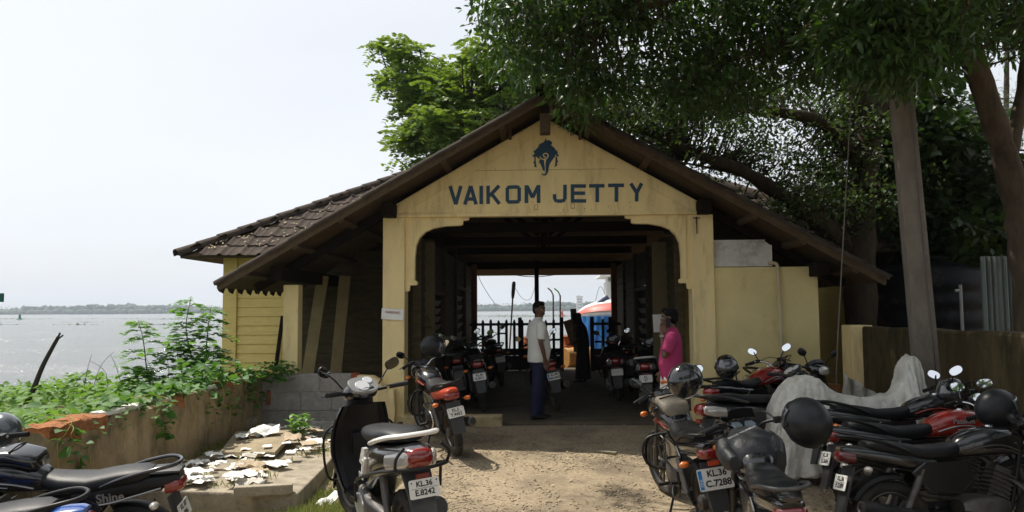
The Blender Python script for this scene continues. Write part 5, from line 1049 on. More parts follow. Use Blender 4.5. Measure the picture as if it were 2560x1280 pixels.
for k in range(6):
    q_ = PY(1049+5.6*k, 819, 12.74); mb = MB(); mb.tube([q_+Vector((-.013, 0, -.014)), q_+Vector((-.010, 0, .016)), q_+Vector((.011, 0, .014)), q_+Vector((.004, 0, -.008)), q_+Vector((.014, 0, -.016))], .0035, 5); part(mb, 'painted_mark', m_dark)
q_ = PY(1120, 845, 14.2); o = MB().box((q_.x-.02, 14.2, q_.z), (.45, .5, .05)).box((q_.x-.1, 14.2, q_.z-.12), (.05, .4, .2)).build('wall_shelf', m_conc, None, False); o.parent = JB; o.matrix_parent_inverse = Matrix.Translation(-JB.location)

# ================================================================== beyond the hall
m_drum = M('rusty_orange_drum', (.42, .11, .03), .6, var=.25, scale=4, dirt=(.16, .05, .025), dscale=4, dpos=(.5, .7))
m_drumy = M('rusty_yellow_drum', (.46, .24, .06), .6, var=.2, scale=4, dirt=(.20, .07, .03), dscale=4, dpos=(.5, .7))
def drum(label, loc, lying, mat):
    e = empty('oil_drum', loc, label, 'drum', 'oil drums on the quay'); 
    if lying: e.rotation_euler = (0, PI/2, .5)
    mb = MB(); mb.lathe([(0, 0), (0, .27), (.02, .29), (.03, .28), (.28, .28), (.30, .295), (.32, .28), (.57, .28), (.59, .295), (.61, .28), (.86, .28), (.87, .29), (.89, .27), (.875, .26), (.875, 0)], 'z', seg=28); mb.build('barrel', mat, e)
    mb = MB(); mb.lathe([(.875, 0), (.89, 0), (.89, .03), (.875, .03)], 'z', (.17, 0, 0), 10); mb.build('bung', v_met, e); return e
drum('rusty red oil drum standing on the quay beyond the gate', (PY(1424, 860, 23.0).x, 23.2, .03), False, m_drum)
drum('rusty yellow oil drum lying before the standing red drum', (PY(1412, 890, 22.4).x, 22.4, .31), True, m_drumy)
drum('rusty red oil drum on the quay behind the picket fence', (PY(1330, 880, 22.6).x, 22.6, .03), False, m_drum)
def plank_lean(label, a_, c_, w_): mb = MB(); mb.beam(a_, c_, w_, .04, up=(0, 1, 0)); o = mb.build('timber_plank', M('grey_timber', (.14, .11, .08), .85, var=.3, scale=6, bump=.3, bscale=30), None, False); tag(o, label, 'plank')
plank_lean('weathered plank leaning upright in the gate gap', PY(1442, 880, 21.9), PY(1433, 772, 22.0), .17); plank_lean('short broken board leaning against the drums', PY(1440, 860, 22.05), PY(1420, 800, 22.1), .30)
def lamp(label, px, pyb, pyt, Y, arm, lean, mat, head):
    a_ = PY(px, pyb, Y); b_ = PY(px+lean, pyt, Y); e = empty('lamp_post', (a_.x, Y, -.02), label, 'lamp post'); bb = Vector((b_.x-a_.x, 0, b_.z+.02))
    if head: mb = MB(); mb.tube([(0, 0, -.5), bb], .026, 10); mb.build('post', v_met, e); mb = MB(); d_ = bb.normalized(); mb.tube([bb-d_*.05, bb+d_*.1, bb+d_*.36, bb+d_*.46], [.035, .055, .06, .04], 12); mb.build('lamp_head', v_blk, e)
    else:
        mb = MB(); mb.tube([(0, 0, -.5), bb], .026, 10); mb.build('post', v_met, e); mb = MB(); mb.tube([bb-Vector((0, 0, .02)), bb+Vector((arm*.35, 0, .12)), bb+Vector((arm, 0, .22))], .022, 8, smooth=False); mb.build('arm', mat, e)
lamp('tilted lamp post with dark lamp head on the quay', 1268, 885, 742, 23.5, 0, 14, v_met, True)
lamp('grey pole with bent plain arm at the quay edge', 1383, 870, 737, 25, -.17, 0, v_met, False)
lamp('pole with green bent arm at the quay edge', 1400.5, 870, 738, 25, -.19, 0, M('green_paint', (.06, .35, .04), .5), False)
m_hull = M('hull_grey_paint', (.45, .45, .42), .6, var=.1, scale=2); m_bwhite = M('boat_white_paint', (.75, .75, .72), .5, var=.05, scale=2); m_bred = M('boat_red_band', (.50, .09, .07), .5); m_btarp = M('blue_tarpaulin', (.012, .14, .42), .5, var=.25, scale=4, bump=.8, bscale=6)
BT = empty('passenger_boat', (3.0, 29.0, -.9), 'moored white boat with red band and blue tarpaulin beyond the gate', 'boat')
x0 = PY(1447, 800, 29.0).x-3.0
mb = MB(); rs = []
for t, yw, zk in ((0, .15, 1.0), (.5, .7, .6), (1.2, 1.1, .2), (2.5, 1.35, .0), (7, 1.4, 0), (9, 1.2, .3)):
    rs.append([Vector((x0+t, -yw, 1.35)), Vector((x0+t, -yw*.85, .5)), Vector((x0+t, -yw*.3, -.2+zk)), Vector((x0+t, yw*.3, -.2+zk)), Vector((x0+t, yw*.85, .5)), Vector((x0+t, yw, 1.35))])
mb.rings(rs); mb.build('hull', m_hull, BT)
zr = PY(1480, 752, 29).z+.9; zs = PY(1480, 792, 29).z+.9
def arch_ring(x, w_, z0_, z1_, n_=15): return [Vector((x, -w_*math.cos(a), z0_+(z1_-z0_)*math.sin(a)**.7)) for a in np.linspace(0, PI, n_)]
mb = MB(); mb.rings([arch_ring(x0+t, w_, zs, zs+(zr-zs)*h_) for t, w_, h_ in ((.0, .5, .3), (.25, .9, .62), (.6, 1.2, .85), (1.2, 1.32, 1), (8.5, 1.34, 1.0))], closed=False, caps=False); o = mb.build('canopy_roof', m_bwhite, BT, fix=False); q_ = o.modifiers.new('t', 'SOLIDIFY'); q_.thickness = .04
mb = MB(); mb.rings([[p_+Vector((-.03, -.07, .03)) for p_ in arch_ring(x0+t, w_, zs, zs+(zr-zs)*h_)[1:5]] for t, w_, h_ in ((.0, .515, .3), (.25, .915, .62), (.6, 1.215, .85), (1.2, 1.335, 1), (1.9, 1.335, 1))], closed=False, caps=False); mb.build('red_band', m_bred, BT, fix=False)
mb = MB(); mb.rings([[Vector((x0+.05+1.55*u, -(.55+.85*min(1, u*2.2)**.6)-.04-.05*math.sin(u*40+z_), zs+.03-(zs-1.0)*z_/5)) for u in np.linspace(0, 1, 30)] for z_ in range(6)], closed=False, caps=False); mb.build('tarpaulin', m_btarp, BT, fix=False)
mb = MB(); mb.box2((x0+1.6, -1.36, 1.3), (x0+8.4, -1.30, zs)); mb.build('side_wall', m_bwhite, BT, False)
mb = MB(); mb.box2((x0+2.55, -1.375, 1.5), (x0+2.95, -1.362, zs-.1)); mb.build('window', v_blk, BT, False)
mb = MB(); mb.tube([(x0+.1, -.3, zs+.05), (x0+.75, -.5, zr-.05), (x0+1.05, -.5, zr+.13)], [.05, .06, .09], 8); mb.build('rolled_tarp', M('navy_tarp', (.02, .03, .09), .6), BT)
mb = MB(); mb.tube([(x0+.6, -.4, zr+.0), (x0+.75, -.4, zr+.5), (x0+.9, -.4, zr+.35), (x0+1.0, -.4, zr)], .008, 5); mb.build('hoop_wire', v_blk, BT)
FB = empty('ferry_boat', (4.2, 34, -.9), 'white ferry wheelhouse with corner posts rising behind the moored boat', 'boat')
wx = PY(1508, 720, 34).x-4.2; zt_ = PY(1508, 692, 34).z+.9
mb = MB(); mb.box2((wx-.2, -1.2, 0), (wx+9, 1.2, 2.9)); o = mb.build('hull', m_bwhite, FB, False)
for x in (wx+.05, wx+.38, wx+.75): mb = MB(); mb.box2((x-.05, -1.2, 2.9), (x+.05, -1.1, zt_-.05)); mb.build('corner_post', m_bwhite, FB, False)
mb = MB(); mb.box2((wx-.25, -1.4, zt_-.05), (wx+3, 1.4, zt_+.03)); mb.build('roof', m_bwhite, FB, False)
mb = MB(); mb.box2((wx+.1, -1.15, 2.9), (wx+2.6, 1.0, 3.75)); mb.build('cabin_side', m_bwhite, FB, False)
mb = MB(); mb.box2((wx+.2, 1.0, 3.75), (wx+2.6, 1.1, zt_-.05)); mb.build('rear_board', m_bwhite, FB, False)
for x, z_ in ((wx+.38, zt_-.42), (wx+.25, zt_-1.65)): mb = MB(); mb.loft([(-1.42, z_, .12, .12), (-1.3, z_, .14, .14), (-1.2, z_, .08, .08)], 12, ); mb.v = [(v[0]+x, v[1], v[2]) for v in mb.v]; mb.build('loud_hailer', v_blk, FB)
def buoy(label, px, pyb, pyt, D, mat):
    a_ = PY(px, pyb, D); h_ = PY(px, pyt, D).z+.9; e = empty('buoy', (a_.x, D, -.9), label, 'buoy'); mb = MB(); mb.lathe([(-.2, 0), (-.2, h_*.55), (.12*h_, h_*.6), (.2*h_, h_*.3), (.75*h_, h_*.17), (.76*h_, h_*.28), (h_, h_*.12), (h_, 0)], 'z', seg=14); mb.build('float', mat, e); mb = MB(); mb.box((0, 0, h_*1.06), (h_*.1, h_*.1, h_*.12)); mb.build('topmark', mat, e)
buoy('green channel buoy floating out on the lake', 49, 800, 786, 330, M('buoy_green', (.01, .14, .11), .5)); buoy('red channel buoy floating beyond the quay poles', 1405, 794, 777, 300, M('buoy_red', (.45, .03, .03), .5))
# wires
def wire(label, pts, r_=.008, mat=None, name='cable'):
    mb = MB(); mb.tube(pts, r_, 5, res=8); o = mb.build(name, mat or v_blk, None); tag(o, label, 'cable'); return o
wire('sagging overhead cable across the lake opening', [PY(1180, 655, 22.4), PY(1245, 678, 22.4), PY(1335, 692, 22.4), PY(1440, 676, 22.4), PY(1540, 640, 22.4)], .011)
wire('loose wire drooping at the left side of the lake opening', [PY(1192, 668, 22.3), PY(1200, 700, 22.3), PY(1220, 735, 22.3), PY(1236, 757, 22.3)], .007)
wire('thin wire looped from the tilted lamp to the centre post', [PY(1288, 720, 23.4), PY(1305, 745, 23.2), PY(1325, 748, 23), PY(1338, 715, 22.6)], .006)
wire('thin cable hanging from the trees beside the annex', [PY(2142, -40, 9.6), PY(2125, 300, 9.6), PY(2108, 600, 9.6), PY(2094, 860, 9.6), PY(2088, 1010, 9.6)], .007, M('pale_cable', (.16, .15, .12), .7))
# stick and green board at left
a_, c_ = PY(52, 1035, 9.6), PY(146, 842, 9.6); d_ = c_-a_; mb = MB(); mb.tube([a_-d_*.1, a_+d_*.3+Vector((.01, 0, .01)), a_+d_*.62+Vector((-.015, 0, .01)), c_], [.036, .032, .028, .022], 9); mb.tube([c_-d_*.04, c_+Vector((.06, 0, .02))], .010, 6); mb.tube([c_, c_+Vector((.02, 0, .05))], .012, 6); mb.tube([a_+d_*.36, a_+d_*.36+Vector((.09, 0, .01))], .008, 6)
o = mb.build('dead_branch', M('dead_wood', (.035, .028, .024), .85, var=.3, scale=12), None); tag(o, 'bare dead branch stuck upright in the bank vegetation', 'branch')
GB = empty('green_board', (-5.2, 7.2, .3), 'small green board on a post at the lake bank', 'board'); gx1 = PY(6.5, 744, 7.2).x; mb = MB(); z0_, z1_ = PY(4, 755, 7.2).z, PY(4, 733, 7.2).z; mb.box2((gx1-.55+5.2, 0, z0_-.3), (gx1+5.2, .02, z1_-.3)); mb.build('panel', M('green_sign', (.0, .09, .06), .5), GB, False); mb = MB(); mb.box2((gx1-.32+5.2, .022, -.3), (gx1-.27+5.2, .06, z1_-.3)); mb.build('post', v_met, GB, False)

# ================================================================== people
m_skin = M('brown_skin', (.105, .048, .026), .5, var=.12, scale=9); m_hair = M('black_hair', (.006, .005, .005), .8, bump=.6, bscale=60, spec=.12); m_eye = M('eye_white', (.5, .48, .45), .3); m_iris = M('eye_dark', (.01, .007, .005), .2)
def capsule(mb, pts, rr, seg=12):
    pts = [Vector(p_) for p_ in pts]; mb.tube(pts, rr, seg, res=5); mb.ball(pts[0], rr[0], 12, 8); mb.ball(pts[-1], rr[-1], 12, 8)
def hand(mb, wrist, d, side, thumb, curl=.5, L=.18, spread=.021):
    d = Vector(d).normalized(); s_ = Vector(side).normalized(); n_ = d.cross(s_).normalized(); wrist = Vector(wrist)
    for k in range(4): capsule(mb, [wrist+d*.01+s_*(k-1.5)*.012, wrist+d*.085+s_*(k-1.5)*spread], [.019, .0135], 8)
    for k, fl in enumerate((.068, .080, .075, .058)):
        b_ = wrist+d*.085+s_*(k-1.5)*spread; m_ = b_+(d*math.cos(curl*.6)+n_*math.sin(curl*.6))*fl*.5; t_ = m_+(d*math.cos(curl*1.5)+n_*math.sin(curl*1.5))*fl*.5; capsule(mb, [b_, m_, t_], [.0115, .0105, .009], 8)
    b_ = wrist+d*.025-s_*.03*thumb; m_ = b_+(d*.6-s_*.7*thumb+n_*.3).normalized()*.04; capsule(mb, [b_, m_, m_+(d*.95-s_*.15*thumb+n_*.35).normalized()*.035], [.015, .012, .010], 8)
def head(mb, c, yaw, pitch=0):
    Q = Matrix.Translation(c) @ Matrix.Rotation(yaw, 4, 'Z') @ Matrix.Rotation(pitch, 4, 'X'); T_ = lambda p_: (Q @ Vector(p_).to_4d()).to_3d(); r3 = Q.to_3x3()
    mb.ball(T_((0, -.005, .03)), (.076, .097, .088), 20, 14, rot=r3); mb.ball(T_((0, .018, -.045)), (.060, .072, .075), 18, 12, rot=r3); mb.ball(T_((0, .060, -.098)), (.026, .022, .02), 10, 8, rot=r3)
    mb.tube([T_((0, .082, .018)), T_((0, .098, -.012)), T_((0, .106, -.030))], [.010, .012, .015], 8); mb.ball(T_((0, .095, -.035)), (.019, .012, .010), 10, 6, rot=r3)
    mb.ball(T_((0, .082, .028)), (.055, .014, .012), 12, 6, rot=r3); mb.ball(T_((0, .079, -.062)), (.026, .014, .009), 10, 6, rot=r3); mb.ball(T_((0, .076, -.076)), (.022, .014, .009), 10, 6, rot=r3)
    for s_ in (-1, 1): mb.ball(T_((s_*.078, -.005, -.012)), (.010, .020, .032), 10, 8, rot=r3); mb.ball(T_((s_*.045, .055, -.022)), (.024, .024, .020), 10, 8, rot=r3)
    return T_, r3
def hair_etc(e, T_, r3, stache=True, beard=False):
    mb = MB()
    for i in range(22):
        for (zz, k_) in ((0, 0),): pass
    mb.ball(T_((0, -.016, .046)), (.083, .099, .087), 22, 16, rot=r3); mb.ball(T_((0, -.045, -.005)), (.074, .066, .075), 18, 12, rot=r3); mb.ball(T_((.012, .05, .095)), (.06, .045, .035), 14, 10, rot=r3)
    remeshed(mb, 'hair', m_hair, e, .009, 2)
    for s_ in (-1, 1):
        mb = MB(); mb.ball(T_((s_*.031, .079, .004)), (.0145, .010, .009), 12, 8, rot=r3); E_ = mb.build('eye', m_eye, e); mb = MB(); mb.ball(T_((s_*.031, .0875, .004)), (.006, .003, .006), 10, 6, rot=r3); mb.build('iris', m_iris, E_)
        mb = MB(); mb.tube([T_((s_*.012, .094, .026)), T_((s_*.032, .091, .033)), T_((s_*.055, .074, .026))], [.005, .006, .003], 6); mb.build('eyebrow', m_hair, e)
    if stache: mb = MB(); mb.tube([T_((-.036, .075, -.066)), T_((-.015, .092, -.052)), T_((0, .095, -.050)), T_((.015, .092, -.052)), T_((.036, .075, -.066))], [.005, .010, .010, .010, .005], 8); mb.build('moustache', m_hair, e)
def torso(mb, st): mb.loft(st, 24, axis='z')
def feet(e, xs, m_=None, ang=(0, 0)):
    for x, y0, a_ in xs:
        mb = MB(); q_ = Matrix.Rotation(a_, 4, 'Z'); mb.loft([(-.07, .03, .034, .024), (-.02, .036, .040, .034), (.06, .03, .044, .026), (.14, .022, .048, .016), (.175, .018, .035, .010)], 14); o = mb.build('shoe', m_ or v_blk, e); o.matrix_local = Matrix.Translation((x, y0, 0)) @ q_
# man in white polo shirt
P1 = empty('person', (PY(1345, 1050, 11.62).x, 11.75, .067), 'man in white polo shirt and dark blue trousers standing at the entrance', 'person'); P1.rotation_euler = (0, 0, R(-68))
sk = MB(); T_, r3 = head(sk, (0, .035, 1.615), R(-62), R(-3)); capsule(sk, [(0, .015, 1.40), (0, .03, 1.53)], [.058, .052])
sk.loft([(.92, 0, .12, .08, 2.4), (1.2, 0, .13, .09, 2.4), (1.40, 0, .13, .07, 2.2)], 16, axis='z')
for s_ in (-1, 1):
    el = (s_*.225, -.035, 1.13); wr = (s_*.215, .035, .885); capsule(sk, [(s_*.175, .0, 1.39), (s_*.20, -.015, 1.28), el], [.048, .044, .036]); capsule(sk, [el, (s_*.222, .0, 1.02), wr], [.036, .034, .025]); hand(sk, wr, (0, .12, -1), (0, 1, .1), -1, .55)
    capsule(sk, [(s_*.085, 0, .90), (s_*.09, .01-s_*.05, .5), (s_*.09, -.01-s_*.08, .08)], [.07, .05, .04])
remeshed(sk, 'body', m_skin, P1, .0095, 3); hair_etc(P1, T_, r3)
m_polo = M('white_polo', (.66, .65, .60), .85, var=.08, scale=4, bump=.9, bscale=8, spec=.2); m_trs = M('navy_trousers', (.016, .018, .045), .85, var=.25, scale=5, bump=.9, bscale=8, spec=.2)
mb = MB(); torso(mb, [(.835, .012, .178, .148, 2.3), (.90, .016, .182, .156, 2.3), (1.02, .034, .18, .168, 2.3), (1.15, .024, .184, .158, 2.3), (1.28, .010, .19, .142, 2.4), (1.37, 0, .185, .105, 2.4), (1.43, 0, .15, .08, 2.2), (1.475, .008, .075, .066, 2)])
for s_ in (-1, 1): mb.tube([(s_*.14, 0, 1.40), (s_*.195, -.008, 1.33), (s_*.225, -.028, 1.17)], [.075, .074, .066], 14)
remeshed(mb, 'polo_shirt', m_polo, P1, .011, 3)
mb = MB(); mb.tube([(.066*math.cos(a), .018+.062*math.sin(a), 1.478+.012*math.cos(a*1)) for a in np.linspace(0, 2*PI, 20)], .013, 8, smooth=False); mb.build('collar', m_polo, P1)
mb = MB(); mb.loft([(.80, .0, .15, .11, 2.3), (.90, .0, .155, .112, 2.3), (.97, 0, .15, .105, 2.3)], 20, axis='z')
for s_ in (-1, 1): mb.tube([(s_*.078, 0, .88), (s_*.085, .01-s_*.03, .66), (s_*.088, .015-s_*.055, .48), (s_*.09, -s_*.07, .25), (s_*.09, -.01-s_*.08, .06)], [.098, .092, .080, .072, .070], 16)
remeshed(mb, 'trousers', m_trs, P1, .011, 3); feet(P1, [(-.09, .08, .15), (.09, -.08, -.12)])
# man in pink shirt on the phone
P2 = empty('person', (PY(1684, 1000, 9.75).x, 9.75, gz(9.75)), 'man in pink shirt and white wrap holding a phone to his ear', 'person'); P2.rotation_euler = (0, 0, R(82))
sk = MB(); T_, r3 = head(sk, (0, .03, 1.60), R(-6), R(-2)); capsule(sk, [(0, .01, 1.39), (0, .025, 1.52)], [.060, .054])
sk.loft([(.92, 0, .12, .08, 2.4), (1.2, 0, .13, .09, 2.4), (1.40, 0, .13, .07, 2.2)], 16, axis='z')
el = (-.245, .10, 1.15); wr = (-.145, .125, 1.40); capsule(sk, [(-.175, 0, 1.38), (-.215, .05, 1.27), el], [.048, .044, .037]); capsule(sk, [el, (-.20, .115, 1.27), wr], [.037, .034, .026]); hand(sk, wr, (.28, -.12, 1), (0, 1, .15), 1, .55)
el = (.235, -.02, 1.12); wr = (.20, .12, .93); capsule(sk, [(.175, 0, 1.38), (.21, -.01, 1.27), el], [.048, .044, .037]); capsule(sk, [el, (.225, .05, 1.02), wr], [.037, .034, .026]); hand(sk, wr, (-.1, .4, -1), (0, 1, .3), -1, .6)
for s_ in (-1, 1): capsule(sk, [(s_*.085, 0, .90), (s_*.09, .01, .5), (s_*.09, -.02, .30), (s_*.09, -.01, .07)], [.08, .055, .052, .036]); capsule(sk, [(s_*.09, -.02, .045), (s_*.095, .06, .035), (s_*.10, .13, .025)], [.036, .034, .024])
remeshed(sk, 'body', m_skin, P2, .0095, 3); hair_etc(P2, T_, r3)
m_pink = M('magenta_pink_shirt', (.36, .040, .125), .8, var=.12, scale=4, bump=1.0, bscale=9, spec=.2); m_mundu = M('white_cotton', (.70, .68, .63), .85, var=.05, scale=3, bump=.4, bscale=6)
mb = MB(); torso(mb, [(.84, .012, .17, .128, 2.3), (.92, .018, .176, .140, 2.3), (1.04, .032, .176, .150, 2.3), (1.16, .022, .178, .140, 2.3), (1.28, .008, .186, .128, 2.4), (1.37, 0, .188, .105, 2.4), (1.43, 0, .15, .08, 2.2), (1.47, .008, .078, .068, 2)])
mb.tube([(-.14, 0, 1.39), (-.20, .035, 1.31), (-.238, .085, 1.19)], [.078, .078, .072], 14); mb.tube([(.14, 0, 1.39), (.205, -.008, 1.31), (.232, -.02, 1.18)], [.078, .078, .070], 14); remeshed(mb, 'pink_shirt', m_pink, P2, .011, 3)
mb = MB(); mb.tube([(.070*math.cos(a), .015+.066*math.sin(a), 1.472) for a in np.linspace(0, 2*PI, 20)], .014, 8, smooth=False); mb.build('collar', m_pink, P2)
mb = MB(); rs = []
for z_, hw, hd in ((.96, .165, .12), (.85, .178, .135), (.70, .185, .145), (.52, .19, .15), (.36, .195, .155)): rs.append([Vector((math.cos(a)*(hw+.012*math.sin(a*9+z_*6)), .008+math.sin(a)*(hd+.012*math.sin(a*9+z_*6)), z_+.03*math.sin(a*2)*(z_ < .5))) for a in np.linspace(0, 2*PI, 40, endpoint=False)])
mb.rings(rs, caps=False); o = mb.build('mundu_wrap', m_mundu, P2, ang=80, fix=False); q_ = o.modifiers.new('t', 'SOLIDIFY'); q_.thickness = .004
mb = MB(); mb.tube([(-.165, -.02, .86), (-.168, .06, .84), (-.11, .125, .82), (.0, .14, .81), (.08, .125, .83)], [.010, .018, .020, .018, .012], 8); mb.build('orange_fold', M('orange_cloth', (.50, .14, .03), .85, var=.1, scale=6), P2)
mb = MB(); mb.box((-.098, .050, 1.545), (.010, .058, .120), Matrix.Rotation(.12, 3, 'X')); o = mb.build('mobile_phone', M('phone_black', (.01, .01, .012), .5, spec=.3), None, False); o.matrix_world = P2.matrix_basis; bevel(o, .004); tag(o, 'mobile phone held to the ear of the man in pink', 'phone')
o.location = P2.location; o.rotation_euler = P2.rotation_euler
mb = MB(); mb.tube([Vector((-.152, .124, 1.385))+Vector((.031*math.cos(a), .031*math.sin(a), .008*math.cos(a))) for a in np.linspace(0, 2*PI, 16)], .008, 6, smooth=False); mb.box((-.183, .122, 1.385), (.010, .026, .026)); mb.build('wrist_watch', v_silv, P2); feet(P2, [(-.095, .02, .1), (.095, .0, -.1)], v_blk)
# dark figure at the gate
P3 = empty('person', (PY(1458, 960, 17.6).x, 17.6, .067), 'person in dark clothes and shawl standing at the gap in the fence', 'person'); P3.rotation_euler = (0, 0, R(70)); P3.scale = (.94, .94, .94)
sk = MB(); T_, r3 = head(sk, (0, .16, 1.49), 0, R(-12)); capsule(sk, [(0, .06, 1.32), (0, .13, 1.43)], [.056, .05]); sk.loft([(.92, 0, .12, .08, 2.4), (1.34, .05, .13, .07, 2.2)], 16, axis='z')
for s_ in (-1, 1): capsule(sk, [(s_*.17, .04, 1.30), (s_*.23, .02, 1.06)], [.046, .036]); capsule(sk, [(s_*.23, .02, 1.06), (s_*.19, .20, .92)], [.036, .026]); hand(sk, (s_*.19, .20, .92), (0, 1, -.4), (s_, 0, 0), -1, .6); capsule(sk, [(s_*.085, 0, .88), (s_*.09, 0, .07)], [.06, .04])
remeshed(sk, 'body', m_skin, P3, .011, 3)
m_dkc = M('dark_cloth', (.014, .013, .018), .9, var=.2, scale=4, bump=.3, bscale=6)
mb = MB(); torso(mb, [(.70, -.01, .18, .14), (.95, -.01, .18, .14), (1.15, .02, .19, .14), (1.30, .045, .20, .12), (1.38, .07, .12, .09), (1.44, .11, .09, .10), (1.54, .145, .098, .115), (1.60, .13, .085, .10), (1.64, .12, .04, .05)]); 
for s_ in (-1, 1): mb.tube([(s_*.15, .04, 1.29), (s_*.22, .03, 1.16), (s_*.235, .05, 1.04)], [.075, .07, .06], 12)
remeshed(mb, 'shawl', m_dkc, P3, .014, 3)
mb = MB(); rs = [[Vector((math.cos(a)*(hw+.01*math.sin(a*8)), math.sin(a)*(hd+.01*math.sin(a*8)), z_)) for a in np.linspace(0, 2*PI, 32, endpoint=False)] for z_, hw, hd in ((.80, .17, .13), (.5, .19, .155), (.08, .21, .18))]; mb.rings(rs, caps=False); mb.build('skirt', m_dkc, P3, ang=80, fix=False); feet(P3, [(-.08, .05, 0), (.08, .02, 0)])
# ================================================================== plants
m_bark = M('grey_brown_bark', (.030, .023, .017), .95, spec=.15, col2=(.07, .055, .04), scale=6, bump=.9, bscale=18, stretch=(1, 1, .35), world=True)
m_barkp = M('pale_bark', (.055, .040, .028), .95, spec=.15, col2=(.13, .10, .07), scale=5, bump=.7, bscale=16, stretch=(1, 1, .4), world=True)
lf_dark = leafmat('shade_tree_leaf', (.014, .033, .008), (.036, .068, .015), (.024, .050, .005), .40)
lf_mid = leafmat('small_leaf', (.017, .033, .009), (.036, .062, .016), (.024, .042, .006), .5)
lf_feath = leafmat('feather_leaf', (.028, .062, .012), (.066, .115, .022), (.088, .130, .012), .5)
lf_big = leafmat('broad_leaf', (.011, .024, .007), (.024, .045, .011), (.013, .027, .004), .38)
lf_need = leafmat('needle_leaf', (.045, .062, .034), (.075, .095, .055), (.03, .04, .02), .6)
lf_bush = leafmat('sapling_leaf', (.050, .125, .018), (.090, .190, .030), (.085, .170, .016), .4, 4.0)
lf_creep = leafmat('creeper_leaf', (.050, .115, .020), (.105, .185, .040), (.075, .140, .015), .68, 3.0)
lf_vine = leafmat('vine_leaf', (.030, .085, .016), (.055, .125, .024), (.045, .100, .010), .6, 3.0)
lf_grass = leafmat('grass_blade', (.10, .13, .030), (.20, .19, .065), (.06, .075, .015), .6, 4.0)
def inside(poly, x, y):
    c = False; n_ = len(poly); j = n_-1
    for i in range(n_):
        xi, yi = poly[i]; xj, yj = poly[j]
        if (yi > y) != (yj > y) and x < (xj-xi)*(y-yi)/(yj-yi)+xi: c = not c
        j = i
    return c
def sample(poly, n_, d0, d1):
    xs = [p_[0] for p_ in poly]; ys = [p_[1] for p_ in poly]; o = []
    while len(o) < n_:
        x, y = random.uniform(min(xs), max(xs)), random.uniform(min(ys), max(ys))
        if inside(poly, x, y): o.append(PY(x, y, random.uniform(d0, d1)))
    return o
def sample2(poly, n_, d0, d1, k_, spread=.55):
    sub = sample(poly, k_, d0, d1); o = []
    while len(o) < n_:
        c = random.choice(sub); o.append(c+Vector((random.gauss(0, spread), random.gauss(0, spread), random.gauss(0, spread*.45))))
    return o
def limb_tube(mb, pts, r0, r1, seg=10):
    n_ = len(pts); P_, Q_ = spline([Vector(p_) for p_ in pts], [r0+(r1-r0)*i/(n_-1) for i in range(n_)], 7)
    mb.tube(P_, [q_*random.uniform(.88, 1.12) for q_ in Q_], seg, smooth=False)
def twigs(mb, centers, limbs, r_=.010, maxd=2.6):
    L = np.array([tuple(p_) for l_ in limbs for p_ in spline([Vector(q) for q in l_], [0]*len(l_), 5)[0]])
    for c in centers:
        d_ = np.linalg.norm(L-np.array(c), axis=1); k = int(d_.argmin()); a_ = Vector(L[k])
        if d_[k] > maxd: a_ = Vector(c)+(a_-Vector(c))*(maxd*.6/d_[k])
        m_ = (a_+Vector(c))/2+Vector((random.uniform(-.15, .15), random.uniform(-.15, .15), random.uniform(-.02, .2))); mb.tube([a_, m_, Vector(c)], [r_*2.0, r_*1.2, r_*.5], 4, res=2, caps=False)
def clump(centers, per, rad, L, W, big=True, droop=.3, spread=1.0):
    C_ = np.repeat(np.array([tuple(c) for c in centers]), per, 0); n_ = len(C_); o = RNG.normal(size=(n_, 3)); o /= np.linalg.norm(o, axis=1, keepdims=True); o *= (rad*RNG.uniform(.05, 1, (n_, 1))**.6); o[:, 2] *= .75
    P_ = C_+o; D = o/rad+RNG.normal(0, .5, (n_, 3)); D[:, 2] -= droop; up = RNG.normal(0, .45, (n_, 3)); up[:, 2] += 1
    l_ = L*RNG.uniform(.65, 1.2, n_); return (leaves if big else leaves4)(P_, D, l_, l_*W, up)
def tree(name, label, base, trunk, limbs, centers, leafdata, mbark, lmat, extra=None, tw=.010, maxd=2.6):
    T_ = empty(name, base, label, 'tree'); inv = Matrix.Translation(-Vector(base))
    mb = MB()
    for pts, r0, r1 in trunk: limb_tube(mb, pts, r0, r1, 14)
    o = mb.build('trunk', mbark, T_, ang=80); o.matrix_parent_inverse = inv
    for pts, r0, r1 in limbs: mb = MB(); limb_tube(mb, pts, r0, r1); o = mb.build('limb', mbark, T_, ang=80); o.matrix_parent_inverse = inv
    mb = MB(); twigs(mb, centers, [q[0] for q in trunk+limbs], tw, maxd); o = mb.build('twigs', mbark, T_, fix=False); o.matrix_parent_inverse = inv; o['kind'] = 'stuff'
    o = npmesh('crown', leafdata[0], leafdata[1], lmat, T_); o.matrix_parent_inverse = inv; o['kind'] = 'stuff'; return T_
# shade tree over the forecourt (trunk behind the mossy wall)
b1 = PY(2575, 830, 10.2); b1.z = 0
tr1 = [([b1, PY(2560, 640, 10.2), PY(2520, 420, 10.1), PY(2455, 210, 10.0), PY(2400, 20, 10.0), PY(2330, -220, 10.0)], .19, .10)]
lm1 = [([PY(2455, 210, 10.0), PY(2350, 60, 9.8), PY(2150, -40, 9.6), PY(1900, -60, 9.6), PY(1600, 20, 9.8), PY(1380, 90, 10.2)], .12, .03), ([PY(2330, -220, 10), PY(2050, -420, 9.6), PY(1700, -480, 9.2), PY(1350, -420, 9)], .11, .03),
       ([PY(2400, 20, 10), PY(2520, -150, 9), Vector((4.2, 7.5, 6.6)), Vector((2.5, 6.6, 7.0))], .09, .03), ([PY(2520, 420, 10.1), PY(2552, 250, 10.4), PY(2575, 60, 10.6)], .10, .06), ([PY(2150, -40, 9.6), PY(2000, 90, 9.7), PY(1800, 160, 10)], .04, .015)]
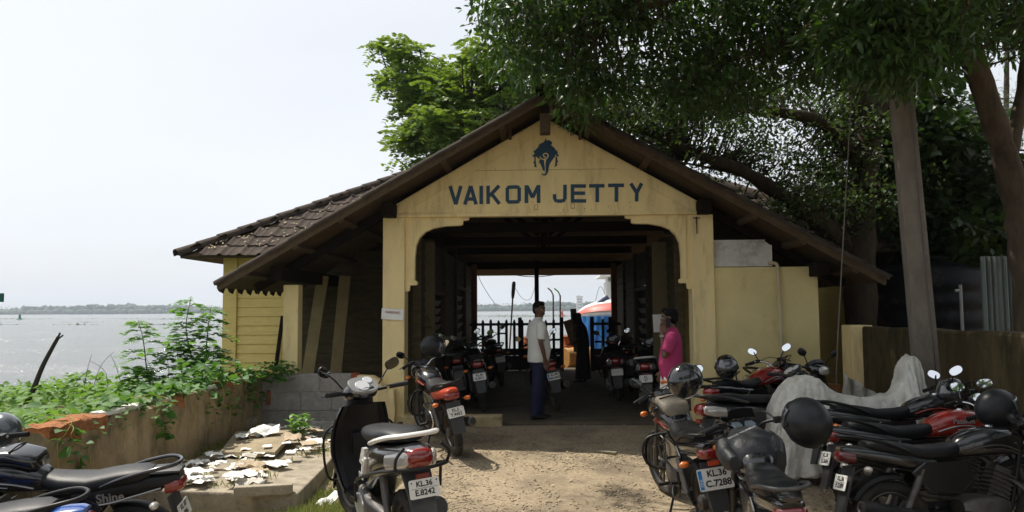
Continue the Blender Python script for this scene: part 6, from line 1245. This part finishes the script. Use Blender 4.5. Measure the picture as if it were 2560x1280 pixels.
pa = [(1215, -40), (1205, 60), (1225, 130), (1275, 185), (1340, 205), (1410, 235), (1450, 300), (1520, 285), (1600, 235), (1700, 265), (1800, 280), (1900, 230), (2000, 215), (2130, 190), (2250, 215), (2330, 180), (2420, 130), (2540, 140), (2600, 120), (2600, -40)]
ca = sample(pa, 540, 9.2, 12.0)+sample([(2060, -40), (2430, -40), (2410, 130), (2300, 205), (2190, 190), (2080, 120)], 90, 7.4, 8.4)
ov = []
while len(ov) < 940:                                        # the crown overhead, above the picture
    p_ = Vector((random.uniform(-3.6, 8.5), random.uniform(4.6, 12.6), random.uniform(5.4, 8.4)))
    if p_.x < -3.1+.5*(8.0-p_.z)+.35*math.sin(p_.y*2.3): continue
    q_ = CR.transposed() @ (p_-Vector((0, 0, H)))
    if q_.z < 0 and 640-q_.y/-q_.z*FPX > (-260 if 1280+q_.x/-q_.z*FPX < 1290 else -30): continue
    ov.append(p_)
tree('shade_tree', 'large dark leaved tree overhanging the forecourt from behind the mossy wall', b1, tr1, lm1, ca+ov, clump(ca+ov, 44, .36, .135, .17, True, .35), m_barkp, lf_dark)
# spreading tree behind the annex
b2 = PY(2150, 820, 13.4); b2.z = 0
tr2 = [([b2, PY(2150, 640, 13.4), PY(2155, 480, 13.4), PY(2170, 330, 13.4), PY(2130, 160, 13.4)], .29, .17)]
lm2 = [([PY(2152, 640, 13.4), PY(2060, 560, 13.3), PY(1970, 500, 13.1), PY(1860, 430, 12.9), PY(1740, 385, 12.8), PY(1610, 325, 12.8), PY(1500, 270, 12.8)], .17, .04), ([PY(2160, 420, 13.4), PY(2060, 310, 13.2), PY(1900, 275, 13.0), PY(1740, 265, 12.8), PY(1620, 220, 12.6)], .14, .03),
       ([PY(2165, 330, 13.4), PY(2230, 220, 13.4), PY(2330, 140, 13.2)], .15, .06), ([PY(1990, 510, 13.1), PY(1890, 445, 13.6), PY(1800, 425, 14), PY(1700, 405, 14.2)], .05, .015), ([PY(1970, 500, 13.1), PY(1990, 540, 12.9), PY(1995, 580, 12.9)], .05, .03), ([PY(2170, 480, 13.4), PY(2260, 560, 13.8), PY(2330, 590, 14)], .09, .03)]
pb = [(1420, 225), (1600, 210), (1900, 210), (2200, 200), (2215, 580), (2100, 610), (2010, 540), (1930, 470), (1830, 420), (1700, 390), (1560, 330), (1470, 300)]
cb = sample2(pb, 640, 12.4, 15.5, 120, .34); tree('spreading_tree', 'many branched tree spreading over the right roof slope', b2, tr2, lm2, cb, clump(cb, 40, .36, .095, .26, False, .15), m_bark, lf_mid, tw=.012)
# broad leaved tree at the right
b3 = PY(2330, 800, 15.0); b3.z = 0
tr3 = [([b3, PY(2325, 600, 15), PY(2320, 400, 15), PY(2340, 250, 15)], .16, .09)]; lm3 = [([PY(2320, 520, 15), PY(2400, 430, 14.6), PY(2520, 380, 14.2)], .07, .03), ([PY(2322, 590, 15), PY(2430, 560, 14.6), PY(2560, 540, 14.4)], .07, .03), ([PY(2320, 450, 15), PY(2240, 400, 15), PY(2180, 380, 15)], .06, .02), ([PY(2325, 620, 15), PY(2250, 600, 14.7), PY(2190, 600, 14.5)], .05, .02)]
pc = [(2190, 230), (2330, 230), (2400, 330), (2440, 420), (2580, 470), (2580, 640), (2420, 640), (2310, 665), (2190, 650), (2170, 560), (2230, 480), (2200, 380)]
cc = sample2(pc, 420, 13.6, 16.0, 90, .35); tree('broad_leaf_tree', 'tree with large round leaves behind the black water tank', b3, tr3, lm3, cc, clump(cc, 26, .42, .20, .30, True, .1), m_bark, lf_big, tw=.012)
# feathery tree behind the hall
b4 = Vector((3.0, 23.6, -.1)); tr4 = [([b4, Vector((2.9, 23.5, 3)), Vector((2.2, 23.2, 5.2)), PY(1400, 260, 22)], .22, .14)]
lm4 = [([PY(1400, 260, 22), PY(1300, 235, 21.5), PY(1180, 225, 21), PY(1060, 200, 20.5), PY(970, 180, 20.2)], .09, .02), ([PY(1400, 260, 22), PY(1290, 290, 21), PY(1180, 320, 20.2), PY(1080, 350, 19.8)], .07, .015), ([PY(1400, 260, 22), PY(1330, 180, 21.5), PY(1260, 140, 21)], .07, .02), ([PY(1180, 225, 21), PY(1090, 260, 20.5), PY(1000, 280, 20)], .035, .012), ([PY(1180, 225, 21), PY(1120, 160, 21), PY(1050, 130, 21)], .03, .012)]
pd_ = [(938, 132), (1010, 125), (1090, 130), (1180, 122), (1250, 130), (1330, 160), (1385, 215), (1360, 250), (1270, 295), (1180, 330), (1100, 375), (1050, 395), (1020, 375), (1000, 320), (950, 285), (932, 240), (985, 215), (940, 190)]
pd_ = [(x+32, y) for x, y in pd_]
cd = sample2(pd_, 300, 18.6, 22.0, 40, .32)
def pinnate(centers, per, rad, rl, npair, ll):
    C_ = np.repeat(np.array([tuple(c) for c in centers]), per, 0); n_ = len(C_); o = RNG.normal(size=(n_, 3))*rad*.5; o[:, 2] *= .8; B = C_+o; A = RNG.uniform(0, 2*PI, n_); D = np.stack([np.cos(A), np.sin(A), RNG.uniform(-.9, .55, n_)], 1); D = unit(D); S = unit(np.cross(D, np.tile([0, 0, 1.0], (n_, 1))))
    P_ = []; Q = []
    for k in range(npair):
        t = (k+1)/npair
        for s_ in (-1, 1): P_.append(B+D*rl*t-np.array([0, 0, 1.0])*rl*.25*t*t); Q.append(D*.45+S*s_)
    P_ = np.concatenate(P_); Q = np.concatenate(Q); up = RNG.normal(0, .6, P_.shape); up[:, 2] += 1; return leaves4(P_, Q, ll, ll*.26, up)
tree('feathery_tree', 'pale green feathery leaved tree rising behind the hall roof', b4, tr4, lm4, cd, pinnate(cd, 8, .36, .36, 6, .17), m_bark, lf_feath, tw=.012)
# casuarinas beyond the annex
for k, (px_, dd_, poly_, lab) in enumerate(((2090, 25, [(1800, 420), (2230, 430), (2230, 640), (2060, 620), (1900, 520)], 'wispy needle leaved tree seen between the trunks behind the annex'), (2250, 28, [(2190, 560), (2300, 560), (2300, 740), (2190, 740)], 'wispy needle leaved tree seen low beside the utility pole'), (2500, 26, [(2180, 240), (2590, 230), (2590, 480), (2400, 460), (2180, 420)], 'wispy needle leaved tree high behind the broad leaved tree'))):
    bb = PY(px_, 800, dd_); bb.z = 0; cs = sample(poly_, 60, dd_-1.5, dd_+1.5); n_ = 150; C_ = np.repeat(np.array([tuple(c) for c in cs]), n_, 0)+RNG.normal(0, .38, (60*n_, 3)); D = RNG.normal(0, .5, C_.shape); D[:, 2] -= .25
    trk = [([bb, PY(px_+8, 560, dd_), PY(px_+15, 300, dd_), PY(px_+18, 60, dd_)], .17, .05)]
    lm = [([PY(px_+10, 500+30*q_, dd_), PY(px_+s_*90, 470+30*q_, dd_), PY(px_+s_*190, 470+40*q_, dd_)], .04, .012) for q_ in range(3) for s_ in (-1, 1)]
    tree('needle_tree', lab, bb, trk, lm, cs, leaves4(C_, D, .30, .006), m_bark, lf_need, tw=.008, maxd=3)
# trees along the road side of the forecourt (they show in the mirrors and shade the court)
for k, (x, y, r_, hh_, lab) in enumerate(((-3.5, -5.5, 3.2, 6.0, 'leafy tree on the road side nearest the lake'), (5.0, -6.0, 3.6, 6.4, 'leafy tree on the road side in line with the annex'), (9.0, -2.0, 3.6, 6.2, 'leafy tree on the road side past the mossy wall'), (9.5, 3.5, 3.6, 6.6, 'leafy tree inside the yard beyond the mossy wall'), (-.5, -11.0, 4.2, 7.0, 'tall leafy tree across the road from the jetty'))):
    bb = Vector((x, y, -.4)); cs = []
    while len(cs) < 130:
        d_ = Vector((random.uniform(-1, 1), random.uniform(-1, 1), random.uniform(-.8, 1)))
        if d_.length < 1: cs.append(Vector((x, y, hh_))+Vector((d_.x*r_, d_.y*r_, d_.z*r_*.75)))
    lm = [([bb+Vector((0, 0, hh_*.55)), Vector((x+math.cos(a_)*r_*.4, y+math.sin(a_)*r_*.4, hh_*.85)), Vector((x+math.cos(a_)*r_*.8, y+math.sin(a_)*r_*.8, hh_*1.05))], .10, .03) for a_ in (0.3, 1.6, 2.9, 4.1, 5.3)]
    tree('road_tree', lab, bb, [([bb, bb+Vector((.1, 0, hh_*.5)), bb+Vector((0, .1, hh_))], .22, .12)], lm, cs, clump(cs, 34, .62, .26, .28, False, .2), m_bark, lf_dark, tw=.014, maxd=3)
# ================================================================== saplings on the bank
def sapling(label, base, stems, n_leaf):
    T_ = empty('sapling', base, label, 'shrub'); base = Vector(base)
    for (pts, r_) in stems:
        mb = MB(); P_ = [Vector(p_)-base for p_ in pts]; mb.tube(P_, [r_*(1-.75*i/(len(P_)-1)) for i in range(len(P_))], 7, res=5); mb.build('stem', M('green_brown_stem', (.045, .04, .02), .8), T_)
        sp_, _ = spline(P_, [0]*len(P_), 8); m_ = len(sp_)
        for k in range(n_leaf):
            t = .28+.72*(k+random.random()*.5)/n_leaf; a_ = sp_[min(int(t*(m_-1)), m_-1)]; ang = k*2.4+random.uniform(-.4, .4); L = random.uniform(.26, .40)*(1.1-.65*max(0, t-.55)/.45); d_ = Vector((math.cos(ang), math.sin(ang), .35)).normalized()
            tiny = t > .93; np_ = 7; LP = []; LD = []; mbr = MB(); path = [a_+d_*L*u-Vector((0, 0, L*.55*u*u*(1.6 if tiny else 1))) for u in np.linspace(0, 1, 6)]; mbr.tube(path, [.004, .0035, .003, .0025, .002, .0015], 4, smooth=False, caps=False)
            s_ = d_.cross(Vector((0, 0, 1))).normalized()
            for q_ in range(np_):
                u = .25+.75*q_/(np_-1); p_ = a_+d_*L*u-Vector((0, 0, L*.55*u*u))
                for sg in (-1, 1): LP.append(tuple(p_)); LD.append(tuple(s_*sg+d_*.35+Vector((0, 0, random.uniform(-.15, .2)))))
            up = RNG.normal(0, .2, (len(LP), 3)); up[:, 2] += 1; sz = (.045 if tiny else .135)*random.uniform(.85, 1.15); V_, F_ = leaves(np.array(LP), np.array(LD), sz, sz*.30, up, .12, .2)
            o0 = len(V_); V_ = np.concatenate([V_, np.array(mbr.v)]); tri = []
            for f_ in mbr.f: tri += [(f_[0]+o0, f_[1]+o0, f_[2]+o0), (f_[0]+o0, f_[2]+o0, f_[3]+o0)]
            npmesh('leaf', V_, np.concatenate([F_, np.array(tri)]), lf_bush, T_)
YP = 10.9
sapling('taller bright green sapling with paired leaflets next to the wing corner', PY(490, 985, YP), [([PY(490, 985, YP), PY(480, 900, YP), PY(465, 820, YP), PY(478, 740, YP)], .014), ([PY(492, 985, YP), PY(512, 900, YP+.1), PY(520, 820, YP), PY(528, 765, YP)], .013), ([PY(485, 985, YP), PY(450, 920, YP-.1), PY(440, 850, YP-.1)], .010), ([PY(495, 985, YP), PY(528, 920, YP-.1), PY(535, 870, YP-.2)], .009)], 19)
sapling('shorter sapling with drooping tip on the bank left of the taller one', PY(385, 990, YP-.2), [([PY(385, 990, YP-.2), PY(368, 930, YP-.2), PY(358, 850, YP-.2), PY(345, 800, YP-.2)], .012), ([PY(380, 990, YP-.2), PY(350, 960, YP-.3), PY(330, 915, YP-.3)], .008)], 17)
# small leafy plant on the slab
pp_ = PG(748, 1108, .04); PL = empty('leafy_plant', pp_, 'small upright leafy weed growing beside the broken slab', 'plant')
for k in range(9):
    a_ = k*.7; h_ = random.uniform(.16, .34); mb = MB(); top_ = Vector((math.cos(a_)*.12, math.sin(a_)*.10, h_)); mb.tube([(0, 0, 0), top_*.5+Vector((0, 0, .03)), top_], .004, 5); mb.build('stem', lf_grass, PL)
    n_ = 8; t_ = np.linspace(.3, 1, n_); P_ = np.array([tuple(top_*t) for t in t_]); D = np.array([(math.cos(a_+q*2.4), math.sin(a_+q*2.4), .6) for q in range(n_)]); V_, F_ = leaves(P_, D, .12, .026, np.tile([0, 0, 1.0], (n_, 1)), .2, .2); npmesh('leaf_cluster', V_, F_, lf_bush, PL)
# ================================================================== creepers on bank and wall
def heart_field(P_, size, mat, name, label, par=None):
    n_ = len(P_); A = RNG.uniform(0, 2*PI, n_); D = np.stack([np.cos(A), np.sin(A), RNG.uniform(-.3, .25, n_)], 1); up = RNG.normal(0, .38, (n_, 3)); up[:, 2] += 1; s_ = size*RNG.uniform(.6, 1.25, n_); V_, F_ = leaves(P_, D, s_, s_*.42, up, .18, .25); o = npmesh(name, V_, F_, mat); tag(o, label, 'creeper', kind='stuff'); return o
n_ = 15000; X_ = RNG.uniform(-13.5, -4.05, n_); Y_ = RNG.uniform(4.2, 13.0, n_); k_ = X_/Y_ > -.95; X_, Y_ = X_[k_], Y_[k_]
Z_ = np.array([zb(x, y)+max(0, mnoise.noise(Vector((x*.9, y*.9, 5))))*.22 for x, y in zip(X_, Y_)])+RNG.uniform(.02, .20, len(X_)); k_ = Z_ > -.6
heart_field(np.stack([X_, Y_, Z_], 1)[k_], .105, lf_creep, 'ground_creeper', 'pale green creeping plants covering the lake bank')
n_ = 1150; Y_ = RNG.uniform(5.7, 11.5, n_); den = np.array([.5+.5*mnoise.noise(Vector((y*1.5, 2, 0)))+.4*(7.6 < y < 10.8)-.75*(6.0 < y < 7.05) for y in Y_]); k_ = RNG.uniform(0, 1, n_) < den; Y_ = Y_[k_]; n_ = len(Y_)
hump = np.array([max(0, mnoise.noise(Vector((y*1.1, 9, 1)))+.25)*.35 for y in Y_]); X_ = np.array([lwx(y) for y in Y_])-RNG.uniform(-.06, .42, n_)**1.0; Z_ = .74+hump*RNG.uniform(0, 1, n_)+RNG.uniform(.0, .10, n_)
heart_field(np.stack([X_, Y_, Z_], 1), .105, lf_vine, 'wall_creeper', 'dark green vine leaves heaped along the top of the plaster wall')
PTS = []
for k in range(26):                                          # strands hanging down the face
    y = random.uniform(6.1, 11.2); x = lwx(y)+.03; L = random.uniform(.12, .5)
    for q_ in range(int(L/.05)): PTS.append((x+random.uniform(0, .06), y+random.uniform(-.05, .05)+.1*math.sin(q_*.5+k), .74-q_*.05))
for k in range(140): PTS.append((random.uniform(-4.05, -3.55), 11.28+random.uniform(-.25, .2), .80+random.uniform(-.12, .16)))
heart_field(np.array(PTS), .095, lf_vine, 'hanging_creeper', 'vine strands hanging down the inner face of the plaster wall')
m_dod = M('yellow_vine_stem', (.36, .30, .05), .6)
for k in range(9):
    y = random.uniform(6.2, 10.9); pts = [Vector((lwx(y)-.15, y, .84))]
    for q_ in range(6): y += random.uniform(-.16, .22); pts.append(Vector((lwx(y)+.03+random.uniform(0, .06), y, .80-q_*.095+random.uniform(-.05, .05))))
    mb = MB(); mb.tube(pts, .0035, 5); o = mb.build('dodder_vine', m_dod, None); tag(o, 'thin yellow parasitic vine trailing down the plaster wall', 'vine', 'yellow vines on the plaster wall')
for k in range(7):
    a_ = PY(random.uniform(150, 420), 985, 10.8+random.uniform(-.5, .5)); c_ = a_+Vector((random.uniform(-.3, .5), 0, random.uniform(.3, .7))); mb = MB(); mb.tube([a_-Vector((0, 0, .2)), (a_+c_)/2+Vector((random.uniform(-.1, .1), 0, .05)), c_], [.006, .004, .0025], 5); o = mb.build('dry_stalk', M('dry_stalk', (.12, .09, .06), .8), None); tag(o, 'thin bare stalk curving up from the bank creepers', 'stalk', 'bare stalks on the lake bank')
# ================================================================== grass, gravel, litter
def blades(P_, h0, h1, mat, name, label):
    n_ = len(P_); D = RNG.normal(0, .45, (n_, 3)); D[:, 2] = 1; h_ = RNG.uniform(h0, h1, n_); V_, F_ = leaves4(P_, D, h_, .0035+h_*.012); o = npmesh(name, V_, F_, mat); tag(o, label, 'grass', kind='stuff'); return o
G = []
def tuft(cx, cy, r_, n_, z=None):
    for _ in range(n_): x = random.gauss(cx, r_); y = random.gauss(cy, r_); G.append((x, y, (zg(x, y) if z is None else z)-.004))
for k in range(120): y = random.uniform(5.2, 9.2); tuft(-2.13-.045*(y-7)+abs(random.gauss(0, .22)), y, .06, 28)
for k in range(60): tuft(random.uniform(-2.2, -.9), random.uniform(5.6, 7.3), .07, 24)
for k in range(26): tuft(random.uniform(-3.6, -2.4), random.uniform(7.3, 10.9), .05, 16, .042)
for k in range(22): y = random.uniform(7.4, 11.0); tuft(lwx(y)+.08, y, .05, 22, .042)
for k in range(40): tuft(random.uniform(-3.9, -2.3), random.uniform(6.3, 7.1), .08, 26)
for k in range(20): tuft(-2.5+random.uniform(-.1, .4), random.uniform(9.6, 11), .06, 20)
blades(np.array(G), .04, .13, lf_grass, 'grass', 'short dry grass around the concrete platform')
oc = np.array([(1, 0, 0), (-1, 0, 0), (0, 1, 0), (0, -1, 0), (0, 0, 1), (0, 0, -.5)], float); of_ = np.array([(0, 2, 4), (2, 1, 4), (1, 3, 4), (3, 0, 4), (2, 0, 5), (1, 2, 5), (3, 1, 5), (0, 3, 5)])
n_ = 34000; X_ = RNG.uniform(-2.2, 3.6, n_); Y_ = 5.6+5.7*RNG.uniform(0, 1, n_)**.85; kk_ = np.array([mnoise.noise(Vector((x*1.6, y*.9, 4)))+.5*mnoise.noise(Vector((x*4, y*3, 9))) for x, y in zip(X_, Y_)])+RNG.normal(0, .22, n_) > .02; X_, Y_ = X_[kk_], Y_[kk_]; n_ = len(X_); Z_ = np.array([zg(x, y) for x, y in zip(X_, Y_)]); sz = .004+.011*RNG.uniform(0, 1, n_)**2.5
V_ = oc[None]*sz[:, None, None]*(1+.3*RNG.normal(size=(n_, 6, 1)))*np.stack([RNG.uniform(.8, 1.6, n_), RNG.uniform(.8, 1.4, n_), RNG.uniform(.4, .8, n_)], 1)[:, None]; A = RNG.uniform(0, 2*PI, n_); ca_, sa_ = np.cos(A)[:, None], np.sin(A)[:, None]
V_ = np.stack([V_[..., 0]*ca_-V_[..., 1]*sa_, V_[..., 0]*sa_+V_[..., 1]*ca_, V_[..., 2]], -1)+np.stack([X_, Y_, Z_+sz*.25], 1)[:, None]
tag(npmesh('gravel', V_.reshape(-1, 3), (of_[None]+(np.arange(n_)*6)[:, None, None]).reshape(-1, 3), M('gravel_stone', (.20, .155, .10), .95, col2=(.55, .46, .33), scale=45, world=True)), 'loose gravel over the forecourt', 'gravel', kind='stuff')
n_ = 900; X_ = RNG.uniform(-2.0, 3.6, n_); Y_ = RNG.uniform(5.8, 11.3, n_); P_ = np.stack([X_, Y_, np.array([zg(x, y)+.008 for x, y in zip(X_, Y_)])], 1); A = RNG.uniform(0, 2*PI, n_); D = np.stack([np.cos(A), np.sin(A), RNG.uniform(0, .25, n_)], 1); up = RNG.normal(0, .25, (n_, 3)); up[:, 2] += 1; V_, F_ = leaves(P_, D, RNG.uniform(.02, .07, n_), RNG.uniform(.005, .014, n_), up, .5, -.2)
tag(npmesh('leaf_litter', V_, F_, M('dry_leaf', (.20, .13, .065), .85, col2=(.48, .40, .27), scale=9, world=True)), 'dry fallen leaves scattered over the forecourt', 'leaves', kind='stuff')
p_ = PG(1518, 1145, -.09); mb = MB(); mb.beam((p_.x-.11, p_.y+.08, gz(p_.y)+.022), (p_.x+.11, p_.y-.04, gz(p_.y)+.022), .055, .025); o = mb.build('wood_scrap', M('grey_green_wood', (.20, .19, .13), .9, var=.25, scale=12), None, False); bevel(o, .006); tag(o, 'flat scrap of wood lying in the forecourt shade', 'scrap')
# roof litter on the wing tiles, weed rafts on the lake
n_ = 150; X_ = RNG.uniform(WXL+.4, -2.8, n_); T_ = RNG.uniform(.05, 1, n_); Y_ = WE+.1+(np.minimum(X_-WXL, 3.5)-.1)*T_*.95; P_ = np.stack([X_, Y_, WZ+TW*(Y_-WE)+.075], 1); A = RNG.uniform(0, 2*PI, n_); D = np.stack([np.cos(A), np.sin(A), .577*np.sin(A)], 1); V_, F_ = leaves(P_, D, RNG.uniform(.03, .08, n_), .014, np.tile([0, -.5, 1.0], (n_, 1)), .3, -.1)
tag(npmesh('roof_litter', V_, F_, MATS['dry_leaf']), 'dry leaves lying on the left wing roof tiles', 'leaves', kind='stuff')
PT_ = []
for k in range(56):
    lft = k < 26; px_ = random.uniform(-60, 560) if lft else random.uniform(1190, 1460); py_ = random.choice([797, 797.5, 798, 806, 812]) if lft else random.choice([788, 789, 792]); q_ = PG(px_, py_, -.9); sc_ = q_.y/230; PT_ += [(q_.x+random.gauss(0, 4*sc_), q_.y+random.gauss(0, 1.0*sc_), -.90) for _ in range(70)]
PT_ = np.array(PT_); n_ = len(PT_); D = RNG.normal(0, 1, (n_, 3)); D[:, 2] = np.abs(D[:, 2])*.22; V_, F_ = leaves4(PT_, D, RNG.uniform(.25, .6, n_), .22, np.tile([0, 0, 1.0], (n_, 1))); tag(npmesh('water_weed', V_, F_, lf_mid), 'rafts of floating water weed out on the lake', 'water weed', kind='stuff')
# ================================================================== air
hzm = bpy.data.materials.new('lake_haze'); hzm.use_nodes = True; nn_ = hzm.node_tree.nodes; nn_.remove(nn_['Principled BSDF']); pv = nn_.new('ShaderNodeVolumePrincipled'); pv.inputs['Color'].default_value = (.78, .87, 1, 1); pv.inputs['Density'].default_value = .00021; pv.inputs['Anisotropy'].default_value = .2
hzm.node_tree.links.new(pv.outputs[0], nn_['Material Output'].inputs['Volume'])
mb = MB(); mb.box2((-2450, -60, -2.6), (2450, 1700, 45)); o = mb.build('haze', hzm, None, False); tag(o, kind='stuff', label='pale haze over the lake', cat='haze')
